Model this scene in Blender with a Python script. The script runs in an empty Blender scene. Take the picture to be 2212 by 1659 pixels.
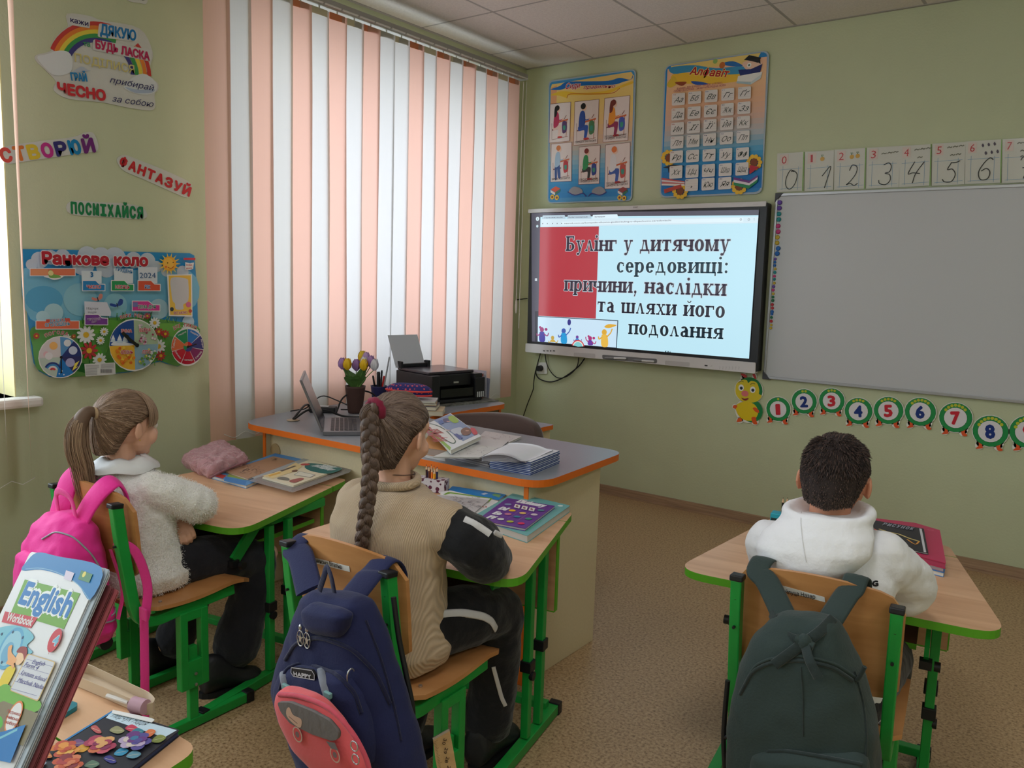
import bpy, bmesh, math, random
from mathutils import Vector, Matrix, Euler, noise
from math import sin, cos, pi, radians, sqrt, atan2
S = bpy.context.scene
COL = S.collection
random.seed(7)
# ------------------------------------------------------------------ camera
CP = Vector((3.4839, -4.7325, 1.4186)); YAW, PIT, ROL, FPX = 0.6402, 0.1265, 0.0312, 1745.64
cf = Vector((-sin(YAW)*cos(PIT), cos(YAW)*cos(PIT), -sin(PIT)))
r0 = Vector((cos(YAW), sin(YAW), 0)); u0 = r0.cross(cf)
cr = r0*cos(ROL) + u0*sin(ROL); cu = -r0*sin(ROL) + u0*cos(ROL)
cam = bpy.data.cameras.new('camera'); co = bpy.data.objects.new('camera', cam); COL.objects.link(co)
mw = Matrix((cr, cu, -cf)).transposed().to_4x4(); mw.translation = CP; co.matrix_world = mw
cam.sensor_width = 36; cam.lens = FPX*36/2212; cam.clip_start = .02; cam.clip_end = 200
S.camera = co
# ------------------------------------------------------------------ world, light, exposure
W = bpy.data.worlds.new('world'); S.world = W; W.use_nodes = True
bg = W.node_tree.nodes['Background']; bg.inputs[0].default_value = (.96, .98, 1.0, 1); bg.inputs[1].default_value = 1.5
S.view_settings.view_transform = 'Standard'; S.view_settings.look = 'None'; S.view_settings.gamma = 1
S.view_settings.use_curve_mapping = False; S.view_settings.exposure = 0.06
CY = S.cycles
CY.max_bounces = 8; CY.diffuse_bounces = 5; CY.glossy_bounces = 3; CY.transmission_bounces = 6; CY.transparent_max_bounces = 12
CY.caustics_reflective = False; CY.caustics_refractive = False; CY.sample_clamp_indirect = 4.0
def area(name, loc, direction, sx, sy, power, col=(1, 1, 1), portal=False, spread=None):
    l = bpy.data.lights.new(name, 'AREA'); l.shape = 'RECTANGLE'; l.size = sx; l.size_y = sy; l.energy = power; l.color = col
    o = bpy.data.objects.new(name, l); COL.objects.link(o); o.location = loc
    o.rotation_euler = Vector(direction).to_track_quat('-Z', 'Y').to_euler()
    if portal: l.cycles.is_portal = True
    if spread: l.spread = spread
    return o
H = 2.8916; RX, RY = 6.3, -8.2      # room: x 0..RX, y RY..0
WINS = [(-2.42, -.42), (-5.35, -3.36), (-7.6, -6.2)]; WZ0, WZ1 = .90, 2.62
area("window_daylight", (-.42, -1.42, 1.76), (1, 0, 0), 1.7, 2.0, 36, (.80, .90, 1.0))
area('window_daylight', (-.42, -4.43, 1.76), (1, .25, -.05), 1.7, 1.8, 66, (.74, .87, 1.0))
area('window_daylight', (-.42, -6.9, 1.76), (1, .4, -.05), 1.7, 1.4, 66, (.74, .87, 1.0))
# ------------------------------------------------------------------ pixel -> point on a real surface
def ray(px, py): return cf + cr*((px-1106)/FPX) - cu*((py-829.5)/FPX)
def onz(px, py, z): d = ray(px, py); return CP + d*((z-CP.z)/d.z)
def onx(px, py, x): d = ray(px, py); return CP + d*((x-CP.x)/d.x)
def ony(px, py, y): d = ray(px, py); return CP + d*((y-CP.y)/d.y)
# ------------------------------------------------------------------ materials
def lin(c):
    return tuple(((x/255)/12.92 if x/255 <= .04045 else ((x/255+.055)/1.055)**2.4) for x in c[:3])
def node(nt, t, **k):
    n = nt.nodes.new(t)
    for a, b in k.items(): setattr(n, a, b)
    return n
MC = {}
def mat(name, c=(128, 128, 128), rough=.55, metal=0, var=None, bump=None, spec=.4, sheen=0, emit=0, stretch=None):
    """var=(scale, amount 0..1), bump=(scale, strength); stretch=(sx,sy,sz) on object coords"""
    if name in MC: return MC[name]
    m = bpy.data.materials.new(name); m.use_nodes = True; nt = m.node_tree; b = nt.nodes['Principled BSDF']
    L = lin(c)
    b.inputs['Base Color'].default_value = (*L, 1); b.inputs['Roughness'].default_value = rough
    b.inputs['Metallic'].default_value = metal; b.inputs['Specular IOR Level'].default_value = spec
    if sheen: b.inputs['Sheen Weight'].default_value = sheen
    if emit:
        b.inputs['Emission Color'].default_value = (*L, 1); b.inputs['Emission Strength'].default_value = emit
    tc = None
    if var or bump:
        tc = node(nt, 'ShaderNodeTexCoord'); mp = node(nt, 'ShaderNodeMapping'); nt.links.new(tc.outputs['Object'], mp.inputs[0])
        if stretch: mp.inputs['Scale'].default_value = stretch
    if var:
        n = node(nt, 'ShaderNodeTexNoise'); n.inputs['Scale'].default_value = var[0]; n.inputs['Detail'].default_value = 5
        r = node(nt, 'ShaderNodeValToRGB'); k = var[1]
        r.color_ramp.elements[0].position = .3; r.color_ramp.elements[1].position = .7
        r.color_ramp.elements[0].color = (*[x*(1-k) for x in L], 1); r.color_ramp.elements[1].color = (*[min(1, x*(1+k)) for x in L], 1)
        nt.links.new(mp.outputs[0], n.inputs['Vector']); nt.links.new(n.outputs['Fac'], r.inputs[0]); nt.links.new(r.outputs[0], b.inputs['Base Color'])
    if bump:
        n = node(nt, 'ShaderNodeTexNoise'); n.inputs['Scale'].default_value = bump[0]; n.inputs['Detail'].default_value = 4
        bp = node(nt, 'ShaderNodeBump'); bp.inputs['Strength'].default_value = bump[1]; bp.inputs['Distance'].default_value = .01
        nt.links.new(mp.outputs[0], n.inputs['Vector']); nt.links.new(n.outputs['Fac'], bp.inputs['Height']); nt.links.new(bp.outputs[0], b.inputs['Normal'])
    MC[name] = m; return m
def print_mat(name, rough=.45, emit=0, spec=.35):
    if name in MC: return MC[name]
    m = bpy.data.materials.new(name); m.use_nodes = True; nt = m.node_tree; b = nt.nodes['Principled BSDF']
    a = node(nt, 'ShaderNodeAttribute', attribute_name='Col'); b.inputs['Roughness'].default_value = rough; b.inputs['Specular IOR Level'].default_value = spec
    nt.links.new(a.outputs['Color'], b.inputs['Base Color'])
    if emit:
        nt.links.new(a.outputs['Color'], b.inputs['Emission Color']); b.inputs['Emission Strength'].default_value = emit
        b.inputs['Base Color'].default_value = (.02, .02, .02, 1); nt.links.remove(b.inputs['Base Color'].links[0])
    MC[name] = m; return m
def wood(name, c1, c2, scale=3, rough=.4, stretch=(1, 14, 14), bumpk=0.0):
    if name in MC: return MC[name]
    m = bpy.data.materials.new(name); m.use_nodes = True; nt = m.node_tree; b = nt.nodes['Principled BSDF']
    tc = node(nt, 'ShaderNodeTexCoord'); mp = node(nt, 'ShaderNodeMapping'); mp.inputs['Scale'].default_value = stretch
    n = node(nt, 'ShaderNodeTexNoise'); n.inputs['Scale'].default_value = scale; n.inputs['Detail'].default_value = 6; n.inputs['Distortion'].default_value = .6
    r = node(nt, 'ShaderNodeValToRGB'); r.color_ramp.elements[0].position = .35; r.color_ramp.elements[1].position = .65
    r.color_ramp.elements[0].color = (*lin(c1), 1); r.color_ramp.elements[1].color = (*lin(c2), 1)
    nt.links.new(tc.outputs['Object'], mp.inputs[0]); nt.links.new(mp.outputs[0], n.inputs['Vector'])
    nt.links.new(n.outputs['Fac'], r.inputs[0]); nt.links.new(r.outputs[0], b.inputs['Base Color']); b.inputs['Roughness'].default_value = rough
    MC[name] = m; return m
def clear_mat(name, tint=(240, 245, 248), opac=.12, rough=.15):
    if name in MC: return MC[name]
    m = bpy.data.materials.new(name); m.use_nodes = True; nt = m.node_tree; nt.nodes.remove(nt.nodes['Principled BSDF'])
    t = node(nt, 'ShaderNodeBsdfTransparent'); t.inputs[0].default_value = (*lin(tint), 1)
    g = node(nt, 'ShaderNodeBsdfPrincipled'); g.inputs['Base Color'].default_value = (*lin(tint), 1); g.inputs['Roughness'].default_value = rough
    mx = node(nt, 'ShaderNodeMixShader'); mx.inputs[0].default_value = opac
    nt.links.new(t.outputs[0], mx.inputs[1]); nt.links.new(g.outputs[0], mx.inputs[2]); nt.links.new(mx.outputs[0], nt.nodes['Material Output'].inputs[0])
    MC[name] = m; return m
# ------------------------------------------------------------------ mesh builder
def frame_from(d, up=Vector((0, 0, 1))):
    d = d.normalized()
    if abs(d.dot(up)) > .98: up = Vector((0, 1, 0)) if abs(d.y) < .9 else Vector((1, 0, 0))
    x = up.cross(d).normalized(); y = d.cross(x); return x, y, d
def crom(P, n):
    """Catmull-Rom through a list of tuples/vectors, n samples per span"""
    P = [Vector(p) for p in P]
    if len(P) < 3: 
        return [P[0].lerp(P[1], i/n) for i in range(n+1)]
    Q = [P[0]*2-P[1]] + P + [P[-1]*2-P[-2]]; out = []
    for i in range(1, len(Q)-2):
        a, b, c, d = Q[i-1:i+3]
        for k in range(n):
            t = k/n; out.append(.5*((2*b)+(c-a)*t+(2*a-5*b+4*c-d)*t*t+(3*b-a-3*c+d)*t**3))
    out.append(P[-1].copy()); return out
class MB:
    def __init__(s): s.v = []; s.f = []; s.m = []; s.s = []; s.T = Matrix()
    def add(s, vs, fs, mi=0, sm=False):
        o = len(s.v); s.v += [s.T @ Vector(v) for v in vs]; s.f += [tuple(i+o for i in f) for f in fs]
        s.m += [mi]*len(fs); s.s += [sm]*len(fs); return s
    def box(s, c, sz, rot=None, mi=0):
        c = Vector(c); R = Euler(rot).to_matrix() if rot else Matrix.Identity(3)
        vs = [c + R @ Vector((x*sz[0]/2, y*sz[1]/2, z*sz[2]/2)) for x in (-1, 1) for y in (-1, 1) for z in (-1, 1)]
        return s.add(vs, [(0, 1, 3, 2), (4, 6, 7, 5), (0, 4, 5, 1), (2, 3, 7, 6), (0, 2, 6, 4), (1, 5, 7, 3)], mi)
    def bar(s, a, b, w, h, mi=0, up=(0, 0, 1)):
        a = Vector(a); b = Vector(b); x, y, d = frame_from(b-a, Vector(up)); vs = []
        for p in (a, b):
            for i, j in ((-1, -1), (1, -1), (1, 1), (-1, 1)): vs.append(p + x*(i*w/2) + y*(j*h/2))
        return s.add(vs, [(3, 2, 1, 0), (4, 5, 6, 7)] + [(i, (i+1) % 4, (i+1) % 4+4, i+4) for i in range(4)], mi)
    def tube(s, P, r, n=8, mi=0, cap=True, flat=1, up=(0, 0, 1), sm=True, closed=False):
        P = [Vector(p) for p in P]; N = len(P); vs = []; fs = []; x = None
        for i, p in enumerate(P):
            d = (P[(i+1) % N if closed else min(i+1, N-1)] - P[(i-1) % N if closed else max(i-1, 0)])
            if d.length < 1e-9: d = Vector((0, 0, 1))
            d.normalize()
            if x is None: x, y, _ = frame_from(d, Vector(up))
            x = (x - d*x.dot(d))
            x = x.normalized() if x.length > 1e-6 else frame_from(d)[0]
            y = d.cross(x); rr = r[i] if isinstance(r, (list, tuple)) else r
            for k in range(n):
                a = 2*pi*k/n; vs.append(p + x*(cos(a)*rr) + y*(sin(a)*rr*flat))
        for i in range(N if closed else N-1):
            for k in range(n): fs.append((i*n+k, i*n+(k+1) % n, ((i+1) % N)*n+(k+1) % n, ((i+1) % N)*n+k))
        s.add(vs, fs, mi, sm)
        if cap and not closed: s.add([vs[k] for k in range(n)], [tuple(reversed(range(n)))], mi); s.add([vs[(N-1)*n+k] for k in range(n)], [tuple(range(n))], mi)
        return s
    def cyl(s, a, b, r1, r2=None, n=16, mi=0): return s.tube([a, b], [r1, r1 if r2 is None else r2], n, mi)
    def rings(s, R, mi=0, cap=True, sm=True):
        """R: list of rings (equal-length lists of points)"""
        n = len(R[0]); vs = [p for r in R for p in r]; fs = [(i*n+k, i*n+(k+1) % n, (i+1)*n+(k+1) % n, (i+1)*n+k) for i in range(len(R)-1) for k in range(n)]
        if cap: fs += [tuple(reversed(range(n))), tuple(range((len(R)-1)*n, len(R)*n))]
        return s.add(vs, fs, mi, sm)
    def ell(s, c, r, rot=None, n=16, mi=0):
        c = Vector(c); R = rot if isinstance(rot, Matrix) else (Euler(rot).to_matrix() if rot else Matrix.Identity(3)); m = max(6, n//2); vs = []; fs = []
        for i in range(m+1):
            t = pi*i/m
            for k in range(n):
                a = 2*pi*k/n; vs.append(c + R @ Vector((r[0]*sin(t)*cos(a), r[1]*sin(t)*sin(a), r[2]*cos(t))))
        for i in range(m):
            for k in range(n): fs.append((i*n+k, (i+1)*n+k, (i+1)*n+(k+1) % n, i*n+(k+1) % n))
        return s.add(vs, fs, mi, True)
    def lathe(s, prof, c=(0, 0, 0), n=24, mi=0, sm=True):
        c = Vector(c); vs = []; fs = []; N = len(prof)
        for r, z in prof:
            for k in range(n): a = 2*pi*k/n; vs.append(c + Vector((r*cos(a), r*sin(a), z)))
        for i in range(N-1):
            for k in range(n): fs.append((i*n+k, i*n+(k+1) % n, (i+1)*n+(k+1) % n, (i+1)*n+k))
        return s.add(vs, fs, mi, sm)
    def prism(s, poly, z0, z1, mi=0, mside=None):
        n = len(poly); vs = [(x, y, z0) for x, y in poly] + [(x, y, z1) for x, y in poly]
        s.add(vs, [tuple(reversed(range(n))), tuple(range(n, 2*n))], mi)
        s.add(vs, [(i, (i+1) % n, (i+1) % n+n, i+n) for i in range(n)], mi if mside is None else mside); return s
    def quad(s, a, b, c, d, mi=0): return s.add([a, b, c, d], [(0, 1, 2, 3)], mi)
    def build(s, name, mats, parent=None, bevel=0, sub=0, kind=None, seg=2, label=None):
        me = bpy.data.meshes.new(name); me.from_pydata([tuple(v) for v in s.v], [], s.f)
        if not isinstance(mats, (list, tuple)): mats = [mats]
        for m in mats: me.materials.append(m)
        for p, mi, sm in zip(me.polygons, s.m, s.s): p.material_index = mi; p.use_smooth = sm
        me.update(); return fin(name, me, parent, bevel, sub, kind, seg, label)
PARENTM = {}
def fin(name, data, parent=None, bevel=0, sub=0, kind=None, seg=2, label=None):
    o = bpy.data.objects.new(name, data); COL.objects.link(o)
    if parent is not None: o.parent = parent; o.matrix_parent_inverse = PARENTM.get(parent.name, Matrix()).inverted()
    if bevel: b = o.modifiers.new('bevel', 'BEVEL'); b.width = bevel; b.segments = seg; b.limit_method = 'ANGLE'; b.angle_limit = .6
    if sub: b = o.modifiers.new('sub', 'SUBSURF'); b.levels = sub; b.render_levels = sub
    if kind: o['kind'] = kind
    if label: o['label'] = label
    return o
def tag(o, label, cat, group=None, kind=None):
    o['label'] = label; o['category'] = cat
    if group: o['group'] = group
    if kind: o['kind'] = kind
    return o
def thing(name, label, cat, loc=(0, 0, 0), rz=0, group=None, local=False):
    """Empty at the thing's base. local=False: its children are built in world coordinates."""
    o = bpy.data.objects.new(name, None); COL.objects.link(o); o.location = loc; o.rotation_euler = (0, 0, rz); o.empty_display_size = .05
    if not local: PARENTM[o.name] = Matrix.Translation(loc) @ Matrix.Rotation(rz, 4, 'Z')
    return tag(o, label, cat, group)
def dup(root, loc, rz, label, group=None):
    r = root.copy(); COL.objects.link(r); r.location = loc; r.rotation_euler = (0, 0, rz); r['label'] = label
    if group: r['group'] = group
    for ch in root.children:
        c = ch.copy(); COL.objects.link(c); c.parent = r
        for g in ch.children: d = g.copy(); COL.objects.link(d); d.parent = c
    return r
def rrect(w, h, r, n=5, cx=0, cy=0):
    out = []
    for (sx, sy, a0) in ((1, 1, 0), (-1, 1, 90), (-1, -1, 180), (1, -1, 270)):
        for k in range(n+1):
            a = radians(a0+90*k/n); out.append((cx+sx*(w/2-r)+r*cos(a), cy+sy*(h/2-r)+r*sin(a)))
    return out
def rpoly(P, r, n=6):
    """round the corners of a convex polygon"""
    out = []; N = len(P); rr = r if isinstance(r, (list, tuple)) else [r]*N
    for i in range(N):
        p = Vector(P[i][:2]); a = Vector(P[i-1][:2])-p; b = Vector(P[(i+1) % N][:2])-p
        q = min(rr[i], a.length*.45, b.length*.45); A = p+a.normalized()*q; B = p+b.normalized()*q
        for k in range(n+1): t = k/n; out.append(tuple(A*(1-t)**2 + p*2*t*(1-t) + B*t*t))
    return out
# ------------------------------------------------------------------ lettering
TXT = {}
def text_mesh(s, bold=0.0, shear=0.0, space=1.0):
    key = (s, bold, shear, space)
    if key in TXT: return TXT[key]
    c = bpy.data.curves.new('t', 'FONT'); c.body = s; c.size = 1; c.shear = shear; c.space_character = space; c.resolution_u = 2; c.fill_mode = 'FRONT' if hasattr(c, 'fill_mode') else c.fill_mode
    o = bpy.data.objects.new('t', c); COL.objects.link(o); dg = bpy.context.evaluated_depsgraph_get(); dg.update()
    me = bpy.data.meshes.new_from_object(o.evaluated_get(dg)); vs = [(v.co.x, v.co.y) for v in me.vertices]; fs = [tuple(p.vertices) for p in me.polygons]
    bpy.data.objects.remove(o); bpy.data.curves.remove(c); bpy.data.meshes.remove(me)
    TXT[key] = (vs, fs); return vs, fs
def _ring(cx, cy, rx, ry, tx, ty, a0, a1, n=14):
    P = [(cx+rx*cos(radians(a0+(a1-a0)*k/n)), cy+ry*sin(radians(a0+(a1-a0)*k/n))) for k in range(n+1)]
    Q = [(cx+(rx-tx)*cos(radians(a0+(a1-a0)*k/n)), cy+(ry-ty)*sin(radians(a0+(a1-a0)*k/n))) for k in range(n+1)]
    return [[P[k], P[k+1], Q[k+1], Q[k]] for k in range(n)]
ST, TH, SR = .29, .14, .1
def _st(x, y0=0, y1=1, s='tb'):
    o = [[(x-ST/2, y0), (x+ST/2, y0), (x+ST/2, y1), (x-ST/2, y1)]]
    if 'b' in s: o.append([(x-ST/2-SR, y0), (x+ST/2+SR, y0), (x+ST/2+SR, y0+TH), (x-ST/2-SR, y0+TH)])
    if 't' in s: o.append([(x-ST/2-SR, y1-TH), (x+ST/2+SR, y1-TH), (x+ST/2+SR, y1), (x-ST/2-SR, y1)])
    if 'l' in s: o.append([(x-ST/2-SR, y1-TH), (x, y1-TH), (x, y1), (x-ST/2-SR, y1)])
    return o
def _ba(x0, x1, y, t=TH): return [[(x0, y), (x1, y), (x1, y+t), (x0, y+t)]]
def _dg(x0, y0, x1, y1, w): return [[(x0-w/2, y0), (x0+w/2, y0), (x1+w/2, y1), (x1-w/2, y1)]]
A_, B_ = .2, .84
SERIF = {
 'н': (1.04, _st(A_)+_st(B_)+_ba(A_, B_, .46)), 'и': (1.04, _st(A_)+_st(B_)+_dg(A_+.05, .1, B_-.05, .9, .12)),
 'й': (1.04, _st(A_)+_st(B_)+_dg(A_+.05, .1, B_-.05, .9, .12)+_ring(.52, 1.38, .2, .2, .09, .09, 180, 360)),
 'п': (1.04, _st(A_)+_st(B_)+_ba(A_, B_, 1-TH)), 'т': (.98, _st(.49)+_ba(.05, .93, 1-TH)+[[(.05, .7), (.13, .7), (.16, 1), (.05, 1)], [(.93, .7), (.85, .7), (.82, 1), (.93, 1)]]),
 'л': (.98, _dg(.18, 0, .46, 1, .09)+_dg(.78, 0, .49, 1, .2)+_ba(.04, .32, 0)+_ba(.6, .96, 0)),
 'к': (1.0, _st(A_)+_dg(.3, .45, .72, .95, .1)+_dg(.82, 0, .42, .55, .2)+_ba(.64, 1.0, 0)+_ba(.58, .9, 1-TH)),
 'м': (1.28, _st(A_, s='t')+_st(1.06)+_ba(.05, .36, 0)+_dg(.62, 0, .3, 1, .16)+_dg(.64, 0, .98, 1, .1)), 'ч': (1.02, _st(.82)+_st(.2, .5, 1, 't')+_ring(.46, .62, .36, .25, .1, .1, 180, 300)+_ba(.45, .8, .38)),
 'ш': (1.5, _st(A_, s='t')+_st(.75, s='t')+_st(1.3, s='t')+_ba(.1, 1.4, 0)), 'щ': (1.55, _st(A_, s='t')+_st(.75, s='t')+_st(1.3, s='t')+_ba(.1, 1.5, 0)+[[(1.38, -.25), (1.5, -.25), (1.5, .05), (1.38, .05)]]),
 'г': (.84, _st(A_)+_ba(A_, .8, 1-TH)+[[(.8, .66), (.7, .66), (.68, 1), (.8, 1)]]),
 'д': (1.1, _dg(.26, .05, .44, 1, .09)+_dg(.8, .05, .6, 1, .2)+_ba(.3, .72, 1-TH)+_ba(.06, 1.04, 0)+[[(.06, -.24), (.15, -.24), (.18, .05), (.06, .05)], [(1.04, -.24), (.95, -.24), (.92, .05), (1.04, .05)]]),
 'а': (.96, _st(.68, .0, .72, '')+_ring(.42, .68, .36, .33, ST, TH, 0, 150)+_ring(.38, .28, .3, .29, ST*.9, TH, 40, 330)+_ba(.6, .95, 0)+_ba(.4, .7, .5)),
 'о': (.98, _ring(.49, .5, .44, .52, ST, TH, 0, 360, 28)), 'с': (.88, _ring(.48, .5, .42, .52, ST, TH, 45, 320, 22)+[[(.68, .62), (.8, .62), (.8, .98), (.74, .9)]]),
 'е': (.94, _ring(.47, .5, .42, .52, ST, TH, 0, 325, 24)+_ba(.15, .88, .46)), 'р': (1.04, _st(A_, -.4, 1, 'bl')+_ring(.52, .5, .44, .52, ST, TH, -140, 140, 22)),
 'у': (1.0, _dg(.5, .02, .24, 1, .2)+_dg(.5, .02, .8, 1, .1)+_dg(.34, -.36, .52, .05, .12)+_ring(.26, -.28, .14, .12, .14, .12, 0, 360, 10)+_ba(.04, .44, 1-TH)+_ba(.64, .98, 1-TH)),
 'я': (1.02, _st(.8)+_ring(.48, .7, .36, .3, ST, TH, 90, 270)+_ba(.46, .8, 1-TH)+_ba(.46, .8, .42)+_dg(.2, 0, .56, .46, .14)+_ba(.06, .36, 0)),
 'х': (1.02, _dg(.78, 0, .26, 1, .2)+_dg(.22, 0, .8, 1, .1)+_ba(.04, .4, 0)+_ba(.6, 1.0, 0)+_ba(.06, .46, 1-TH)+_ba(.62, .98, 1-TH)),
 'і': (.5, _st(.25, s='bl')+_ring(.25, 1.35, .13, .13, .13, .13, 0, 360, 12)), 'в': (.98, _st(A_)+_ring(.5, .74, .32, .26, ST, TH, -90, 90)+_ring(.5, .25, .4, .25, ST, TH, -90, 90)+_ba(.2, .5, 1-TH)+_ba(.2, .5, .46)+_ba(.2, .5, 0)),
 'Б': (1.12, _st(.24, 0, 1.42)+_ba(.24, .95, 1.42-TH)+[[(.95, 1.05), (.86, 1.05), (.82, 1.42), (.95, 1.42)]]+_ring(.55, .4, .46, .4, ST, TH, -90, 90)+_ba(.24, .55, .8-TH)+_ba(.24, .55, 0)),
 'П': (1.2, _st(.24, 0, 1.42)+_st(.94, 0, 1.42)+_ba(.24, .94, 1.42-TH)), ',': (.5, _ring(.25, .1, .13, .13, .13, .13, 0, 360, 10)+_dg(.18, -.3, .3, .1, .1)), ':': (.5, _ring(.25, .14, .13, .13, .13, .13, 0, 360, 10)+_ring(.25, .82, .13, .13, .13, .13, 0, 360, 10)), ' ': (.6, []),
}
def serif_mesh(s):
    vs = []; fs = []; x = 0
    for ch in s:
        w, ps = SERIF[ch]
        for p in ps:
            o = len(vs); vs += [(x+a, b) for a, b in p]; fs.append(tuple(range(o, o+len(p))))
        x += w+.06
    return vs, fs
class Print:
    """flat print laid on a plane of the scene: coloured layers a fraction of a millimetre apart"""
    def __init__(s, O, U, V, z=(0, 0, 1), eps=.00014, n0=.0006, lf=.00003):
        s.lf = lf
        s.O = Vector(O); s.U = Vector(U).normalized(); s.V = Vector(V).normalized(); s.N = s.U.cross(s.V); s.z = z
        s.v = []; s.f = []; s.c = []; s.h = n0; s.eps = eps
    def q(s, p):
        d = ray(s.z[0]+p[0]/s.z[2], s.z[1]+p[1]/s.z[2]); t = (s.O-CP).dot(s.N)/d.dot(s.N); w = CP+d*t-s.O; return (w.dot(s.U), w.dot(s.V))
    def raw(s, vs, fs, c, lift=True):
        o = len(s.v); s.v += [s.O+s.U*a+s.V*b+s.N*s.h for a, b in vs]; s.f += [tuple(i+o for i in f) for f in fs]; s.c += [lin(c)]*len(fs)
        if lift: s.h += s.eps
    def poly(s, pts, c, uv=False, rnd=0):
        P = [p if uv else s.q(p) for p in pts]
        if rnd: P = rpoly(P, rnd, 4)
        a = sum(P[i-1][0]*P[i][1]-P[i][0]*P[i-1][1] for i in range(len(P)))
        if a < 0: P = P[::-1]
        s.raw(P, [tuple(range(len(P)))], c)
    def blob(s, pts, c, n=4, uv=False):
        P = [Vector((*(p if uv else s.q(p)), 0)) for p in pts]; N = len(P); out = []
        for i in range(N):
            a, b, d, e = P[i-1], P[i], P[(i+1) % N], P[(i+2) % N]
            for k in range(n):
                t = k/n; w = .5*((2*b)+(d-a)*t+(2*a-5*b+4*d-e)*t*t+(3*b-a-3*d+e)*t**3); out.append((w.x, w.y))
        s.poly(out, c, uv=True)
    def rect(s, x0, y0, x1, y1, c, rnd=0): s.poly([(x0, y0), (x1, y0), (x1, y1), (x0, y1)], c, rnd=rnd)
    def rad(s, c, r):
        a = s.q(c); b = s.q((c[0], c[1]-r)); return sqrt((a[0]-b[0])**2+(a[1]-b[1])**2)
    def disc(s, c, r, col, sx=1, sy=1, n=20, a0=0, a1=360, rot=0, uv=False):
        C = c if uv else s.q(c); R = r if uv else s.rad(c, r); P = []
        if not uv and abs(s.N.z) > .9: a_ = s.q((c[0]+r, c[1])); R = sqrt((a_[0]-C[0])**2+(a_[1]-C[1])**2); sx = sy = 1
        full = abs(a1-a0) >= 360
        for k in range(n if full else n+1):
            a = radians(a0+(a1-a0)*k/n); x, y = R*sx*cos(a), R*sy*sin(a); P.append((C[0]+x*cos(rot)-y*sin(rot), C[1]+x*sin(rot)+y*cos(rot)))
        if not full: P.append(C)
        s.raw(P, [tuple(range(len(P)))], col)
    def line(s, pts, w, c, uv=False, smooth=0):
        P = [Vector((*(p if uv else s.q(p)), 0)) for p in pts]
        if smooth: P = crom(P, smooth)
        vs = []; fs = []
        for i, p in enumerate(P):
            d = (P[min(i+1, len(P)-1)]-P[max(i-1, 0)]); d = d.normalized() if d.length > 0 else Vector((1, 0, 0)); n = Vector((-d.y, d.x, 0))*w/2
            vs += [(p+n)[:2], (p-n)[:2]]
            if i: k = 2*i; fs.append((k-2, k-1, k+1, k))
        s.raw(vs, fs, c)
    def text(s, t, A, B, h, c, out=None, bold=.02, shear=0, serif=False, uv=False, ow=.05, space=1, cols=None):
        """t between baseline points A and B; h = letter height (x-height for serif) in photo-crop px (or m when uv)"""
        vs, fs = serif_mesh(t) if serif else text_mesh(t, 0, shear, space)
        if not vs: return
        a = Vector(A if uv else s.q(A)); b = Vector(B if uv else s.q(B)); hh = h if uv else s.rad(A, h); d = b-a; L = d.length; d.normalize(); n = Vector((-d.y, d.x))
        x0 = min(v[0] for v in vs); x1 = max(v[0] for v in vs); ky = hh if serif else hh/.72
        if serif: bold = 0
        bd = max(bold, 0)*ky; kx = max(L-2*bd, L*.5)/(x1-x0)
        def lay(r, col):
            offs = [(0, 0)] if r <= 0 else [(r*cos(q*pi/4), r*sin(q*pi/4)) for q in range(8)]+[(0, 0)]
            for dx, dy in offs: s.raw([tuple(a+d*((x-x0)*kx+bd+dx)+n*(y*ky+dy)) for x, y in vs], fs, col, lift=False); s.h += s.lf
            s.h += s.eps
        if out: lay(bd+ow*(ky if not serif else hh), out)
        lay(bd, c)
    def build(s, name, parent=None, m=None, kind=None):
        me = bpy.data.meshes.new(name); me.from_pydata([tuple(v) for v in s.v], [], s.f); me.materials.append(m or print_mat('printed_sheet'))
        at = me.color_attributes.new('Col', 'FLOAT_COLOR', 'CORNER'); i = 0; buf = []
        for p, c in zip(me.polygons, s.c): buf += [*c, 1.0]*p.loop_total
        at.data.foreach_set('color', buf); me.update(); return fin(name, me, parent, kind=kind)
def back_print(z=(0, 0, 1), y=-.012, **k): return Print((0, y, 0), (1, 0, 0), (0, 0, 1), z, **k)
def left_print(z=(0, 0, 1), x=.004, **k): return Print((x, 0, 0), (0, 1, 0), (0, 0, 1), z, **k)
def top_print(zz, z=(0, 0, 1), **k): return Print((0, 0, zz), (1, 0, 0), (0, 1, 0), z, **k)
def slab_from_px(name, pts, plane, d, thick, m, parent=None, rnd=0, bevel=0, z=(0, 0, 1), label=None):
    """solid board on a plane: plane 'x','y','z' at distance d (its visible face), outline in photo pixels, thickness going behind"""
    O, U, V = {'y': ((0, d, 0), (1, 0, 0), (0, 0, 1)), 'x': ((d, 0, 0), (0, 1, 0), (0, 0, 1)), 'z': ((0, 0, d), (1, 0, 0), (0, 1, 0))}[plane]
    P = Print(O, U, V, z); poly = [P.q(p) for p in pts]
    if rnd: poly = rpoly(poly, rnd)
    a = sum(poly[i-1][0]*poly[i][1]-poly[i][0]*poly[i-1][1] for i in range(len(poly)))
    if a < 0: poly = poly[::-1]
    b = MB(); b.T = Matrix((P.U, P.V, P.N)).transposed().to_4x4(); b.T.translation = P.O; b.prism(poly, -thick, 0)
    return b.build(name, m, parent, bevel=bevel, label=label)
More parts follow.
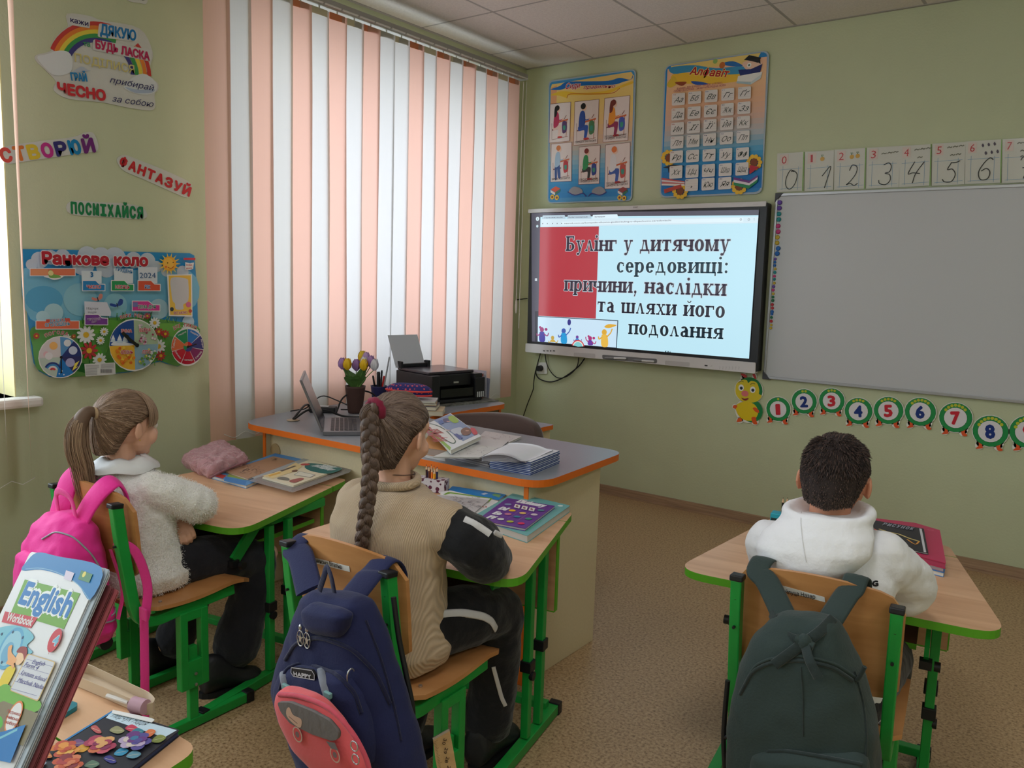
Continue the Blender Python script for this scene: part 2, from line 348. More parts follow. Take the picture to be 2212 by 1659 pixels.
# ================================================================== THE ROOM
M_wall = mat('green_wall_paint', (195, 202, 170), .75, bump=(90, .12), var=(3, .03))
M_reveal = mat('window_reveal_lit_tint', (222, 212, 158), .75)  # lighter and yellower than the wall: daylight on the reveal put into its colour
M_white = mat('white_plastic', (225, 225, 222), .4)
M_green = mat('green_enamel', (28, 150, 62), .38, var=(14, .08))
M_lime = mat('lime_edge_band', (88, 165, 35), .45)
M_black = mat('black_plastic', (24, 24, 27), .45)
M_beech = wood('beech_laminate', (205, 158, 120), (222, 178, 140), 2.2, .38, (1, 9, 9))
M_ply = wood('varnished_plywood', (178, 122, 72), (196, 140, 88), 2.5, .35, (2, 2, 12))
M_orange = mat('orange_edge_band', (226, 110, 22), .45)
M_greytop = mat('grey_laminate', (140, 144, 152), .35, var=(160, .05))
M_cream = mat('cream_laminate', (218, 202, 168), .5, var=(120, .03))
def structure(o): o['kind'] = 'structure'; return o
# floor: linoleum with cork-like flecks
mf = bpy.data.materials.new('flecked_linoleum'); mf.use_nodes = True; nt = mf.node_tree; b = nt.nodes['Principled BSDF']
tc = node(nt, 'ShaderNodeTexCoord'); n1 = node(nt, 'ShaderNodeTexNoise'); n1.inputs['Scale'].default_value = 100; n1.inputs['Detail'].default_value = 6; n1.inputs['Roughness'].default_value = .7
r1 = node(nt, 'ShaderNodeValToRGB'); e = r1.color_ramp.elements; e[0].position = .36; e[0].color = (*lin((120, 92, 62)), 1); e[1].position = .62; e[1].color = (*lin((200, 170, 132)), 1)
k = e.new(.47); k.color = (*lin((176, 144, 108)), 1)
nt.links.new(tc.outputs['Object'], n1.inputs['Vector']); nt.links.new(n1.outputs['Fac'], r1.inputs[0]); nt.links.new(r1.outputs[0], b.inputs['Base Color']); b.inputs['Roughness'].default_value = .42
m = MB(); m.box((RX/2, RY/2, -.05), (RX+.5, -RY+.5, .1)); structure(m.build('floor', mf))
# walls
m = MB(); m.box((RX/2, .125, H/2), (RX+.5, .25, H+.2)); structure(m.build('wall_back', M_wall))
m = MB(); m.box((RX+.125, RY/2, H/2), (.25, -RY, H+.2)); structure(m.build('wall_right', M_wall))
m = MB(); m.box((RX/2, RY-.125, H/2), (RX+.5, .25, H+.2)); structure(m.build('wall_front', M_wall))
m = MB(); ys = [RY] + [v for w in sorted(WINS) for v in w] + [0]
for i in range(0, len(ys), 2): m.box((-.15, (ys[i]+ys[i+1])/2, H/2), (.3, ys[i+1]-ys[i], H+.2))
for a, b_ in WINS: m.box((-.15, (a+b_)/2, WZ0/2), (.3, b_-a, WZ0)); m.box((-.15, (a+b_)/2, (WZ1+H+.1)/2), (.3, b_-a, H+.1-WZ1))
structure(m.build('wall_left', M_wall))
M_glass = clear_mat('window_glass', (252, 253, 253), .05, .02)
for i, (a, b_) in enumerate(WINS):
    w = thing(f'window_{i+1}', ['window behind the peach and white vertical blinds', 'window at the near left edge beyond the wall stickers', 'window further along the left wall'][i], 'window', (-.2, (a+b_)/2, WZ0)); w['kind'] = 'structure'
    m = MB(); zc = (WZ0+WZ1)/2; t = .07
    for y in (a+t/2, b_-t/2): m.box((-.265, y, zc), (.06, t, WZ1-WZ0))
    for y in ((a+b_)/2,): m.box((-.265, y, zc), (.055, .08, WZ1-WZ0))
    for z in (WZ0+t/2, WZ1-t/2): m.box((-.265, (a+b_)/2, z), (.06, b_-a, t))
    m.build('window_frame', M_white, w, bevel=.006)
    for k in (0, 1):
        y0 = a+t if k == 0 else (a+b_)/2+.04; y1 = (a+b_)/2-.04 if k == 0 else b_-t
        g = MB(); g.box((-.265, (y0+y1)/2, zc), (.012, y1-y0, WZ1-WZ0-2*t)); g.build('pane', M_glass, w)
    g = MB(); g.box((-.09, (a+b_)/2+.0, WZ0-.02), (.30, b_-a+.16, .04)); g.build('window_sill', mat('sill_white', (228, 226, 222), .35), w, bevel=.012)
    g = MB()
    for y in (a-.001, b_+.001): g.box((-.115, y+(.003 if y < (a+b_)/2 else -.003), zc), (.228, .004, WZ1-WZ0))
    g.build('window_reveal', M_reveal, w)
# ceiling: mineral tiles in a grid
ceil = thing('ceiling', 'suspended ceiling of white mineral tiles', 'ceiling', (0, 0, H)); ceil['kind'] = 'structure'
del ceil['category']
M_tile = mat('mineral_tile', (222, 216, 212), .9, var=(70, .06), bump=(150, .25)); M_grid = mat('ceiling_grid_metal', (168, 164, 162), .6)
P_ = .66; gx = [-P_+.5516+P_*i for i in range(12)]; gy = [-(.4185-P_+P_*j) for j in range(15)]
tile_cache = {}
LP = [(4, 9), (7, 9), (4, 5), (7, 5), (4, 12), (7, 12)]
for i in range(len(gx)-1):
    for j in range(len(gy)-1):
        x0, x1 = max(gx[i], 0), min(gx[i+1], RX); y1, y0 = min(gy[j], 0), max(gy[j+1], RY)
        if x1-x0 < .05 or y1-y0 < .05 or (i, j) in LP: continue
        key = (round(x1-x0, 3), round(y1-y0, 3))
        if key not in tile_cache:
            m = MB(); m.box((0, 0, .01), (key[0]-.012, key[1]-.012, .02)); o = m.build('tile', M_tile, ceil, bevel=.003, seg=1); tile_cache[key] = o
        else: o = tile_cache[key].copy(); COL.objects.link(o)
        o.location = ((x0+x1)/2, (y0+y1)/2, H-.004)
m = MB()
for x in gx[1:]: m.box((x, RY/2, H), (.032, -RY, .006))
for y in gy[1:]: m.box((RX/2, y, H), (RX, .032, .0062))
m.box((RX/2, -.01, H-.002), (RX, .022, .01)); m.box((.011, RY/2, H-.002), (.022, -RY, .01)); m.build('ceiling_grid', M_grid, ceil)
m = MB(); m.box((RX/2, RY/2, H+.08), (RX, -RY, .02)); m.build('slab', mat('slab_grey', (120, 118, 115), .9), ceil)
for n_, (i, j) in enumerate(LP):  # unseen glowing panels, each with an area lamp, added to brighten the room
    cx, cy = (gx[i]+gx[i+1])/2, (gy[j]+gy[j+1])/2
    l = thing('added_ceiling_light', 'square LED light panel of the ceiling behind the viewpoint', 'lamp', (cx, cy, H), group='square ceiling light panels')
    m = MB(); m.box((cx, cy, H+.02), (.62, .62, .03)); m.build('housing', M_white, l)
    m = MB(); m.box((cx, cy, H+.002), (.56, .56, .006)); m.build('diffuser', mat('added_panel_diffuser', (245, 245, 240), .5, emit=1.5), l)
    area('added_panel_light', (cx, cy, H-.012), (0, 0, -1), .55, .55, 10, (.94, .97, 1.0))
# plinth along the back wall
m = MB(); m.box((RX/2, -.008, .028), (RX, .016, .056)); m.box((RX/2, -.018, .006), (RX, .036, .012)); structure(m.build('baseboard_back', wood('plinth_wood', (150, 122, 98), (176, 146, 120), 4, .5, (1, 8, 30))))
m = MB(); m.box((.008, RY/2, .028), (.016, -RY, .056)); structure(m.build('baseboard_left', MC['plinth_wood']))
# ------------------------------------------------------------------ vertical blinds
def fabric(name, c, tr):
    m = bpy.data.materials.new(name); m.use_nodes = True; nt = m.node_tree; nt.nodes.remove(nt.nodes['Principled BSDF'])
    d = node(nt, 'ShaderNodeBsdfDiffuse'); t = node(nt, 'ShaderNodeBsdfTranslucent'); mx = node(nt, 'ShaderNodeMixShader'); mx.inputs[0].default_value = .5
    tc = node(nt, 'ShaderNodeTexCoord'); wv = node(nt, 'ShaderNodeTexWave', bands_direction='Y'); wv.inputs['Scale'].default_value = 60; wv.inputs['Distortion'].default_value = .5
    nt.links.new(tc.outputs['Object'], wv.inputs['Vector'])
    r = node(nt, 'ShaderNodeValToRGB'); r.color_ramp.elements[0].color = (*[x*.94 for x in lin(tr)], 1); r.color_ramp.elements[1].color = (*lin(tr), 1)
    nt.links.new(wv.outputs['Fac'], r.inputs[0]); nt.links.new(r.outputs[0], t.inputs[0]); d.inputs[0].default_value = (*lin(c), 1)
    nt.links.new(d.outputs[0], mx.inputs[1]); nt.links.new(t.outputs[0], mx.inputs[2]); nt.links.new(mx.outputs[0], nt.nodes['Material Output'].inputs[0])
    MC[name] = m; return m
F_p = fabric('peach_blind_fabric', (230, 190, 166), (222, 178, 166)); F_w = fabric('white_blind_fabric', (216, 216, 208), (208, 205, 207))
bl = thing('vertical_blind', 'vertical blind of alternating peach and white fabric slats over the window', 'blind', (.165, -1.45, .63))
m = MB(); m.box((.17, -1.47, 2.755), (.075, 2.42, .035)); m.build('head_rail', mat('rail_grey', (168, 168, 166), .35, metal=.3), bl, bevel=.003)
m = MB(); m.box((.1305, -1.47, 2.738), (.006, 2.42, .004)); 
for k in range(21): m.box((.2115, -2.66+.114*k+.055, 2.742), (.008, .1, .006))
m.build('rail_slot', M_white, bl)
seq = 'pwpwpwpwpwwpwpwpwpwp'; y0 = -2.612; Zt, Zb = 2.725, .63
for k, ch in enumerate(seq):
    yc = y0+.0635+.1145*k; m = MB(); a = .10 if ch == 'p' else .05; hw = .0635; xo = .172
    n = 6; P0 = []
    for q in range(n+1):
        t = q/n*2-1; P0.append((xo + t*hw*sin(a) + .004*(1-t*t), yc + t*hw*cos(a)))
    zz = [Zt, Zt-.03, 2.3, 1.8, 1.3, .9, Zb+.04, Zb]; vs = []; fs = []
    for zi, z in enumerate(zz):
        for (x, y) in P0: vs.append((x + .003*sin(z*2+k), y + .0025*sin(z*3.1+k*1.7), z))
    w = n+1
    for zi in range(len(zz)-1):
        for q in range(n): fs.append((zi*w+q, zi*w+q+1, (zi+1)*w+q+1, (zi+1)*w+q))
    m.add(vs, fs, 0, True); sl = m.build('slat', F_p if ch == 'p' else F_w, bl)
    m = MB(); m.box((xo+.001, yc, Zt-.014), (.0045, .098, .032)); m.build('slat_pocket', mat('pocket_'+ch, (214, 130, 90) if ch == 'p' else (206, 196, 168), .7), sl)
    m = MB(); m.cyl((xo, yc, Zt), (xo, yc, Zt+.02), .004, n=6); m.build('carrier_hook', M_white, sl)
for sx in (.185, .16):
    m = MB(); pts = []
    for k in range(19):
        yc = y0+.0635+.1145*k; pts += [(sx, yc, Zb+.035), (sx, yc+.057, Zb+.012)]
    m.tube(crom(pts, 3), .0015, 5); m.build('bead_chain', M_white, bl)
m = MB(); m.tube([(.2, -.30, 2.72), (.2, -.30, 2.6), (.195, -.298, 1.3)], .003, 6); m.tube([(.21, -.28, 2.72), (.21, -.28, 1.1)], .002, 6); m.ell((.195, -.298, 1.25), (.008, .008, .05), n=8); m.build('control_cord', M_white, bl)
# second blind, drawn open at the near window: slats seen edge-on
bl2 = thing('vertical_blind', 'open peach vertical blind at the left edge with slats turned edge-on', 'blind', (.17, -3.8, .63))
for k, ya in enumerate((-3.385, -3.468, -3.56, -3.64, -3.72)):
    m = MB(); vs = []; fs = []; ph = atan2(ya-CP.y, .17-CP.x)
    for zi in range(13):
        t_ = zi/12; z = 2.72-2.14*t_; a = ph+.20*(1-t_)**1.5
        for t in (-1, 0, 1): vs.append((.17+t*.06*cos(a), ya+t*.06*sin(a), z))
    for zi in range(12):
        for q in range(2): fs.append((zi*3+q, zi*3+q+1, zi*3+q+4, zi*3+q+3))
    m.add(vs, fs, 0, True); sl = m.build('slat', F_p if k % 2 == 0 else F_w, bl2)
m = MB(); m.tube([(.2, -3.385, .61), (.2, -3.43, .59), (.2, -3.468, .61), (.2, -3.51, .59), (.2, -3.56, .61)], .0015, 5); m.build('bead_chain', M_white, bl2)
m = MB(); m.box((.17, -4.4, 2.755), (.075, 2.0, .035)); m.build('head_rail', MC['rail_grey'], bl2, bevel=.003)
# ================================================================== THE BACK WALL
PM = None
ZF = (1090, 420, 3.749); YT = -.099
def solid(name, Pr, pts, thick, m, parent=None, rnd=0, bevel=0, uv=False, off=0, label=None):
    poly = [p if uv else Pr.q(p) for p in pts]
    if rnd: poly = rpoly(poly, rnd)
    a = sum(poly[i-1][0]*poly[i][1]-poly[i][0]*poly[i-1][1] for i in range(len(poly)))
    if a < 0: poly = poly[::-1]
    b = MB(); b.T = Matrix((Pr.U, Pr.V, Pr.N)).transposed().to_4x4(); b.T.translation = Pr.O; b.prism(poly, -thick+off, off)
    return b.build(name, m, parent, bevel=bevel, label=label)
# ---- interactive display
tv = thing('display_screen', 'large white and black interactive display showing a text slide, mounted on the wall', 'screen', (.97, -.01, .9))
P = back_print(ZF, YT)
M_tvw = mat('display_white', (214, 212, 216), .4); M_tvb = mat('display_black', (26, 26, 30), .35)
solid('housing', P, [(205, 125), (2125, 62), (2040, 1440), (178, 1270)], .075, M_tvb, tv, rnd=.012, bevel=.004, off=-.004)
solid('top_strip', P, [(195, 120), (2120, 56), (2116, 96), (193, 150)], .02, M_tvw, tv, bevel=.002, off=.004)
solid('bottom_bar', P, [(176, 1205), (2035, 1362), (2032, 1450), (172, 1275)], .05, M_tvw, tv, rnd=.008, bevel=.003, off=.008)
p2 = back_print(ZF, YT-.008)
p2.poly([(560, 1280), (735, 1290), (735, 1325), (560, 1312)], (190, 188, 192), rnd=.009); p2.poly([(1300, 1345), (1500, 1360), (1498, 1395), (1298, 1380)], (190, 188, 192), rnd=.009)
for x in (320, 348, 400): p2.poly([(x-8, 1262), (x+10, 1264), (x+8, 1272), (x-8, 1270)], (50, 50, 55))
p2.disc((374, 1267), 7, (90, 90, 95)); p2.poly([(1620, 1380), (1645, 1382), (1645, 1392), (1620, 1390)], (25, 25, 30), rnd=.003)
p2.line([(1668, 1390), (1682, 1387)], .0015, (120, 120, 120))
for k in range(7): p2.line([(1738+k*26, 1398), (1746+k*26, 1396), (1740+k*26, 1418)], .0012, (150, 150, 155))
p2.text('SMART', (1043, 108), (1082, 107), 8, (90, 90, 95), uv=False)
p2.line([(2012, 80), (2055, 78)], .001, (150, 150, 155)); p2.build('bar_markings', tv, kind='stuff')
solid('pen_tray', back_print(ZF, YT-.008), [(790, 1298), (1235, 1332), (1235, 1368), (795, 1335)], .004, mat('tray_grey', (110, 110, 114), .5), tv, rnd=.012, off=.002)
for i, (a, b_) in enumerate((((820, 1322), (995, 1328)), ((1045, 1340), (1222, 1352)))):
    A = P.q(a); B = P.q(b_); st = thing('stylus', ['white and grey stylus in the left half of the display pen tray', 'white and grey stylus in the right half of the display pen tray'][i], 'pen', (A[0], YT-.015, A[1]), group='pens in the display tray')
    A3 = Vector((A[0], YT-.018, A[1])); B3 = Vector((B[0], YT-.018, B[1])); C3 = A3.lerp(B3, .45)
    m = MB(); m.tube([A3, A3.lerp(B3, .12), C3], [.002, .006, .0065], 10); m.build('pen_tip', mat('pen_grey', (130, 130, 134), .4), st)
    m = MB(); m.tube([C3, B3.lerp(C3, .08), B3], [.0068, .0068, .004], 10); m.build('pen_barrel', M_tvw, st)
# lit slide
s = back_print(ZF, YT-.004, eps=.00012)
SC = [(218, 152), (2060, 125), (1980, 1330), (222, 1190)]
s.poly(SC, (78, 76, 90)); s.poly([(246, 945), (275, 945), (275, 1192), (246, 1190)], (45, 42, 56))
s.poly([(291, 182), (2056, 168), (1980, 1330), (272, 1193)], (186, 226, 240))
s.poly([(291, 182), (930, 176), (930, 160), (291, 176)], (70, 68, 80))
for x0, x1, cc in ((302, 495, (178, 200, 214)), (505, 703, (178, 200, 214)), (708, 922, (215, 235, 245))): s.poly([(x0+8, 170-(x0-300)*.012), (x1-8, 166-(x0-300)*.012), (x1, 196), (x0, 204)], cc, rnd=.004)
s.poly([(298, 200), (2056, 180), (2052, 232), (292, 262)], (208, 228, 238))
s.poly([(460, 222), (1935, 190), (1933, 222), (458, 248)], (220, 238, 246), rnd=.006)
for t_, a, b_ in (('Презентація', (325, 193), (470, 189)), ('Булінг презентація', (520, 189), (672, 186)), ('Інтернет', (730, 186), (815, 184))): s.text(t_, a, b_, 9, (90, 90, 100))
s.text('naurok.com.ua/konspekt-vihovno-godini-buling-u-dityachomu-seredovischi', (485, 240), (1350, 215), 11, (110, 110, 120))
for x in (310, 348, 390, 428, 464): s.disc((x, 237-(x-310)*.01), 5, (120, 125, 135), n=10)
for x in (1915, 1980): s.disc((x, 203), 9, (120, 125, 135)); s.disc((x, 203), 6, (215, 232, 240))
for dy in (-8, 0, 8): s.disc((2023, 202+dy), 2, (80, 80, 90), n=8)
s.disc((270, 198), 17, (205, 225, 232)); s.disc((268, 258), 11, (190, 215, 225)); s.text('t', (266, 205), (274, 205), 14, (60, 60, 70))
for dx in (-5, 5):
    for dy in (-5, 5): s.poly([(258+dx-4, 690+dy-4), (258+dx+4, 690+dy-4), (258+dx+4, 690+dy+4), (258+dx-4, 690+dy+4)], (225, 235, 245))
for (x, y) in ((322, 190), ): pass
s.poly([(291, 266), (768, 259), (742, 1006), (278, 983)], (172, 50, 62))
DK = (52, 46, 60)
s.text('Булінг у дитячому', (498, 458), (1828, 459), 84, DK, (190, 205, 215), serif=True)
s.text('середовищі:', (912, 632), (1808, 640), 84, (30, 52, 64), (205, 235, 245), serif=True)
s.text('причини, наслідки', (485, 780), (1800, 822), 84, DK, (190, 205, 215), serif=True)
s.text('та шляхи його', (756, 950), (1785, 1000), 84, (34, 34, 48), (205, 235, 245), serif=True)
s.text('подолання', (1005, 1130), (1775, 1172), 82, (10, 30, 42), (205, 235, 245), serif=True)
s.text('Пі', (1302, 1283), (1352, 1287), 12, (20, 30, 40), serif=True)
s.poly([(274, 985), (926, 1019), (914, 1246), (272, 1192)], (20, 40, 60)); s.poly([(276, 990), (919, 1025), (908, 1240), (274, 1190)], (196, 222, 240))
def kid(x, y, h, c, c2, arm=1, pony=False, n=0):
    yb = 1186+(x-272)*.078
    s.disc((x, y), h*.17, c, n=14)
    if pony: s.disc((x+h*.28, y-h*.02), h*.1, c, sx=1.2); s.disc((x-h*.12, y-h*.16), h*.09, c)
    s.blob([(x-h*.16, y+h*.2), (x, y+h*.13), (x+h*.18, y+h*.22), (x+h*.2, min(y+h*.85, yb)), (x-h*.16, min(y+h*.82, yb-3))], c2)
    s.line([(x+h*.14, y+h*.28), (x+h*.36, y+h*.42 if arm < 2 else y+h*.05), (x+h*.46, y+h*.22 if arm < 2 else y-h*.2)], .008*h/130, c, smooth=3)
    s.line([(x-h*.12, y+h*.28), (x-h*.3, y+h*.4 if arm != 0 else y+h*.1), (x-h*.34, y+h*.25 if arm != 0 else y-h*.12)], .008*h/130, c, smooth=3)
kid(308, 1095, 120, (150, 40, 110), (60, 50, 150), 1, True); kid(395, 1160, 95, (190, 160, 70), (200, 165, 70), 1)
kid(485, 1105, 125, (60, 90, 170), (30, 150, 210), 2); s.disc((530, 1035), 26, (50, 50, 130), sx=.65)
s.line([(530, 1062), (528, 1100)], .001, (90, 110, 170))
kid(595, 1155, 80, (110, 60, 150), (40, 130, 200), 1); kid(700, 1165, 105, (170, 40, 110), (100, 50, 150), 0, True); kid(815, 1115, 140, (215, 165, 50), (225, 180, 70), 2)
s.blob([(815, 1072), (850, 1050), (915, 1058), (880, 1075), (845, 1082)], (215, 165, 50))
for rr, cc in ((60, (195, 60, 70)), (50, (235, 220, 210)), (42, (120, 195, 200))): s.disc((603, 1232), rr, cc, a0=8, a1=172, sy=.9)
s.build('lit_screen', tv, print_mat('screen_light', .25, emit=1.0))
# cables under the display, socket and plug
ZC = (1060, 700, 7.541)
def wallcable(label, pts, z, y=-.02, r=.0035, name='cable'):
    Q = back_print(z, y); R = []
    for p in pts:
        yy = p[2] if len(p) > 2 else y; Q.O = Vector((0, yy, 0)); a = Q.q(p); R.append((a[0], yy, a[1]))
    m = MB(); m.tube(crom(R, 6), r, 7); return tag(m.build(name, M_black), label, 'cable')
wallcable('black cable running from the left wall to the left side of the display', [(30, 862, -.10), (100, 852, -.03), (185, 843, -.03)], ZF)
wallcable('long thin black cable hanging from the display down behind the teacher chair', [(812, 470), (770, 620), (725, 790), (700, 960), (690, 1070), (600, 1300), (520, 1540), (470, 1700)], ZC)
wallcable('black cable looping from below the display buttons up to its middle', [(885, 490), (910, 640), (980, 780), (1080, 870), (1200, 870), (1330, 790), (1410, 680), (1435, 545)], ZC)
wallcable('thick black power cable running from the wall socket up under the display', [(800, 718, -.04), (750, 740, -.035), (735, 800, -.03), (790, 890, -.025), (940, 940), (1080, 920), (1250, 830), (1430, 690), (1530, 560)], ZC, r=.0045)
so = thing('wall_socket', 'white wall socket below the display with a black round plug in it', 'socket', (.2, -.005, .8))
Q = back_print(ZC, -.012); solid('socket_plate', Q, [(757, 625), (915, 628), (912, 815), (752, 810)], .011, M_white, so, rnd=.006, bevel=.002)
a = Q.q((820, 718)); m = MB(); m.cyl((a[0], -.013, a[1]), (a[0], -.05, a[1]), .021, .019, 20); m.build('plug', M_black, so, bevel=.003)
# ---- posters
def poster(label, Pr, outline, rnd, base_label_cat='poster', edge=(150, 175, 205), thick=.008):
    a = Pr.q(outline[0]); t = thing('wall_poster', label, base_label_cat, tuple(Pr.O+Pr.U*a[0]+Pr.V*a[1]))
    solid('board', Pr, outline, thick, mat('poster_edge', (170, 185, 200), .5), t, rnd=rnd); return t
def grad(Pr, corners, cols, n=24):
    """vertical colour bands between the poster's top and bottom edges (printed gradient)"""
    tl, tr, br, bl_ = [Vector((*Pr.q(c), 0)) for c in corners]
    for i in range(n):
        t0, t1 = i/n, (i+1)/n; f = (i+.5)/n*(len(cols)-1); k = min(int(f), len(cols)-2); w = f-k
        c = tuple(cols[k][j]*(1-w)+cols[k+1][j]*w for j in range(3))
        q = [tl.lerp(bl_, t0), tr.lerp(br, t0), tr.lerp(br, t1), tl.lerp(bl_, t1)]
        Pr.raw([tuple(p[:2]) for p in q][::-1], [(0, 1, 2, 3)], c, lift=False)
    Pr.h += Pr.eps
ZP = (1150, 90, 4.022)
P = back_print(ZP, -.012)
OL = [(152, 345), (905, 238), (868, 1392), (128, 1402)]
t = poster('tall poster of six sitting postures titled in red script, left of the alphabet poster', P, [(140, 340), (900, 236), (864, 1385), (130, 1405)], .035)
P.poly([(150, 352), (890, 246), (855, 1375), (138, 1396)], (70, 150, 205), rnd=.03)
grad(P, [(160, 400), (882, 290), (856, 1340), (142, 1360)], [(240, 205, 130), (238, 205, 120), (236, 196, 130), (222, 185, 160), (150, 185, 205), (60, 150, 205), (30, 130, 200)])
P.poly([(170, 372), (860, 262), (880, 300), (160, 405)], (240, 205, 125))
P.poly([(165, 400), (215, 380), (210, 540), (160, 545)], (232, 165, 120))
BL, YE = (30, 110, 190), (240, 195, 60)
P.blob([(160, 415), (240, 385), (300, 350), (480, 345), (660, 340), (760, 315), (850, 330), (872, 290), (865, 325), (790, 350), (700, 375), (480, 380), (310, 400), (240, 420)], BL)
P.blob([(160, 465), (260, 430), (420, 445), (620, 430), (730, 395), (860, 345), (870, 365), (760, 405), (640, 455), (420, 465), (310, 465), (300, 490), (235, 470)], YE)
P.line([(300, 492), (330, 455), (500, 455), (690, 448), (760, 405)], .004, (200, 90, 30), smooth=4)
P.text('Сиди', (290, 412), (418, 402), 48, (190, 40, 50), (240, 225, 225), bold=.015, shear=.3); P.text('правильно', (445, 412), (720, 400), 30, (190, 40, 50), (240, 225, 225), bold=.015, shear=.3)
def sitter(box, hair, top, leg, bag, cap, long=False, stand=False):
    x0, y0, x1, y1, x2, y2, x3, y3 = box; hs = P.h
    P.poly([(x0-3, y0-3), (x1+3, y1-3), (x2+3, y2+3), (x3-3, y3+3)], (120, 40, 40)); P.poly([(x0, y0), (x1, y1), (x2, y2), (x3, y3)], (232, 216, 214))
    w = x1-x0; h = y3-y0; X = lambda a, b: (x0+a*w+(x3-x0)*b, y0+b*h+(y1-y0)*a)
    P.line([X(.1, .5), X(.12, .93), X(.9, .88)], .003, (120, 60, 50)); P.poly([X(.12, .66), X(.5, .64), X(.5, .67), X(.12, .69)], (120, 60, 50))
    P.poly([X(.42, .47), X(.9, .42), X(.9, .46), X(.42, .51)], (205, 100, 55)); P.line([X(.84, .45), X(.82, .9)], .004, (170, 90, 60))
    P.blob([X(.62, .5), X(.82, .5), X(.84, .74), X(.64, .78)], bag); P.blob([X(.66, .6), X(.78, .6), X(.77, .7), X(.68, .7)], (60, 150, 130))
    if stand:
        P.blob([X(.2, .4), X(.38, .42), X(.48, .9), X(.36, .9), X(.3, .66), X(.3, .93), X(.2, .93)], leg)
    else:
        P.blob([X(.18, .58), X(.5, .56), X(.58, .62), X(.52, .86), X(.42, .86), X(.42, .68), X(.2, .69)], leg)
        P.blob([X(.42, .86), X(.6, .86), X(.62, .9), X(.42, .9)], (200, 60, 60))
    P.blob([X(.22, .3), X(.34, .22), X(.44, .3), X(.44, .55), X(.2, .62)], top); P.line([X(.36, .32), X(.46, .44), X(.62, .43)], .007, top, smooth=3)
    P.disc(X(.64, .425), 9, (238, 190, 170), n=10)
    P.disc(X(.4, .16), h*.07, (240, 200, 180)); P.disc(X(.36, .12), h*.072, hair)
    if long: P.blob([X(.24, .1), X(.36, .08), X(.34, .3), X(.22, .34)], hair)
    P.line([X(.72, .42), X(.82, .33)], .004, (120, 60, 50))
    for i, c in enumerate(cap): P.text(c, X(.06, .965-.055*(len(cap)-1-i)), X(.94, .965-.055*(len(cap)-1-i)), 17, (60, 50, 60), bold=.0)
    P.h = hs
sitter((158, 545, 334, 526, 324, 862, 150, 880), (30, 22, 22), (190, 50, 90), (235, 200, 190), (90, 60, 110), [], long=True)
sitter((372, 525, 580, 503, 566, 882, 362, 900), (30, 30, 30), (45, 80, 160), (50, 90, 180), (80, 130, 90), ['ПОСАДКА ПРИ ПИСЬМІ'])
sitter((632, 495, 848, 470, 830, 856, 616, 872), (120, 50, 40), (235, 150, 50), (150, 50, 90), (70, 90, 180), ['ПОСАДКА ПРИ ЧИТАННІ', 'ТА ІНШИХ РОБОТАХ'], long=True)
sitter((168, 892, 344, 876, 340, 1210, 162, 1218), (210, 120, 60), (165, 190, 215), (45, 75, 140), (190, 50, 60), ['ВИХІД З-ЗА ПАРТИ'], stand=True)
sitter((410, 918, 590, 902, 580, 1232, 404, 1240), (130, 45, 40), (50, 150, 90), (50, 50, 50), (50, 70, 150), ['ПОСАДКА', 'ГОТОВИЙ ДО РОБОТИ'])
sitter((640, 900, 850, 878, 846, 1270, 632, 1278), (225, 120, 60), (225, 220, 225), (60, 90, 170), (190, 80, 70), ['ПОСАДКА ПРИ РОБОТІ', 'ЗА КОМП\'ЮТЕРОМ'])
for (x, y, c) in ((205, 1285, (225, 90, 60)), (790, 1290, (150, 60, 60))):
    P.poly([(x-45, y), (x, y-28), (x+40, y-8), (x-5, y+25)], c); P.poly([(x-45, y+4), (x-5, y+28), (x-5, y+50), (x-45, y+25)], (235, 230, 225)); P.poly([(x-5, y+28), (x+40, y-4), (x+40, y+15), (x-5, y+50)], (60, 120, 90))
    for dx, dy in ((10, 70), (-30, 65)):
        P.disc((x+dx, y+dy), 22, (235, 190, 60)); P.disc((x+dx, y+dy), 10, (130, 60, 30))
for sgn, x in ((1, 380), (-1, 580)):
    P.blob([(x-60*sgn, 1305), (x-20*sgn, 1260), (x+40*sgn, 1275), (x+60*sgn, 1310), (x, 1330)], (150, 150, 160)); P.line([(x-70*sgn, 1305), (x-10*sgn, 1335), (x+60*sgn, 1318), (x+90*sgn, 1345)], .006, (60, 60, 140), smooth=3)
P.build('printed_picture', t)
# alphabet poster
P = back_print(ZP, -.012)
t = poster('large blue poster with the handwritten alphabet grid and red title', P, [(1150, 208), (2060, 72), (1995, 1322), (1105, 1358)], .045)
P.poly([(1160, 215), (2046, 85), (1983, 1305), (1115, 1345)], (40, 135, 205), rnd=.04)
grad(P, [(1175, 240), (2040, 130), (1990, 1270), (1125, 1310)], [(240, 190, 160), (242, 196, 150), (238, 186, 150), (222, 182, 165), (180, 190, 200), (70, 160, 210), (25, 125, 200), (20, 120, 200)])
P.poly([(1205, 212), (1985, 96), (1940, 180), (1200, 260)], (238, 210, 125)); P.blob([(1215, 290), (1330, 270), (1560, 300), (1800, 270), (1800, 340), (1500, 370), (1240, 350)], YE)
P.blob([(1200, 225), (1400, 205), (1600, 230), (1830, 215), (1830, 275), (1600, 285), (1400, 262), (1225, 280)], (60, 150, 200)); P.blob([(1640, 195), (1740, 170), (1830, 210), (1740, 215)], (35, 110, 185)); P.disc((1650, 205), 28, (200, 110, 50))
P.disc((1590, 170), 22, (150, 190, 110)); P.blob([(1380, 345), (1470, 350), (1530, 370), (1420, 375)], (40, 90, 180)); P.blob([(1170, 370), (1230, 300), (1260, 360), (1200, 400)], (225, 190, 60)); P.blob([(1240, 355), (1340, 350), (1300, 385)], (150, 70, 40))
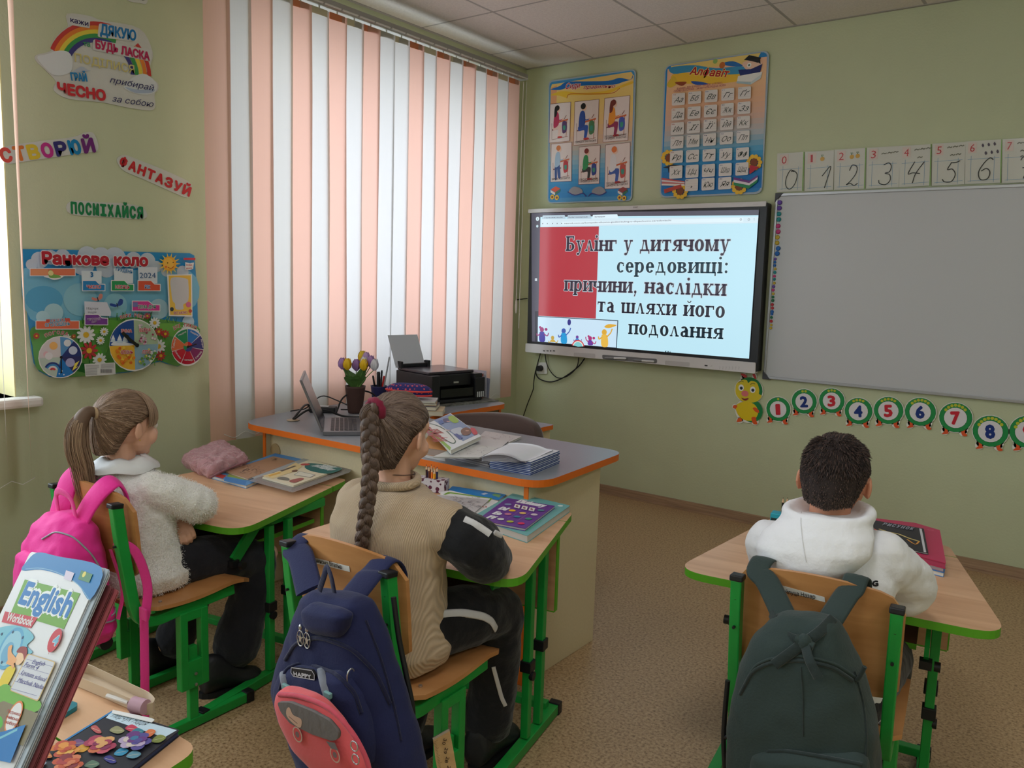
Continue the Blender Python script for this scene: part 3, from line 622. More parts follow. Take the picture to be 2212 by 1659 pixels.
P.text('Алфавіт', (1365, 285), (1705, 310), 62, (185, 35, 45), (245, 225, 120), bold=.03, shear=.15)
P.text('БУКВА ДО БУКВИ - БУДЕ СЛОВО,', (1258, 418), (1655, 365), 16, (170, 60, 110), bold=0); P.text('СЛОВО ДО СЛОВА - ЗАЗВУЧИТЬ РІДНА МОВА.', (1230, 440), (1685, 385), 16, (170, 60, 110), bold=0)
# reader with a mortarboard and a book
P.blob([(1830, 185), (1900, 160), (1990, 175), (1980, 240), (1900, 255), (1850, 235)], (238, 200, 180)); P.disc((1885, 205), 20, (245, 245, 245)); P.disc((1885, 205), 9, (60, 90, 80)); P.poly([(1840, 160), (1885, 118), (1990, 140), (1960, 185), (1890, 165)], (30, 30, 34)); P.poly([(1850, 160), (1960, 180), (1985, 195), (1980, 150)], (35, 35, 40))
P.poly([(1790, 245), (1900, 240), (1900, 305), (1810, 305)], (35, 50, 120)); P.poly([(1900, 240), (2000, 195), (1975, 290), (1900, 305)], (35, 45, 110)); P.poly([(1790, 300), (2000, 262), (1985, 310), (1900, 350), (1780, 345)], (235, 235, 235)); P.poly([(1780, 345), (1900, 352), (1900, 375), (1775, 362)], (170, 195, 205)); P.poly([(1900, 352), (1998, 280), (1985, 320), (1900, 375)], (205, 215, 220))
rows = [('Аа Бб Вв Гг Ґґ', 455, 560, 25), ('Дд Ее Єє Жж Зз', 585, 690, 25), ('Ии Іі Її Йй Кк', 710, 815, 25), ('Лл Мм Нн Оо Пп', 830, 935, 22), ('Рр Сс Тт Уу Фф', 955, 1060, 15), ('Хх Цц Чч Шш Щщ', 1085, 1195, 12), ('_ ь Юю Яя _', 1205, 1310, 10)]
xs = [1222, 1362, 1505, 1650, 1795]
for (x, y, c) in ((1190, 1010, 0), (1930, 1050, 0), (1800, 1260, 0), (1290, 1300, 0)):
    for a in range(10): P.disc((x+52*cos(a*.628), y+52*sin(a*.628)), 20, (238, 190, 50), n=8)
    P.disc((x, y), 34, (130, 65, 30))
P.poly([(1140, 1095), (1220, 1070), (1330, 1080), (1260, 1110)], (30, 30, 32)); P.poly([(1185, 1100), (1300, 1105), (1290, 1140), (1190, 1140)], (30, 30, 32))
for k, c in enumerate(((205, 90, 90), (225, 215, 220), (200, 110, 110), (235, 225, 220))): P.poly([(1130, 1185+k*17), (1330, 1215+k*8), (1330, 1232+k*8), (1130, 1200+k*17)], c)
P.poly([(1150, 1285), (1300, 1240), (1305, 1270), (1155, 1320)], (190, 70, 60))
for k, c in enumerate(((120, 60, 140), (230, 220, 230), (40, 140, 90))): P.poly([(1755, 1180+k*22), (1890, 1210+k*20), (1965, 1160+k*18), (1960, 1185+k*18), (1885, 1240+k*20), (1755, 1205+k*22)], c)
P.poly([(1895, 1075), (1980, 1090), (1900, 1150), (1890, 1150)], (190, 40, 60))
for (r, ya, yb, sl) in rows:
    for k, L in enumerate(r.split()):
        if L == '_': continue
        x = xs[k]-(ya-455)*.035; dy = -k*sl*.55 if ya < 900 else -k*7; y0_, y1_ = ya+dy, yb+dy
        hs = P.h
        P.poly([(x, y0_), (x+112, y0_-9), (x+109, y1_-8), (x-3, y1_)], (226, 222, 222), rnd=.008)
        for q in (.4, .6, .8): P.line([(x+4, y0_+(y1_-y0_)*q), (x+106, y0_+(y1_-y0_)*q-8)], .0007, (190, 170, 175))
        w = 82 if len(L) > 1 else 20; cxx = x+55
        P.text(L, (cxx-w/2, y0_+78), (cxx+w/2, y0_+72), 46 if len(L) > 1 else 28, (45, 60, 55), bold=-.005, shear=.5)
        P.text(L, (x+8, y0_+16), (x+32, y0_+14), 9, (60, 70, 150) if k else (190, 60, 60), bold=0); P.h = hs
P.build('printed_picture', t)
# ---- number cards above the whiteboard: hand-drawn strokes
ZD = (1640, 280, 3.456)
DIG = {'0': [[(.62, .9), (.4, .98), (.12, .6), (.08, .2), (.35, .02), (.7, .3), (.85, .75), (.62, .95), (.45, .9)]],
       '1': [[(.1, .55), (.85, 1.0), (.3, .0)]], '2': [[(.3, .72), (.5, .98), (.8, .9), (.75, .6), (.4, .25), (.1, .05), (.35, .12), (.6, .02), (.85, .12)]],
       '3': [[(.4, .9), (.7, 1.0), (.85, .85), (.75, .6), (.48, .52), (.75, .45), (.78, .2), (.5, .0), (.15, .05), (.1, .2)]], '4': [[(.45, 1.0), (.1, .45), (.35, .48), (.72, .45)], [(.95, 1.0), (.5, .45), (.32, .0)]],
       '5': [[(.55, .9), (.35, .58), (.6, .6), (.75, .35), (.55, .02), (.2, .0), (.08, .12)], [(.52, .9), (.8, .92), (1.0, 1.0)]], '6': [[(.95, .92), (.75, 1.0), (.4, .75), (.1, .35), (.2, .02), (.6, .05), (.75, .35), (.55, .52), (.25, .4)]],
       '7': [[(.3, .85), (.45, 1.0), (.7, .92), (1.0, 1.0), (.45, .0)], [(.4, .5), (.85, .52)]]}
cards = [('0', 145, 338, 178, 468, 'plain'), ('1', 352, 560, 166, 462, 'bee'), ('2', 572, 800, 150, 452, ''), ('3', 812, 1050, 136, 442, ''), ('4', 1058, 1288, 122, 430, ''), ('5', 1302, 1540, 105, 420, ''), ('6', 1550, 1815, 88, 408, ''), ('7', 1826, 2120, 72, 400, '')]
dig_px = {'0': (190, 300, 300, 448), '1': (460, 548, 275, 437), '2': (640, 752, 262, 420), '3': (880, 1005, 248, 410), '4': (1098, 1240, 240, 400), '5': (1355, 1500, 232, 390), '6': (1625, 1755, 212, 375), '7': (1915, 2040, 205, 365)}
cnt = {'1': ('single fruit', 1), '2': ('two fruits', 2), '3': ('three birds', 3), '4': ('four feathers', 4), '5': ('five birds', 5), '6': ('six berries', 6), '7': ('seven leaves', 7)}
for (d, x0, x1, y0_, y1_, _k) in cards:
    P = back_print(ZD, -.006-.0004*int(d)); ex = (x1-x0); sl = -.06*ex
    a = P.q((x0, y1_)); t = thing('number_card', 'laminated number card '+{'0': 'with a big 0 and no picture, leftmost of the strip', '1': 'with a big 1 and one pineapple', '2': 'with a big 2 and two little fruits', '3': 'with a big 3 and a row of three sketches', '4': 'with a big 4 and four grey sketches', '5': 'with a big 5 and five birds', '6': 'with a big 6 and six dark dots', '7': 'with a big 7, cut off by the frame'}[d], 'card', (a[0], 0, a[1]))
    out = [(x0-10, y0_), (x1, y0_+sl), (x1-8, y1_-12), (x0-14, y1_)]
    solid('card', P, out, .002, mat('laminated_card', (205, 205, 198), .12, spec=.6), t)
    if d in '0246': P.poly([(x1-8, y0_+sl), (x1, y0_+sl), (x1-10, y1_-12), (x1-18, y1_-12)], (120, 165, 80))
    bx0, bx1, by0, by1 = x0+18, x1-30, y0_+(y1_-y0_)*.40, y1_-25
    for f in (0, .8): 
        X = bx0+(bx1-bx0)*f+15; P.line([(X, by0-20), (X-8, by1+8)], .0018, (110, 150, 185))
    for Y in (by0, by1-6): P.line([(bx0-12, Y+8), (bx1+8, Y-8)], .0018, (110, 150, 185))
    P.poly([(x0+12, y0_+10), (x0+75, y0_+6), (x0+72, y0_+85), (x0+8, y0_+90)], (214, 196, 190))
    P.text(d, (x0+(32 if d == '1' else 22), y0_+78), (x0+(48 if d == '1' else 58), y0_+76), 58, (185, 50, 60), bold=-.005)
    if d in cnt:
        for q in range(cnt[d][1]):
            px_ = x0+120+(q % 3)*44+(22 if q > 2 else 0); py_ = y0_+(30 if q < 3 and cnt[d][1] > 3 else 45)+(q//3)*42-6*(q % 3)
            if d in '12': P.disc((px_, py_+8), 16, (205, 160, 60)); P.line([(px_, py_-6), (px_-8, py_-22), (px_+10, py_-20)], .004, (70, 110, 60))
            elif d == '6': P.blob([(px_-9, py_), (px_, py_-14), (px_+10, py_+2), (px_, py_+14)], (70, 60, 80))
            else: P.line([(px_-18, py_+4), (px_-4, py_-6), (px_+8, py_), (px_+20, py_-8)], .005, (110, 110, 95), smooth=2)
    dx0, dx1, dy0, dy1 = dig_px[d]
    for st in DIG[d]: P.line([(dx0+(dx1-dx0)*u_, dy1+(dy0-dy1)*v_) for u_, v_ in st], .0045, (35, 35, 35), smooth=6)
    P.build('printed_number', t, print_mat('laminated_print', .12, spec=.6))
# ---- whiteboard
wb = thing('whiteboard', 'large blank white magnetic board with a thin grey metal frame', 'whiteboard', (1.9, -.01, .89))
WX0, WX1, WZt, WZb = 1.8308, 3.95, 1.9645, .8937
M_wb = mat('whiteboard_enamel', (198, 200, 206), .34, spec=.4); M_alu = mat('aluminium', (178, 178, 182), .35, metal=.6)
m = MB(); m.box(((WX0+WX1)/2, -.011, (WZt+WZb)/2), (WX1-WX0, .018, WZt-WZb)); m.build('writing_surface', M_wb, wb)
m = MB()
for z in (WZt-.006, WZb+.008): m.box(((WX0+WX1)/2, -.014, z), (WX1-WX0, .026, .016))
for x in (WX0+.006, WX1-.006): m.box((x, -.014, (WZt+WZb)/2), (.014, .025, WZt-WZb))
m.build('board_frame', M_alu, wb, bevel=.002)
for x, z, q in ((WX0, WZt, 1), (WX0, WZb, -1)):
    m = MB(); m.add([(x-.004, -.03, z+.004*q), (x+.045, -.03, z+.004*q), (x+.012, -.03, z-.03*q), (x-.004, -.03, z-.05*q), (x-.004, -.001, z+.004*q), (x+.045, -.001, z+.004*q), (x+.012, -.001, z-.03*q), (x-.004, -.001, z-.05*q)], [(0, 1, 2, 3), (4, 7, 6, 5), (0, 4, 5, 1), (1, 5, 6, 2), (2, 6, 7, 3), (3, 7, 4, 0)]); m.build('corner_cap', mat('corner_grey', (70, 72, 80), .5), wb, bevel=.003)
# magnets down the left edge of the board
mg = [(154, 545, 19, 'purple'), (151, 586, 19, 'purple'), (148, 630, 18, 'teal'), (147, 671, 18, 'teal'), (142, 720, 18, 'pink'), (142, 762, 18, 'pink'), (137, 804, 17, 'yellow'), (134, 845, 17, 'yellow'), (142, 887, 18, 'blue'), (135, 926, 19, 'blue'),
      (121, 966, 11, 'purple'), (117, 990, 11, 'blue'), (116, 1014, 11, 'blue'), (120, 1040, 11, 'yellow'), (117, 1066, 12, 'teal'), (114, 1094, 11, 'pink'), (114, 1118, 11, 'teal'), (113, 1146, 11, 'yellow'), (108, 1172, 12, 'purple'), (104, 1198, 12, 'pink'), (105, 1226, 11, 'yellow'), (103, 1250, 11, 'green'), (102, 1276, 12, 'green'), (98, 1306, 12, 'red'), (99, 1332, 12, 'red'), (97, 1360, 13, 'blue'), (95, 1376, 11, 'blue'), (92, 1402, 11, 'green'), (90, 1430, 12, 'red'), (90, 1458, 10, 'yellow'), (87, 1482, 11, 'yellow')]
MCOL = dict(purple=(100, 60, 170), teal=(0, 140, 150), pink=(205, 50, 130), yellow=(205, 175, 40), blue=(0, 100, 190), green=(0, 110, 70), red=(190, 30, 45))
Pq = back_print(ZD, -.022); counts = {}
big = {'purple': ['uppermost large purple round magnet on the board edge', 'large purple round magnet just below the top one'], 'teal': ['upper of two large teal magnets on the board edge', 'lower of two large teal magnets on the board edge'], 'pink': ['upper of two large pink magnets on the board edge', 'lower of two large pink magnets on the board edge'], 'yellow': ['upper of two large yellow magnets on the board edge', 'lower of two large yellow magnets on the board edge'], 'blue': ['upper of two large blue magnets on the board edge', 'lower of two large blue magnets on the board edge']}
prev = None
for i, (x, y, r, c) in enumerate(mg):
    a = Pq.q((x, y)); R = Pq.rad((x, y), r)*.95
    o_ = MB(); o_.T = Matrix.Translation((a[0], -.022, a[1])) @ Matrix.Rotation(pi/2, 4, 'X'); o_.lathe([(0, 0), (R, 0), (R, R*.3), (R*.8, R*.62), (R*.55, R*.55), (0, R*.5)], n=18)
    o_ = o_.build('magnet', mat('magnet_'+c, MCOL[c], .35)); o_.name = 'magnet'
    if i < 10: lab = big[c][counts.get(c, 0)]; counts[c] = counts.get(c, 0)+1
    else:
        nb = mg[i-1][3]; na = mg[i+1][3] if i+1 < len(mg) else None
        lab = f'small {c} round magnet directly under a {nb} one' + (f' and above a {na} one' if na else ', lowest of the column')
        lab = {26: 'lower small blue magnet, between its blue twin and a green one', 18: 'small purple magnet in the middle of the magnet column', 28: 'small red magnet below green, near the column bottom', 13: 'uppermost of the small yellow magnets, under the blue pair', 17: 'small yellow magnet between a teal and a purple one'}.get(i, lab)
    tag(o_, lab, 'magnet', 'round magnets along the whiteboard edge')
# ---- caterpillar number train
ZE = (1560, 780, 3.393); P = back_print(ZE, -.008)
def cutout(name, label, cat, disc_list, group=None):
    pass
M_cut = mat('cut_card_white', (228, 228, 222), .6)
def outline_solid(P, t, shapes, pad):
    b = MB(); b.T = Matrix((P.U, P.V, P.N)).transposed().to_4x4(); b.T.translation = P.O
    for c, rx, ry in shapes:
        C = P.q(c); k = P.rad(c, 1); b.prism([(C[0]+(rx+pad)*k*cos(a*pi/12), C[1]+(ry+pad)*k*sin(a*pi/12)) for a in range(24)], -.006, -.0003)
    return b.build('card_backing', M_cut, t)
tr = [('1', 411, 352, 88, 'red', 1), ('2', 601, 296, 90, 'blue', 2), ('3', 803, 290, 90, 'red', 3), ('4', 999, 366, 96, 'blue', 4), ('5', 1219, 362, 100, 'red', 5), ('6', 1452, 372, 103, 'blue', 6), ('7', 1711, 414, 108, 'red', 7), ('8', 1966, 514, 114, 'blue', 8), ('9', 2245, 520, 120, 'red', 9)]
g_ = 'caterpillar number segments under the whiteboard'
for (d, x, y, r, c, n) in tr:
    P = back_print(ZE, -.008); a = P.q((x, y)); t = thing('number_segment', f'caterpillar segment with a {c} {d} and '+{1: 'a single yellow dot', 2: 'two yellow dots', 3: 'three yellow dots', 4: 'four yellow dots', 5: 'five yellow dots', 6: 'six yellow dots', 7: 'seven yellow dots', 8: 'eight yellow dots', 9: 'nine yellow dots, cut off by the frame'}[n], 'wall decoration', (a[0], 0, a[1]))
    fx = [(x-r*.72, y+r*.92), (x+r*.5, y+r*1.0)]
    kx = 1.0
    outline_solid(P, t, [((x, y), r, r)]+[((f[0], f[1]), r*.2, r*.22) for f in fx]+[((f[0]+r*.08, f[1]-r*.2), r*.2, r*.25) for f in fx], 5)
    for i, f in enumerate(fx):
        P.blob([(f[0]-r*.05, f[1]-r*.35), (f[0]+r*.22, f[1]-r*.3), (f[0]+r*.18, f[1]), (f[0]+r*.25, f[1]+r*.14), (f[0]+r*.02, f[1]+r*.2), (f[0]-r*.22, f[1]+r*.18), (f[0]-r*.02, f[1]-r*.02)] if i == 0 else [(f[0]-r*.15, f[1]-r*.35), (f[0]+r*.2, f[1]-r*.3), (f[0]+r*.12, f[1]), (f[0]+r*.3, f[1]+r*.2), (f[0]+r*.12, f[1]+r*.28), (f[0]-r*.08, f[1]+r*.15)], (226, 88, 40))
    P.disc((x, y), r, (20, 120, 60)); P.disc((x, y), r*.97, (30, 145, 75)); P.disc((x-r*.01, y+r*.02), r*.72, (20, 115, 60)); P.disc((x-r*.01, y+r*.02), r*.69, (228, 226, 232))
    for q in range(n):
        an = radians(90-(q-(n-1)/2)*17); P.disc((x+r*.84*cos(an), y-r*.84*sin(an)), r*.1, (190, 195, 50), n=10)
    hh = r*.82; wd = .2 if d == '1' else .33; P.text(d, (x-r*wd, y+hh*.52), (x+r*wd, y+hh*.52), hh*1.02, (205, 35, 55) if c == 'red' else (20, 50, 130), bold=.05)
    P.build('printed_face', t)
P = back_print(ZE, -.008); a = P.q((195, 330)); t = thing('caterpillar_head', 'yellow smiling caterpillar card with red feelers and green back', 'wall decoration', (a[0], 0, a[1]), group=None)
outline_solid(P, t, [((195, 215), 104, 92), ((190, 365), 95, 85), ((128, 435), 22, 18), ((240, 445), 24, 22), ((160, 108), 14, 18), ((236, 112), 14, 24), ((92, 335), 16, 16), ((150, 125), 14, 14)], 4)
for pts in ([(135, 95), (155, 92), (178, 105), (182, 125), (165, 122)], [(222, 98), (240, 96), (250, 125), (240, 140), (232, 120)]): P.blob(pts, (205, 60, 60))
P.disc((200, 215), 97, (20, 120, 60)); P.disc((215, 365), 84, (20, 130, 70)); P.blob([(98, 200), (110, 160), (150, 138), (180, 140), (192, 160), (215, 145), (255, 160), (272, 210), (270, 240), (290, 255), (265, 290), (215, 305), (150, 295), (105, 250)], (222, 200, 40))
P.blob([(105, 320), (150, 300), (215, 305), (255, 340), (262, 390), (225, 435), (160, 430), (118, 395), (100, 350)], (228, 200, 20))
P.blob([(78, 340), (88, 322), (112, 326), (100, 348)], (220, 90, 40)); P.blob([(225, 345), (245, 340), (268, 360), (270, 378), (245, 372)], (226, 90, 30)); P.blob([(120, 418), (140, 420), (145, 440), (112, 446), (108, 438)], (226, 90, 30)); P.blob([(215, 415), (245, 410), (252, 440), (258, 462), (228, 458)], (226, 90, 30))
for ex, ey in ((140, 195), (225, 210)): P.disc((ex, ey), 24, (240, 240, 240), sx=.85); P.disc((ex+1, ey+3), 12, (60, 80, 100)); P.disc((ex+1, ey+3), 6, (15, 15, 20)); P.line([(ex-18, ey-38), (ex, ey-48), (ex+18, ey-42)], .003, (60, 60, 30), smooth=2)
P.disc((168, 238), 27, (225, 120, 120), sy=.8); P.blob([(142, 268), (165, 275), (195, 270), (180, 288), (158, 286)], (130, 40, 40)); P.build('printed_face', t)
# ================================================================== STICKERS ON THE LEFT WALL
ZA = (0, 0, 3.191)
def sticker(label, outline, z=ZA, name='wall_sticker', smooth=True):
    P = left_print(z, .0045); a = P.q(outline[0]); t = thing(name, label, 'sticker', (0, a[0], a[1]))
    pts = [Vector((*P.q(p), 0)) for p in outline]; N = len(pts); out = []
    for i in range(N):
        A, B_2, C, D = pts[i-1], pts[i], pts[(i+1) % N], pts[(i+2) % N]
        for k in range(4 if smooth else 1):
            u = k/4; out.append(tuple((.5*((2*B_2)+(C-A)*u+(2*A-5*B_2+4*C-D)*u*u+(3*B_2-A-3*C+D)*u**3))[:2]))
    solid('laminated_paper', P, out, .003, mat('laminated_paper', (206, 208, 204), .22, spec=.6, bump=(25, .25)), t, uv=True); return t, P
PMG = print_mat('glossy_print', .2, spec=.55)
t, P = sticker('rainbow and cloud sticker with polite words in several colours', [(465, 95), (620, 110), (700, 140), (960, 195), (1050, 350), (1040, 440), (1010, 520), (1085, 570), (1090, 620), (1065, 650), (1060, 755), (900, 745), (700, 705), (470, 680), (370, 620), (385, 560), (310, 480), (250, 420), (250, 380), (350, 350), (370, 280), (430, 210), (470, 180)])
for i, c in enumerate(((195, 60, 55), (225, 130, 50), (225, 205, 70), (60, 150, 80), (60, 60, 130))):
    r = 1-.085*i; C = (685, 440)
    def arc(a0, a1, w): P.line([(C[0]+(345*r)*cos(radians(a)), C[1]+55-(330*r)*sin(radians(a))+ (C[0]+(345*r)*cos(radians(a))-685)*.12) for a in range(a0, a1+1, 8)], P.rad(C, 30), c)
    arc(64, 160, 28); arc(2, 46, 28)
CL = (214, 220, 224)
P.blob([(255, 395), (320, 375), (400, 350), (470, 360), (500, 420), (480, 500), (380, 520), (310, 470)], CL); P.blob([(600, 480), (560, 460), (500, 500), (620, 490)], (180, 190, 205)); P.blob([(940, 520), (1010, 515), (1080, 580), (1060, 640), (960, 650), (850, 600)], CL); P.blob([(860, 600), (930, 640), (1040, 640), (1060, 615), (960, 620)], (170, 185, 210))
P.poly([(470, 110), (620, 130), (615, 195), (470, 170)], (208, 210, 210)); P.poly([(680, 160), (950, 200), (945, 290), (670, 255)], (208, 210, 210), rnd=.01); P.poly([(640, 270), (1045, 345), (1040, 425), (635, 345)], (208, 210, 210), rnd=.01)
def T(s, A, B, h, c, **k): P.text(s, A, B, h, c, **k)
T('кажи', (483, 152), (608, 182), 34, (45, 40, 90), bold=.03); T('ДЯКУЮ', (685, 235), (940, 282), 70, (25, 120, 185), bold=.04, shear=.15)
T('та', (572, 318), (620, 322), 36, (60, 150, 100), bold=.03); T('БУДЬ ЛАСКА', (655, 332), (1030, 418), 56, (185, 40, 90), bold=.05)
T('ПОДІЛИСЯ', (512, 425), (925, 508), 58, (205, 195, 130), bold=.02); T('ГРАЙ', (488, 555), (600, 562), 52, (35, 130, 190), bold=.04)
T('ЧЕСНО', (392, 640), (728, 695), 70, (200, 50, 60), bold=.06); T('прибирай', (752, 570), (1060, 628), 42, (40, 40, 95), bold=.0, shear=.35); T('за собою', (770, 700), (1055, 740), 42, (40, 40, 95), bold=.0, shear=.35)
P.build('printed_words', t, PMG)
def word(label, s, cols, A, B, h, outline, bold=.06, dh=0):
    global P
    t, P = sticker(label, outline); n = len(s); d = Vector(B)-Vector(A)
    for i, ch in enumerate(s):
        a = Vector(A)+d*(i/n); b = Vector(A)+d*((i+.88)/n); P.text(ch, tuple(a), tuple(b), h+dh*(i % 2), cols[i % len(cols)], bold=bold)
    P.build('printed_word', t, PMG)
word('sticker word in seven colours from red to purple, left of the others', 'СТВОРЮЙ', [(215, 80, 75), (215, 120, 60), (215, 190, 60), (190, 50, 140), (55, 50, 120), (20, 130, 190), (110, 40, 120)], (12, 1118), (672, 1042), 88, [(10, 1040), (60, 1005), (260, 975), (500, 945), (590, 912), (650, 925), (675, 1035), (560, 1055), (400, 1080), (160, 1115), (60, 1128), (15, 1100)])
word('red slanting word sticker right of the multicoloured word', 'ФАНТАЗУЙ', [(200, 45, 55)], (818, 1135), (1312, 1358), 62, [(810, 1090), (860, 1068), (950, 1100), (1150, 1180), (1310, 1260), (1312, 1320), (1290, 1362), (1180, 1320), (1000, 1240), (860, 1180), (815, 1130)])
word('green capital-letter word sticker above the calendar poster', 'ПОСМІХАЙСЯ', [(30, 130, 80)], (488, 1470), (992, 1508), 76, [(485, 1388), (700, 1395), (880, 1405), (995, 1440), (992, 1510), (740, 1496), (488, 1475)], bold=.05)
t, P = sticker('corner of a white sticker at the top edge, high on the left wall', [(870, -60), (1010, -60), (1012, 22), (960, 20), (880, 2)]); P.text('а', (975, 2), (995, 2), 22, (40, 40, 40)); P.build('printed_word', t, PMG)
# ---- calendar poster
ZB = (20, 520, 5.027)
P = left_print(ZB, .008); OUT = [(145, 88), (700, 100), (1300, 118), (1960, 135), (2010, 160), (2040, 500), (2055, 1050), (2040, 1220), (1960, 1310), (1830, 1365), (1720, 1340), (1640, 1310), (1560, 1330), (1430, 1400), (1300, 1430), (1050, 1452), (780, 1470), (560, 1490), (440, 1480), (330, 1420), (270, 1330), (240, 1150), (190, 700), (150, 300), (132, 140)]
a = P.q((145, 88)); t = thing('wall_poster', 'blue morning-circle calendar poster with dials, clouds and daisies on the left wall', 'poster', (0, a[0], a[1]))
solid('board', P, OUT, .006, mat('poster_board_blue', (60, 140, 190), .4), t)
P.poly([(150, 92), (700, 104), (1300, 122), (1955, 140), (2003, 165), (2030, 500), (2045, 900), (215, 860), (158, 300), (140, 140)], (40, 140, 200))
P.blob([(160, 300), (600, 380), (1200, 330), (1960, 330), (2020, 700), (1500, 860), (700, 880), (230, 850)], (120, 185, 215)); P.disc((380, 640), 150, (90, 168, 210), sx=1.3)
for (x, y, r) in ((330, 210, 90), (450, 180, 80), (580, 170, 80), (850, 170, 110), (1000, 180, 110), (1150, 190, 120), (1350, 210, 90), (1500, 220, 90), (1600, 280, 60), (240, 260, 60), (800, 260, 120), (1050, 290, 110), (1700, 330, 60), (1880, 340, 70)): P.disc((x, y), r, (196, 206, 220))
for (x, y, r, c) in ((770, 640, 180, (140, 195, 215)), (480, 780, 100, (170, 210, 222)), (360, 830, 70, (180, 215, 225)), (1150, 700, 130, (145, 200, 218)), (1620, 740, 110, (170, 205, 220)), (1940, 880, 70, (180, 205, 225))): P.disc((x, y), r, c)
P.blob([(235, 950), (500, 900), (900, 850), (1300, 830), (1700, 860), (2040, 930), (2050, 1080), (2035, 1215), (1955, 1305), (1830, 1358), (1720, 1333), (1640, 1303), (1555, 1323), (1425, 1393), (1050, 1445), (560, 1482), (330, 1412), (275, 1330), (250, 1150)], (98, 156, 78))
P.blob([(700, 880), (1000, 850), (1250, 900), (1000, 1000), (700, 960)], (110, 175, 70)); P.blob([(1500, 920), (1800, 900), (2040, 1000), (1900, 1050), (1600, 1010)], (120, 180, 80)); P.blob([(560, 1100), (900, 1120), (1000, 1250), (700, 1300), (600, 1200)], (100, 175, 60)); P.blob([(640, 1380), (760, 1320), (1040, 1420), (900, 1450)], (40, 110, 50))
random.seed(3)
for k in range(70):
    x = random.uniform(560, 1980); y = random.uniform(860, 1400); 
    if 1040 < x < 1520 and y > 850: y = 860
    P.line([(x, y), (x+random.uniform(-40, 40), y-random.uniform(40, 110))], .003, random.choice([(50, 125, 55), (120, 185, 80), (35, 105, 60), (90, 165, 60)]))
def flower(x, y, r, petal=(228, 230, 232), mid=(225, 180, 50), n=11):
    for k in range(n):
        a = 2*pi*k/n; P.disc((x+r*.62*cos(a), y+r*.62*sin(a)), r*.36, petal, sx=1, sy=.48, rot=-a, n=10)
    P.disc((x, y), r*.3, mid, n=12); P.h -= (n+1)*P.eps*.8
for f in ((815, 1020, 105), (1560, 890, 65), (1600, 1145, 85), (960, 1290, 80), (970, 1080, 50), (1010, 985, 50), (1490, 1260, 70), (1900, 960, 60), (2000, 1000, 50), (600, 1060, 55)): flower(*f)
for f in ((845, 1190, 100), (1600, 985, 50), (1670, 1010, 50), (1475, 815, 40), (1620, 1245, 58), (272, 1030, 38), (675, 1035, 28), (2000, 1250, 60)): flower(*f, petal=(190, 50, 60), n=9)
P.text('Ранкове коло', (330, 248), (1485, 272), 125, (180, 35, 55), (222, 222, 228), bold=.06, ow=.05)
for k in range(14): a = 2*pi*k/14; P.poly([(1710+60*cos(a-.18), 250+60*sin(a-.18)), (1710+125*cos(a), 250+125*sin(a)), (1710+60*cos(a+.18), 250+60*sin(a+.18))], (235, 205, 90))
P.disc((1710, 250), 80, (240, 170, 50)); P.disc((1700, 245), 60, (245, 190, 80)); P.disc((1690, 240), 7, (90, 60, 30)); P.disc((1750, 235), 7, (90, 60, 30)); P.line([(1690, 285), (1725, 300), (1755, 280)], .003, (170, 70, 40), smooth=3); P.disc((1672, 282), 12, (225, 110, 60))
P.poly([(1862, 185), (1990, 185), (1990, 210), (1862, 208)], (205, 60, 75), rnd=.003); P.poly([(1880, 232), (1930, 245), (1975, 235), (1965, 305), (1925, 318), (1880, 310)], (225, 225, 225)); P.text('НОВА', (1890, 272), (1955, 272), 18, (190, 50, 70)); P.text('ШКОЛА', (1890, 306), (1955, 304), 14, (190, 50, 70))
def label_(x0, y0, x1, y1, c, s=None, A=None, B=None, h=30, tc=(205, 60, 80), step=True):
    P.poly([(x0-8, y0-8), (x1*.6+x0*.4, y0-8), (x1*.75+x0*.25, y0+30), (x1+8, y0+34), (x1+8, y1+8), (x0-8, y1+8)] if step else [(x0-8, y0-8), (x1+8, y0-8), (x1+8, y1+8), (x0-8, y1+8)], (226, 226, 230), rnd=.002)
    P.poly([(x0, y0), (x1*.58+x0*.42, y0), (x1*.74+x0*.26, y0+38), (x1, y0+42), (x1, y1), (x0, y1)] if step else [(x0, y0), (x1, y0), (x1, y1), (x0, y1)], c)
    if s: P.text(s, A, B, h, tc, (226, 226, 232), bold=.03)
label_(200, 305, 682, 375, (222, 120, 90), step=False); P.blob([(350, 385), (400, 405), (460, 425), (530, 405), (545, 378)], (226, 226, 230)); P.poly([(205, 308), (390, 308), (390, 372), (205, 372)], (226, 150, 110)); P.blob([(395, 330), (430, 320), (450, 360), (510, 375), (525, 398), (410, 400)], (120, 170, 90)); P.disc((420, 350), 28, (225, 215, 150))
for (x0, x1, y0_, y1_, c1, s_, cc) in ((750, 970, 325, 460, (214, 226, 236), 'ЧИСЛО', (40, 130, 195)), (1100, 1310, 300, 460, (214, 222, 232), 'МІСЯЦЬ', (45, 150, 90)), (1362, 1572, 285, 460, (214, 220, 232), 'РІК', (215, 85, 60))):
    P.poly([(x0, y0_), (x1, y0_+4), (x1, y1_), (x0+8, y1_)], c1, rnd=.002); b_x = {750: 768, 1100: 1078, 1362: 1365}[x0]
    label_(b_x, 434, b_x+235, 538, cc, s_, (b_x+(40 if s_ != 'РІК' else 70), 515), (b_x+(195 if s_ != 'РІК' else 130), 518), 36, (225, 225, 235) if False else (200, 60, 80) if s_ != 'РІК' else (40, 120, 190))
P.text('3', (846, 390), (878, 390), 50, (30, 110, 170), bold=.05); P.text('ГРУДЕНЬ', (1118, 322), (1300, 358), 36, (40, 120, 180), bold=.02); P.text('2024', (1378, 405), (1552, 405), 62, (50, 90, 140), bold=.0)
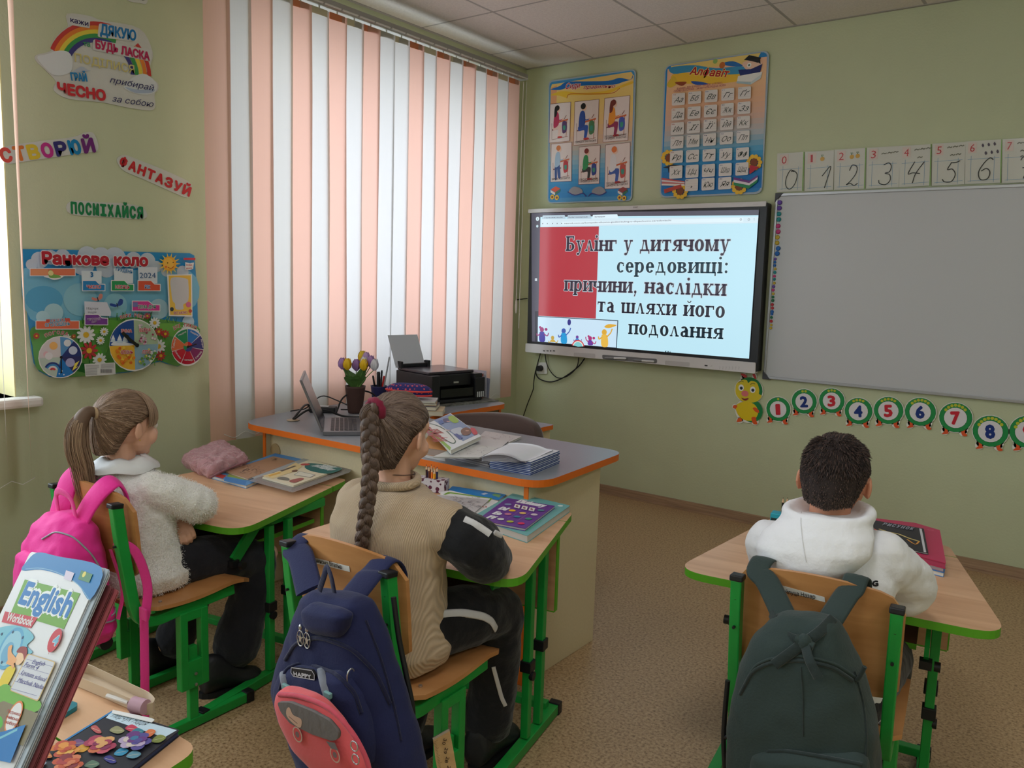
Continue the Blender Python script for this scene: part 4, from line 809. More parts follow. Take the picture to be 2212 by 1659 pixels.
P.poly([(1675, 368), (1945, 362), (1950, 820), (1695, 815)], (228, 226, 224)); P.poly([(1690, 378), (1932, 374), (1938, 805), (1708, 800)], (232, 190, 80)); P.blob([(1720, 405), (1880, 410), (1905, 460), (1905, 640), (1850, 690), (1850, 740), (1770, 740), (1760, 680), (1735, 650), (1720, 560)], (200, 200, 205)); P.text('ВІТАЄМО', (1748, 795), (1895, 788), 26, (190, 60, 80), (230, 230, 230), bold=.02)
P.disc((1725, 740), 22, (60, 70, 80)); P.disc((1905, 690), 30, (215, 110, 150)); P.disc((1925, 760), 20, (190, 80, 60))
P.poly([(775, 655), (1020, 665), (1065, 770), (1060, 815), (780, 805)], (208, 212, 228)); P.text('Марчук', (798, 745), (930, 745), 26, (70, 70, 80), bold=0, shear=.1); P.text('Надія', (815, 785), (905, 782), 22, (70, 70, 80), bold=0, shear=.1)
label_(785, 800, 1025, 905, (120, 60, 150), 'ЧЕРГОВИЙ', (808, 862), (948, 855), 22, (130, 60, 150)); P.text('ДНЯ', (850, 886), (905, 884), 18, (130, 60, 150), (226, 226, 232))
label_(1295, 655, 1588, 755, (210, 60, 150), 'ТЕМА ДНЯ', (1350, 730), (1545, 730), 34, (70, 130, 110)); P.poly([(1297, 665), (1350, 665), (1350, 715), (1297, 715)], (120, 120, 180))
label_(250, 870, 712, 950, (225, 110, 80), None, step=False); P.poly([(355, 850), (610, 835), (620, 870), (355, 880)], (205, 85, 75)); P.text('ДОШКА', (395, 885), (565, 872), 36, (60, 130, 170), (225, 225, 230), bold=.02); P.text('ОГОЛОШЕНЬ', (345, 928), (615, 912), 36, (60, 130, 170), (225, 225, 230), bold=.02)
for (x, y, c, s_) in ((915, 615, (205, 130, 120), 1), (1125, 680, (40, 70, 150), 1.2)):
    P.blob([(x, y+15), (x-60*s_, y-5), (x-65*s_, y+20), (x-20, y+35)], c); P.blob([(x, y+10), (x+20*s_, y-40*s_), (x+50*s_, y-35*s_), (x+45*s_, y+5), (x+15, y+25)], c); P.line([(x-8, y-5), (x+6, y+38)], .004, (40, 40, 70))
def arc_text(s_, cx, cy, r, a0, a1, h, c):
    n = len(s_)
    for i, ch in enumerate(s_):
        if ch == ' ': continue
        a = radians(a0+(a1-a0)*i/(n-1)); w = radians((a1-a0)/(n-1))*.4; P.text(ch, (cx+r*cos(a-w), cy-r*sin(a-w)), (cx+r*cos(a+w), cy-r*sin(a+w)), h, c, (226, 226, 230), bold=.03)
arc_text('ПОГОДА', 480, 1250, 245, 118, 70, 34, (190, 50, 60)); arc_text('ПОРИ РОКУ', 1280, 1120, 300, 112, 68, 34, (190, 50, 60)); arc_text('ДНІ ТИЖНЯ', 1840, 1140, 215, 120, 62, 34, (190, 50, 60))
# weather dial
C = (490, 1252); P.disc(C, 228, (228, 228, 230), sx=1.0); 
def sect(C, r, a0, a1, c): P.disc(C, r, c, a0=a0, a1=a1)
sect(C, 216, 90, 225, (216, 210, 214)); sect(C, 216, 50, 90, (90, 150, 205)); sect(C, 216, 0, 50, (35, 50, 120)); sect(C, 216, -55, 0, (45, 45, 105)); sect(C, 216, -105, -55, (30, 120, 200)); sect(C, 216, -180, -105, (185, 205, 195))
P.disc((410, 1130), 42, (240, 185, 110)); P.disc((330, 1220), 30, (230, 190, 200)); P.disc((360, 1240), 40, (226, 226, 232)); P.disc((560, 1100), 38, (220, 225, 235)); P.disc((620, 1180), 45, (200, 210, 235)); P.disc((590, 1310), 48, (170, 170, 215)); P.poly([(640, 1320), (690, 1290), (650, 1360), (680, 1350), (610, 1400)], (235, 220, 90))
for i, c in enumerate(((40, 60, 130), (60, 140, 200), (225, 225, 230), (200, 60, 70))): P.line([(400+(85-i*20)*cos(radians(a))*1.0, 1400-(85-i*20)*sin(radians(a))) for a in range(20, 170, 15)], .008, c)
for x, y in ((500, 1400), (470, 1430), (520, 1440)): P.disc((x, y), 8, (220, 235, 245), n=6)
P.disc(C, 14, (15, 15, 18)); P.line([C, (493, 1420)], .0045, (15, 15, 18)); P.disc((493, 1415), 9, (15, 15, 18))
# seasons dial
C = (1282, 1122); P.disc(C, 284, (228, 228, 230), sx=.96); sect(C, 268, 90, 180, (30, 75, 150)); sect(C, 268, 0, 90, (170, 190, 160)); sect(C, 268, 180, 270, (230, 180, 60)); sect(C, 268, 270, 360, (140, 175, 195))
P.blob([(1030, 1110), (1080, 1080), (1180, 1090), (1278, 1118), (1200, 1128), (1060, 1128)], (215, 222, 232))
for (x, y, s_) in ((1050, 1090, 1), (1120, 1100, 1.2), (1180, 1090, 1.1)): P.poly([(x-30*s_, y), (x, y-70*s_), (x+30*s_, y)], (190, 210, 225)); P.poly([(x-22*s_, y-30), (x, y-80*s_), (x+22*s_, y-30)], (225, 230, 238))
for k in range(28):
    a = radians(random.uniform(8, 82)); r = random.uniform(60, 235); P.disc((1282+r*cos(a), 1122-r*sin(a)), 13, random.choice([(215, 160, 185), (225, 200, 215), (150, 60, 90), (200, 190, 200)]), n=7)
    a = radians(random.uniform(188, 262)); r = random.uniform(110, 240); P.disc((1282+r*cos(a), 1122-r*sin(a)), 17, random.choice([(225, 130, 40), (240, 200, 70), (210, 100, 30)]), n=6)
    a = radians(random.uniform(285, 345)); r = random.uniform(140, 240); P.disc((1282+r*cos(a), 1122-r*sin(a)), 15, random.choice([(120, 165, 80), (210, 215, 215), (215, 200, 90), (90, 140, 70)]), n=7)
for s_, A, B2 in (('ЗИМА', (1118, 985), (1238, 985)), ('ВЕСНА', (1318, 978), (1440, 972)), ('ОСІНЬ', (1115, 1212), (1248, 1212)), ('ЛІТО', (1345, 1210), (1435, 1210))): P.text(s_, A, B2, 34, (190, 50, 60), (226, 226, 230), bold=.03)
P.line([(1290, 1122), (1215, 1065), (1130, 985)], .014, (15, 15, 18)); P.disc((1290, 1122), 22, (15, 15, 18)); P.disc((1180, 1030), 22, (15, 15, 18), n=8)
# weekday dial
C = (1838, 1138); P.disc(C, 208, (228, 228, 230), sx=.92)
for i, c in enumerate(((30, 120, 200), (50, 60, 130), (130, 40, 100), (185, 25, 55), (195, 35, 55), (220, 110, 70), (40, 140, 90))):
    a1 = 90-i*51.43; sect(C, 188, a1-50, a1-1, c)
for i, c in enumerate(((200, 30, 50), (40, 60, 120), (60, 60, 140), (40, 140, 90), (220, 120, 80))): sect(C, 52, 90-i*72-70, 90-i*72, c)
P.disc(C, 14, (20, 20, 25)); P.line([C, (1930, 1110)], .004, (20, 20, 25)); P.line([(1650, 0), (1650, 0)], .001, (0, 0, 0))
for i, s_ in enumerate(('Понеділок', 'Вівторок', 'Середа', 'Четвер', "П'ятниця", 'Субота', 'Неділя')):
    am = radians(90-25.7-i*51.43); r = 150; x, y = C[0]+r*cos(am), C[1]-r*sin(am); tx, ty = sin(am)*48, cos(am)*48
    if sin(am) < 0: tx, ty = -tx, -ty
    P.text(s_, (x-tx, y-ty), (x+tx, y+ty), 18, (225, 225, 232), bold=.02)
P.poly([(712, 1320), (1045, 1305), (1050, 1430), (725, 1455)], (206, 208, 210), rnd=.002)
for k in range(9): P.line([(728, 1338+k*12), (850 if k > 2 else 870, 1334+k*12)], .0014, (130, 130, 135))
for k in range(5): P.line([(890, 1325+k*10), (1030, 1318+k*10)], .0012, (150, 150, 155))
for k in range(14): P.poly([(885+k*9, 1375), (889+k*9, 1375), (889+k*9, 1415), (885+k*9, 1415)], (90, 90, 95))
P.build('printed_picture', t, PMG)
# ================================================================== TEACHER'S DESK
def bz(P0, P1, P2, P3, n=10): return [Vector(P0)*(1-t)**3+Vector(P1)*3*t*(1-t)**2+Vector(P2)*3*t*t*(1-t)+Vector(P3)*t**3 for t in [k/n for k in range(n+1)]]
td = thing('teacher_desk', 'large L-shaped desk with grey top, orange edge and cream panels', 'desk', (1.1, -2.2, 0))
top = rpoly([(.36, -2.585), (1.99, -2.545), (1.945, -1.885), (.84, -1.885), (.84, -1.20), (.25, -1.20), (.25, -2.2)], [.12, .11, .09, .07, .08, .05, .2], 8)
m = MB(); m.prism(top, .724, .75, 0, 1); m.build('desktop', [M_greytop, M_orange], td)
def panel(name, c, sz, mats=None, axis=None):
    m = MB(); m.box(c, sz); o = m.build(name, M_cream, td)
    return o
panel('side_panel', (1.916, -2.285, .362), (.018, .48, .722)); m = MB(); m.box((1.916, -2.526, .362), (.0185, .004, .722)); m.build('edge_band', M_orange, td)
panel('side_panel', (.46, -2.285, .362), (.018, .48, .722)); m = MB(); m.box((.46, -2.526, .362), (.0185, .004, .722)); m.build('edge_band', M_orange, td)
panel('front_panel', (1.188, -2.49, .47), (1.437, .016, .505)); m = MB(); m.box((1.188, -2.49, .2155), (1.437, .0165, .004)); m.build('edge_band', M_orange, td)
panel('side_panel', (.545, -1.23, .362), (.5, .018, .722)); m = MB(); m.box((.797, -1.23, .362), (.004, .0185, .722)); m.build('edge_band', M_orange, td)
m = MB(); m.lathe([(0, .7505), (.028, .7505), (.03, .7535), (.026, .7545), (0, .7545)], (.487, -2.388, 0), 24); m.build('cable_port', mat('port_beige', (190, 168, 140), .5), td)
q = Print((0, -2.499, 0), (1, 0, 0), (0, 0, 1), (360, 880, 5.027)); a = q.q((1185, 470)); m = MB(); m.cyl((a[0], -2.4985, a[1]), (a[0], -2.502, a[1]), .033, n=24); m.build('panel_cable_port', mat('port_wood', (176, 150, 110), .5), td)
a = None
# low side table beyond the teacher's chair
sb_ = thing('side_table', 'small grey-topped table with orange edge behind the teacher chair', 'table', (1.05, -1.5, 0))
m = MB(); m.prism(rrect(.5, .28, .02, cx=1.0, cy=-1.50), .682, .704, 0, 1); m.build('table_top', [M_greytop, M_orange], sb_)
for x in (.78, 1.22): m = MB(); m.box((x, -1.5, .341), (.018, .26, .682)); m.build('side_panel', M_cream, sb_)
m = MB(); m.box((1.0, -1.39, .5), (.422, .016, .36)); m.build('back_panel', M_cream, sb_)
# teacher's chair
tc_ = thing('teacher_chair', 'dark brown upholstered office chair tucked behind the teacher desk', 'chair', (1.27, -1.72, 0))
M_brown = mat('brown_upholstery', (84, 66, 62), .85, sheen=.3, bump=(200, .1))
ZH = (860, 840, 4.424); Qc = Print((0, -1.70, 0), (1, 0, 0), (0, 0, 1), ZH)
top_ = [Qc.q(p) for p in ((470, 400), (500, 300), (570, 243), (700, 224), (900, 225), (1060, 240), (1200, 272), (1300, 318), (1350, 380), (1372, 460))]
pr = crom([(x, 0, z) for x, z in top_], 4); low = .52; R = []
for yy, ins in ((-.035, .012), (-.022, 0), (.022, 0), (.035, .012)):
    ring = [(p.x, -1.70+yy+.04*((p.x-1.25)/.25)**2*-1, p.z-ins) for p in pr] + [(pr[-1].x-.03, -1.70+yy, low), (pr[0].x+.03, -1.70+yy, low)]; R.append(ring)
m = MB(); m.rings(R); m.build('backrest', M_brown, tc_)
m = MB(); m.prism(rrect(.46, .36, .08, cx=1.25, cy=-1.86), .43, .50); m.build('seat', M_brown, tc_, bevel=.02)
m = MB(); m.cyl((1.25, -1.86, .1), (1.25, -1.86, .43), .025); m.build('gas_post', M_black, tc_)
m = MB(); m.bar((1.25, -1.72, .44), (1.25, -1.665, .62), .05, .012); m.build('back_bracket', M_black, tc_)
for k in range(5):
    a = radians(72*k+10); e_ = (1.25+.22*cos(a), -1.86+.2*sin(a), .075); m = MB(); m.tube([(1.25, -1.86, .11), e_], [.024, .015], 8); l = m.build('foot', M_black, tc_)
    m = MB(); m.cyl((e_[0]-.012, e_[1], .025), (e_[0]+.012, e_[1], .025), .025, n=14); m.cyl((e_[0], e_[1], .03), (e_[0], e_[1], .07), .007, n=8); m.build('caster', M_black, l)
# ---- laptop
lp = thing('laptop', 'open dark grey laptop seen edge-on at the left of the teacher desk', 'laptop', (.8, -2.35, .75))
M_lap = mat('laptop_grey', (120, 118, 124), .35, metal=.5); M_key = mat('key_black', (52, 50, 56), .5)
LX = Vector((.66, .75, 0)).normalized(); LY = Vector((-LX.y, LX.x, 0))      # LX: from hinge to front edge; LY: along hinge
O_ = Vector((.865, -2.53, .7515)); m = MB()
def LP_(u, v, h): return O_+LX*u+LY*v+Vector((0, 0, h))
def lbox(m, u0, u1, v0, v1, h0, h1, mi=0):
    vs = [LP_(u, v, h) for u in (u0, u1) for v in (v0, v1) for h in (h0, h1)]; m.add(vs, [(0, 1, 3, 2), (4, 6, 7, 5), (0, 4, 5, 1), (2, 3, 7, 6), (0, 2, 6, 4), (1, 5, 7, 3)], mi)
lbox(m, 0, .24, 0, .35, 0, .018); m.build('laptop_base', M_lap, lp, bevel=.002)
m = MB()
for r in range(6):
    for k in range(14): lbox(m, .03+r*.019, .045+r*.019, .025+k*.0215, .043+k*.0215, .0182, .0205)
m.build('keyboard', M_key, lp, kind='stuff')
m = MB(); lbox(m, .155, .225, .12, .22, .0182, .0188); m.build('touchpad', mat('touchpad', (100, 98, 104), .4), lp)
m = MB(); al = radians(112); D_ = LX*cos(al)+Vector((0, 0, sin(al))); N_ = LX*sin(al)-Vector((0, 0, cos(al)))
vs = []
for v in (0, .35):
    for hh, th in ((0, 0), (.235, 0), (.235, -.009), (0, -.009)): vs.append(LP_(0, v, .018)+D_*hh+N_*th)
m.add(vs, [(0, 3, 2, 1), (4, 5, 6, 7), (0, 1, 5, 4), (1, 2, 6, 5), (2, 3, 7, 6), (3, 0, 4, 7)]); m.build('laptop_lid', M_lap, lp, bevel=.002)
m = MB(); vs = [LP_(0, v, .018)+D_*hh+N_*.0008 for v, hh in ((.008, .012), (.342, .012), (.342, .225), (.008, .225))]; m.add(vs, [(0, 1, 2, 3)]); m.build('laptop_screen', mat('laptop_screen', (40, 42, 50), .2), lp)
# ---- cables and adapters on the desk
def dcable(label, pts, r=.003, c=None):
    m = MB(); m.tube(crom(pts, 6), r, 7); return tag(m.build('cable', c or M_black), label, 'cable')
bk = thing('power_adapter', 'black laptop power brick with a pale label lying on the desk', 'adapter', (.40, -2.14, .75))
m = MB(); m.box((.40, -2.14, .766), (.13, .055, .03), (0, 0, .6)); m.build('adapter_body', M_black, bk, bevel=.006); m = MB(); m.box((.40, -2.14, .7818), (.06, .035, .001), (0, 0, .6)); m.build('adapter_label', mat('paper_grey', (180, 180, 182), .6), bk)
dcable('black cable from the cable port to the power brick', [(.487, -2.388, .758), (.46, -2.33, .785), (.42, -2.27, .80), (.36, -2.20, .79), (.34, -2.17, .775)], .005)
dcable('thick black cable over the laptop back and down to the cable port', [(.49, -2.385, .758), (.53, -2.33, .80), (.56, -2.25, .79), (.60, -2.18, .76), (.66, -2.10, .755)], .005)
dcable('black cable looping high behind the laptop beside the flower pot', [(.52, -2.16, .765), (.50, -2.10, .83), (.52, -2.02, .86), (.55, -1.95, .84), (.56, -1.93, .79), (.52, -2.0, .765), (.46, -2.08, .765)], .0042)
dcable('thin black cable lying along the window side of the desk', [(.29, -2.25, .755), (.33, -2.23, .765), (.36, -2.21, .775), (.34, -2.10, .82), (.40, -2.05, .80), (.50, -2.02, .765)], .003)
dcable('small coil of thin black wire in front of the flower pot', [(.60, -2.02, .756), (.62, -2.0, .80), (.65, -1.98, .81), (.66, -1.97, .76), (.63, -2.03, .79), (.61, -1.99, .80), (.68, -1.97, .757)], .002)
dcable('thin white cable lying behind the laptop keyboard', [(.55, -2.2, .753), (.62, -2.08, .753), (.70, -2.02, .753), (.78, -2.02, .753)], .002, M_white)
ub = thing('charger', 'small white charger standing beside the flower pot', 'adapter', (.60, -1.93, .75)); m = MB(); m.box((.60, -1.93, .768), (.05, .035, .034), (0, 0, .3)); m.build('charger_body', M_white, ub, bevel=.004)
# ---- flower pot with tulips
fp = thing('flower_pot', 'dark brown pot holding yellow, lilac and white artificial tulips', 'flower pot', (.545, -2.02, .75))
PX, PY = .515, -2.035
m = MB(); m.lathe([(0, .752), (.034, .752), (.036, .76), (.049, .875), (.051, .885), (.047, .885), (.045, .87), (0, .865)], (PX, PY, 0), 28); m.build('pot', mat('pot_brown', (72, 48, 44), .6, bump=(60, .1)), fp)
M_leaf = mat('tulip_leaf', (70, 105, 50), .5); M_stem = mat('tulip_stem', (90, 130, 60), .5)
r0_ = cr.normalized(); rx_ = Vector((r0_.x, r0_.y, 0)).normalized(); ry_ = Vector((-rx_.y, rx_.x, 0))
heads = [(-.063, 0, 1.0, (168, 130, 190)), (-.035, -.02, 1.0, (235, 190, 30)), (.002, .015, .993, (160, 120, 185)), (.045, -.02, 1.0, (235, 190, 30)), (.03, .02, 1.035, (230, 195, 50)), (.05, .01, 1.03, (185, 150, 205)), (.075, 0, 1.015, (170, 130, 190)), (.095, -.01, 1.0, (215, 212, 222)), (.045, -.01, 1.01, (222, 218, 226))]
for (a, b_, z, c) in heads:
    p = Vector((PX, PY, 0))+rx_*a+ry_*b_; p.z = z-.01; z -= .01; sz = .029
    m = MB(); m.tube(crom([(PX+a*.2, PY, .87), (PX+(p.x-PX)*.5, PY+(p.y-PY)*.5, .92), (p.x, p.y, z-.02)], 4), .0022, 6); st = m.build('stem', M_stem, fp)
    m = MB()
    for k in range(6):
        an = k*pi/3; d = Vector((cos(an), sin(an), 0)); w = Vector((-d.y, d.x, 0)); o = sz*(.55 if k % 2 else .45); vs = []
        for t, ww, rr in ((0, .3, .3), (.25, .9, 1.0), (.55, 1.0, 1.1), (.8, .7, .95), (1, .12, .75)):
            for sg in (-1, -.4, .4, 1): vs.append(p+d*(o*rr*(1.15-.2*abs(sg)))+w*(sg*ww*sz*.55)+Vector((0, 0, (t-.45)*.058)))
        m.add(vs, [(i*4+j, i*4+j+1, i*4+j+5, i*4+j+4) for i in range(4) for j in range(3)], 0, True)
    fl = m.build('tulip_head', mat('petal_%d_%d' % (c[0], c[1]), c, .55), fp)
    fl.parent = st
for k, (a, h, w, ln) in enumerate(((-.06, .93, .02, -.6), (.055, .93, .02, -.6), (0, .92, .022, -.6), (-.075, .965, .018, -.6), (-.05, .94, .02, -.3), (-.02, .93, .018, 0), (.015, .94, .018, .2), (.05, .955, .02, .5), (.085, .99, .016, .9), (-.035, .95, .018, -.2), (.03, .93, .016, .3))):
    m = MB(); vs = []; base = Vector((PX, PY, .87)); d = rx_*a+ry_*(.03 if k % 2 else -.03); wv = ry_.cross(Vector((0, 0, 1)))
    for i in range(7):
        t = i/6; c = base+d*(t**1.1*.8)+Vector((0, 0, (h-.87)*sin(t*1.5)/sin(1.5))); ww = w*1.35*sin(pi*(.16+.82*t))
        for sg in (-1, 0, 1): vs.append(c+wv*(sg*ww)-ry_*(.004*(1-abs(sg))))
    m.add(vs, [(i*3+j, i*3+j+1, i*3+j+4, i*3+j+3) for i in range(6) for j in range(2)], 0, True); m.build('leaf', M_leaf, fp)
# ---- pen cup
pc = thing('pen_cup', 'dark blue mesh pen cup between the tulips and the printer', 'pen holder', (.42, -1.72, .75)); CX, CY_ = .452, -1.815
m = MB(); m.lathe([(0, .752), (.03, .752), (.042, .855), (.044, .86), (.041, .86), (.03, .757), (0, .757)], (CX, CY_, 0), 24); m.build('cup', mat('cup_blue', (42, 42, 90), .5), pc)
pens = [('black marker leaning left in the blue pen cup', M_black, (-.03, 0, .9), .005), ('black scissors handle in the blue pen cup', M_black, (-.005, .01, .92), .009), ('red pen standing in the blue pen cup', mat('red_plastic', (215, 50, 50), .4), (.025, 0, .90), .006), ('clear ruler standing tall in the blue pen cup', mat('grey_clear', (160, 165, 170), .2), (.05, 0, 1.0), .004), ('dark pen leaning right in the blue pen cup', mat('dark_pen', (40, 40, 50), .4), (.015, -.01, .93), .005)]
for lab, mm, (a, b_, z), r in pens:
    p = Vector((CX, CY_, 0))+rx_*a+ry_*b_; t = thing('pen', lab, 'pen', (CX, CY_, .76)); q0 = Vector((CX+a*.3, CY_, .765)); q1 = Vector((p.x, p.y, z))
    m = MB(); m.tube([q0, q0.lerp(q1, .1), q1], [r*.4, r, r], 8); m.build('pen_body', mm, t); m = MB(); m.tube([q1, q1+(q1-q0).normalized()*.012], [r*1.15, r*.8], 8); m.build('pen_cap', mm, t)
# ---- printer
ZG = (600, 700, 4.254)
pn = thing('printer', 'black ink-tank printer with a sheet of paper in its rear feeder', 'printer', (.5, -1.42, .75))
M_pr = mat('printer_black', (30, 30, 34), .45); M_pr2 = mat('printer_glossy', (20, 20, 24), .2)
PD = Vector((.2, 1, 0)).normalized()   # along the printer's front, to the right in the photo
PF = Vector((1, -.2, 0)).normalized()  # towards the camera side
O_ = Vector((.632, -1.605, .76))
def PP(u, v, z): return O_+PD*(u*.95)-PF*v+Vector((0, 0, z))
def pbox(m, u0, u1, v0, v1, z0, z1, mi=0):
    vs = [PP(u, v, z) for u in (u0, u1) for v in (v0, v1) for z in (z0, z1)]; m.add(vs, [(0, 1, 3, 2), (4, 6, 7, 5), (0, 4, 5, 1), (2, 3, 7, 6), (0, 2, 6, 4), (1, 5, 7, 3)], mi)
m = MB(); pbox(m, 0, .055, 0, .34, 0, .15); pbox(m, .055, .30, .03, .34, .085, .15); pbox(m, .055, .30, .12, .34, 0, .085); pbox(m, .055, .30, -.0, .12, 0, .018); pbox(m, .30, .36, 0, .34, 0, .15); m.build('printer_body', M_pr, pn, bevel=.004)
m = MB(); pbox(m, .30, .372, -.012, .12, .015, .13); m.build('ink_tank_housing', M_pr, pn, bevel=.006)
m = MB()
for k in range(4): pbox(m, .312+k*.014, .320+k*.014, -.0135, -.012, .02, .05)
m.build('ink_window', mat('ink_window', (200, 200, 205), .3), pn, kind='stuff')
m = MB(); pbox(m, .005, .33, .04, .335, .151, .166); m.build('scanner_lid', mat('lid_sheen', (62, 56, 64), .25), pn, bevel=.005)
m = MB(); pbox(m, .15, .185, -.001, .001, .105, .114); m.build('badge', mat('badge_silver', (190, 190, 195), .3, metal=.7), pn)
m = MB(); pbox(m, .06, .295, .0, .005, .03, .075); m.build('paper_tray', M_pr2, pn)
m = MB(); pbox(m, -.0, .2, .30, .325, .166, .185); pbox(m, .0, .015, .29, .33, .16, .2); pbox(m, .19, .21, .29, .33, .16, .2); m.build('feeder_guide', M_pr, pn, bevel=.003)
sh = thing('paper_sheet', 'blank white sheet leaning in the printer feeder against the blind', 'paper', tuple(PP(.08, .32, .17)))
m = MB(); S0 = [PP(-.02, .315, .165), PP(.19, .315, .165), PP(.19-.01, .385, .34), PP(-.04+.01, .385, .34)]
m.add([Vector(p) for p in S0]+[Vector(p)+PF*-.001 for p in S0], [(0, 1, 2, 3), (7, 6, 5, 4), (0, 4, 5, 1), (1, 5, 6, 2), (2, 6, 7, 3), (3, 7, 4, 0)]); m.build('sheet', mat('paper_bluish', (205, 208, 220), .7), sh)
ps = thing('paper_stack', 'upright bundle of papers and folders between printer and window', 'papers', tuple(PP(.42, .2, 0)))
for k in range(9):
    m = MB(); u = .385+k*.009; hgt = .13+.02*sin(k*2.1); m.box(PP(u, .16+.01*sin(k*3), hgt/2), (.2, .004, hgt), (0, .05*sin(k*1.7), -.2+.05*sin(k))); m.build('sheet', mat('paper_'+'abc'[k % 3], ((205, 205, 215), (190, 185, 195), (160, 165, 185))[k % 3], .7), ps)
m = MB(); m.box(PP(.40, .14, .07), (.2, .006, .14), (0, 0, -.2)); m.build('folder', mat('folder_red', (150, 80, 80), .6), ps)
nw = thing('newspaper', 'black and white printed sheet under the printer', 'paper', tuple(PP(.18, .1, -.01)))
m = MB(); pbox(m, .02, .45, -.045, .25, -.0095, -.002); m.build('sheet', mat('patterned_sheet', (120, 120, 112), .7, var=(40, .7)), nw)
# books under the pencil pouch
bs = [('cream thick book at the bottom under the polka-dot pouch', (.745, -1.80, .763), (.22, .16, .024), (205, 185, 150), .65), ('grey hardback lying in the middle under the polka-dot pouch', (.72, -1.81, .7855), (.21, .15, .020), (120, 115, 120), .6), ('brownish book second from the top under the polka-dot pouch', (.71, -1.80, .8035), (.20, .15, .014), (170, 130, 90), .7), ('white paper pad directly under the polka-dot pouch', (.71, -1.81, .815), (.21, .14, .008), (205, 205, 205), .64)]
for lab, c, sz, cc, rz in bs:
    t = thing('book', lab, 'book', (c[0], c[1], c[2]-sz[2]/2)); m = MB(); m.box(c, (sz[0]-.004, sz[1]-.003, sz[2]-.004), (0, 0, rz)); m.build('pages', mat('page_edges', (222, 214, 196), .8), t)
    for dz in (-1, 1): m = MB(); m.box((c[0], c[1], c[2]+dz*(sz[2]/2-.001)), (sz[0], sz[1], .002), (0, 0, rz)); m.build('cover', mat('cover_%d_%d' % (cc[0], cc[1]), cc, .5), t)
# polka dot pouch
pp = thing('pencil_case', 'navy pencil pouch with coral dots and red zip on the teacher desk', 'pencil case', (.71, -1.81, .82))
P0_ = CP+ray(884, 843)*4.05; P0_.z = .858; A = P0_-Vector((.095, .066, -.003)); B = P0_+Vector((.095, .066, -.003)); ax = (B-A).normalized(); sd = Vector((-ax.y, ax.x, 0)); R = []
for i in range(17):
    t = i/16; c = A.lerp(B, t); w = .052*(1-abs(2*t-1)**4*.75); h = .034*(1-abs(2*t-1)**4*.7)
    R.append([c+sd*(w*cos(k*pi/10))+Vector((0, 0, h*sin(k*pi/10)*(1.15 if sin(k*pi/10) > 0 else .85))) for k in range(20)])
m = MB(); m.rings(R)
md = bpy.data.materials.new('navy_with_dots'); md.use_nodes = True; nt = md.node_tree; b = nt.nodes['Principled BSDF']; tc2 = node(nt, 'ShaderNodeTexCoord'); vo = node(nt, 'ShaderNodeTexVoronoi'); vo.inputs['Scale'].default_value = 62; vo.inputs['Randomness'].default_value = .15
cr2 = node(nt, 'ShaderNodeValToRGB'); cr2.color_ramp.interpolation = 'CONSTANT'; cr2.color_ramp.elements[0].color = (*lin((225, 95, 110)), 1); cr2.color_ramp.elements[1].position = .32; cr2.color_ramp.elements[1].color = (*lin((45, 45, 120)), 1)
nt.links.new(tc2.outputs['Object'], vo.inputs['Vector']); nt.links.new(vo.outputs['Distance'], cr2.inputs[0]); nt.links.new(cr2.outputs[0], b.inputs['Base Color']); b.inputs['Roughness'].default_value = .8
m.build('pouch_body', md, pp); M_coral = mat('coral_trim', (235, 75, 75), .6)
for dz in (.004, -.016):
    pts = [A.lerp(B, t/12)+sd*(-.054*(1-abs(t/6-1)**4*.75))+Vector((0, 0, dz)) for t in range(13)]; m = MB(); m.tube(crom(pts, 2), .0048, 6); m.build('zip_trim', M_coral, pp)
# ---- notebooks, papers and textbook on the teacher desk
def flat_book(name, label, cat, pts, z0, h, z=(0, 0, 1), cover=(200, 200, 200), page=(222, 218, 208), group=None, draw=None, n=1, jit=.004, rnd=.004, mt=None, soft=0, zu=None, ct=.0013, ins_=.003):
    """closed book or pad: corners in photo pixels, lying with its top face at z0+h"""
    Pz = top_print(z0+h, z); C = [Vector((top_print(zu, z) if zu else Pz).q(p)) for p in pts]; ctr = sum(C, Vector((0, 0)))/len(C)
    if sum(C[i-1].x*C[i].y-C[i].x*C[i-1].y for i in range(len(C))) < 0: C = C[::-1]
    t = thing(name, label, cat, (ctr.x, ctr.y, z0), group=group)
    ins = [tuple(c+(ctr-c).normalized()*ins_) for c in C]
    m = MB(); m.prism(ins, z0+ct*.9, z0+h-ct*.9); m.build('pages', mat('pages_%d_%d' % (page[0], page[2]), page, .8), t)
    for a, b_ in ((z0, z0+ct), (z0+h-ct, z0+h)):
        m = MB(); m.prism(rpoly([tuple(c) for c in C], rnd, 3), a, b_); m.build('cover', mat('cover_%d_%d_%d' % cover, cover, .45), t)
    if draw: Pz.h = .0003; Pz.eps = .00008; Pz.lf = .000015; draw(Pz); Pz.build('printed_cover', t, kind='stuff')
    return t
TZ = .7505
def sheet(name, label, pts, z0, z, c=(205, 208, 212), draw=None):
    Pz = top_print(z0, z); C = [Vector(Pz.q(p)) for p in pts]
    if sum(C[i-1].x*C[i].y-C[i].x*C[i-1].y for i in range(len(C))) < 0: C = C[::-1]
    m = MB(); m.prism([tuple(c) for c in C], z0-.001, z0); t = thing(name, label, 'paper', (C[0].x, C[0].y, z0)); m.build('sheet', mat('paper_%d_%d' % (c[0], c[2]), c, .7), t)
    if draw: Pz.h = .0003; draw(Pz); Pz.build('printed_sheet', t)
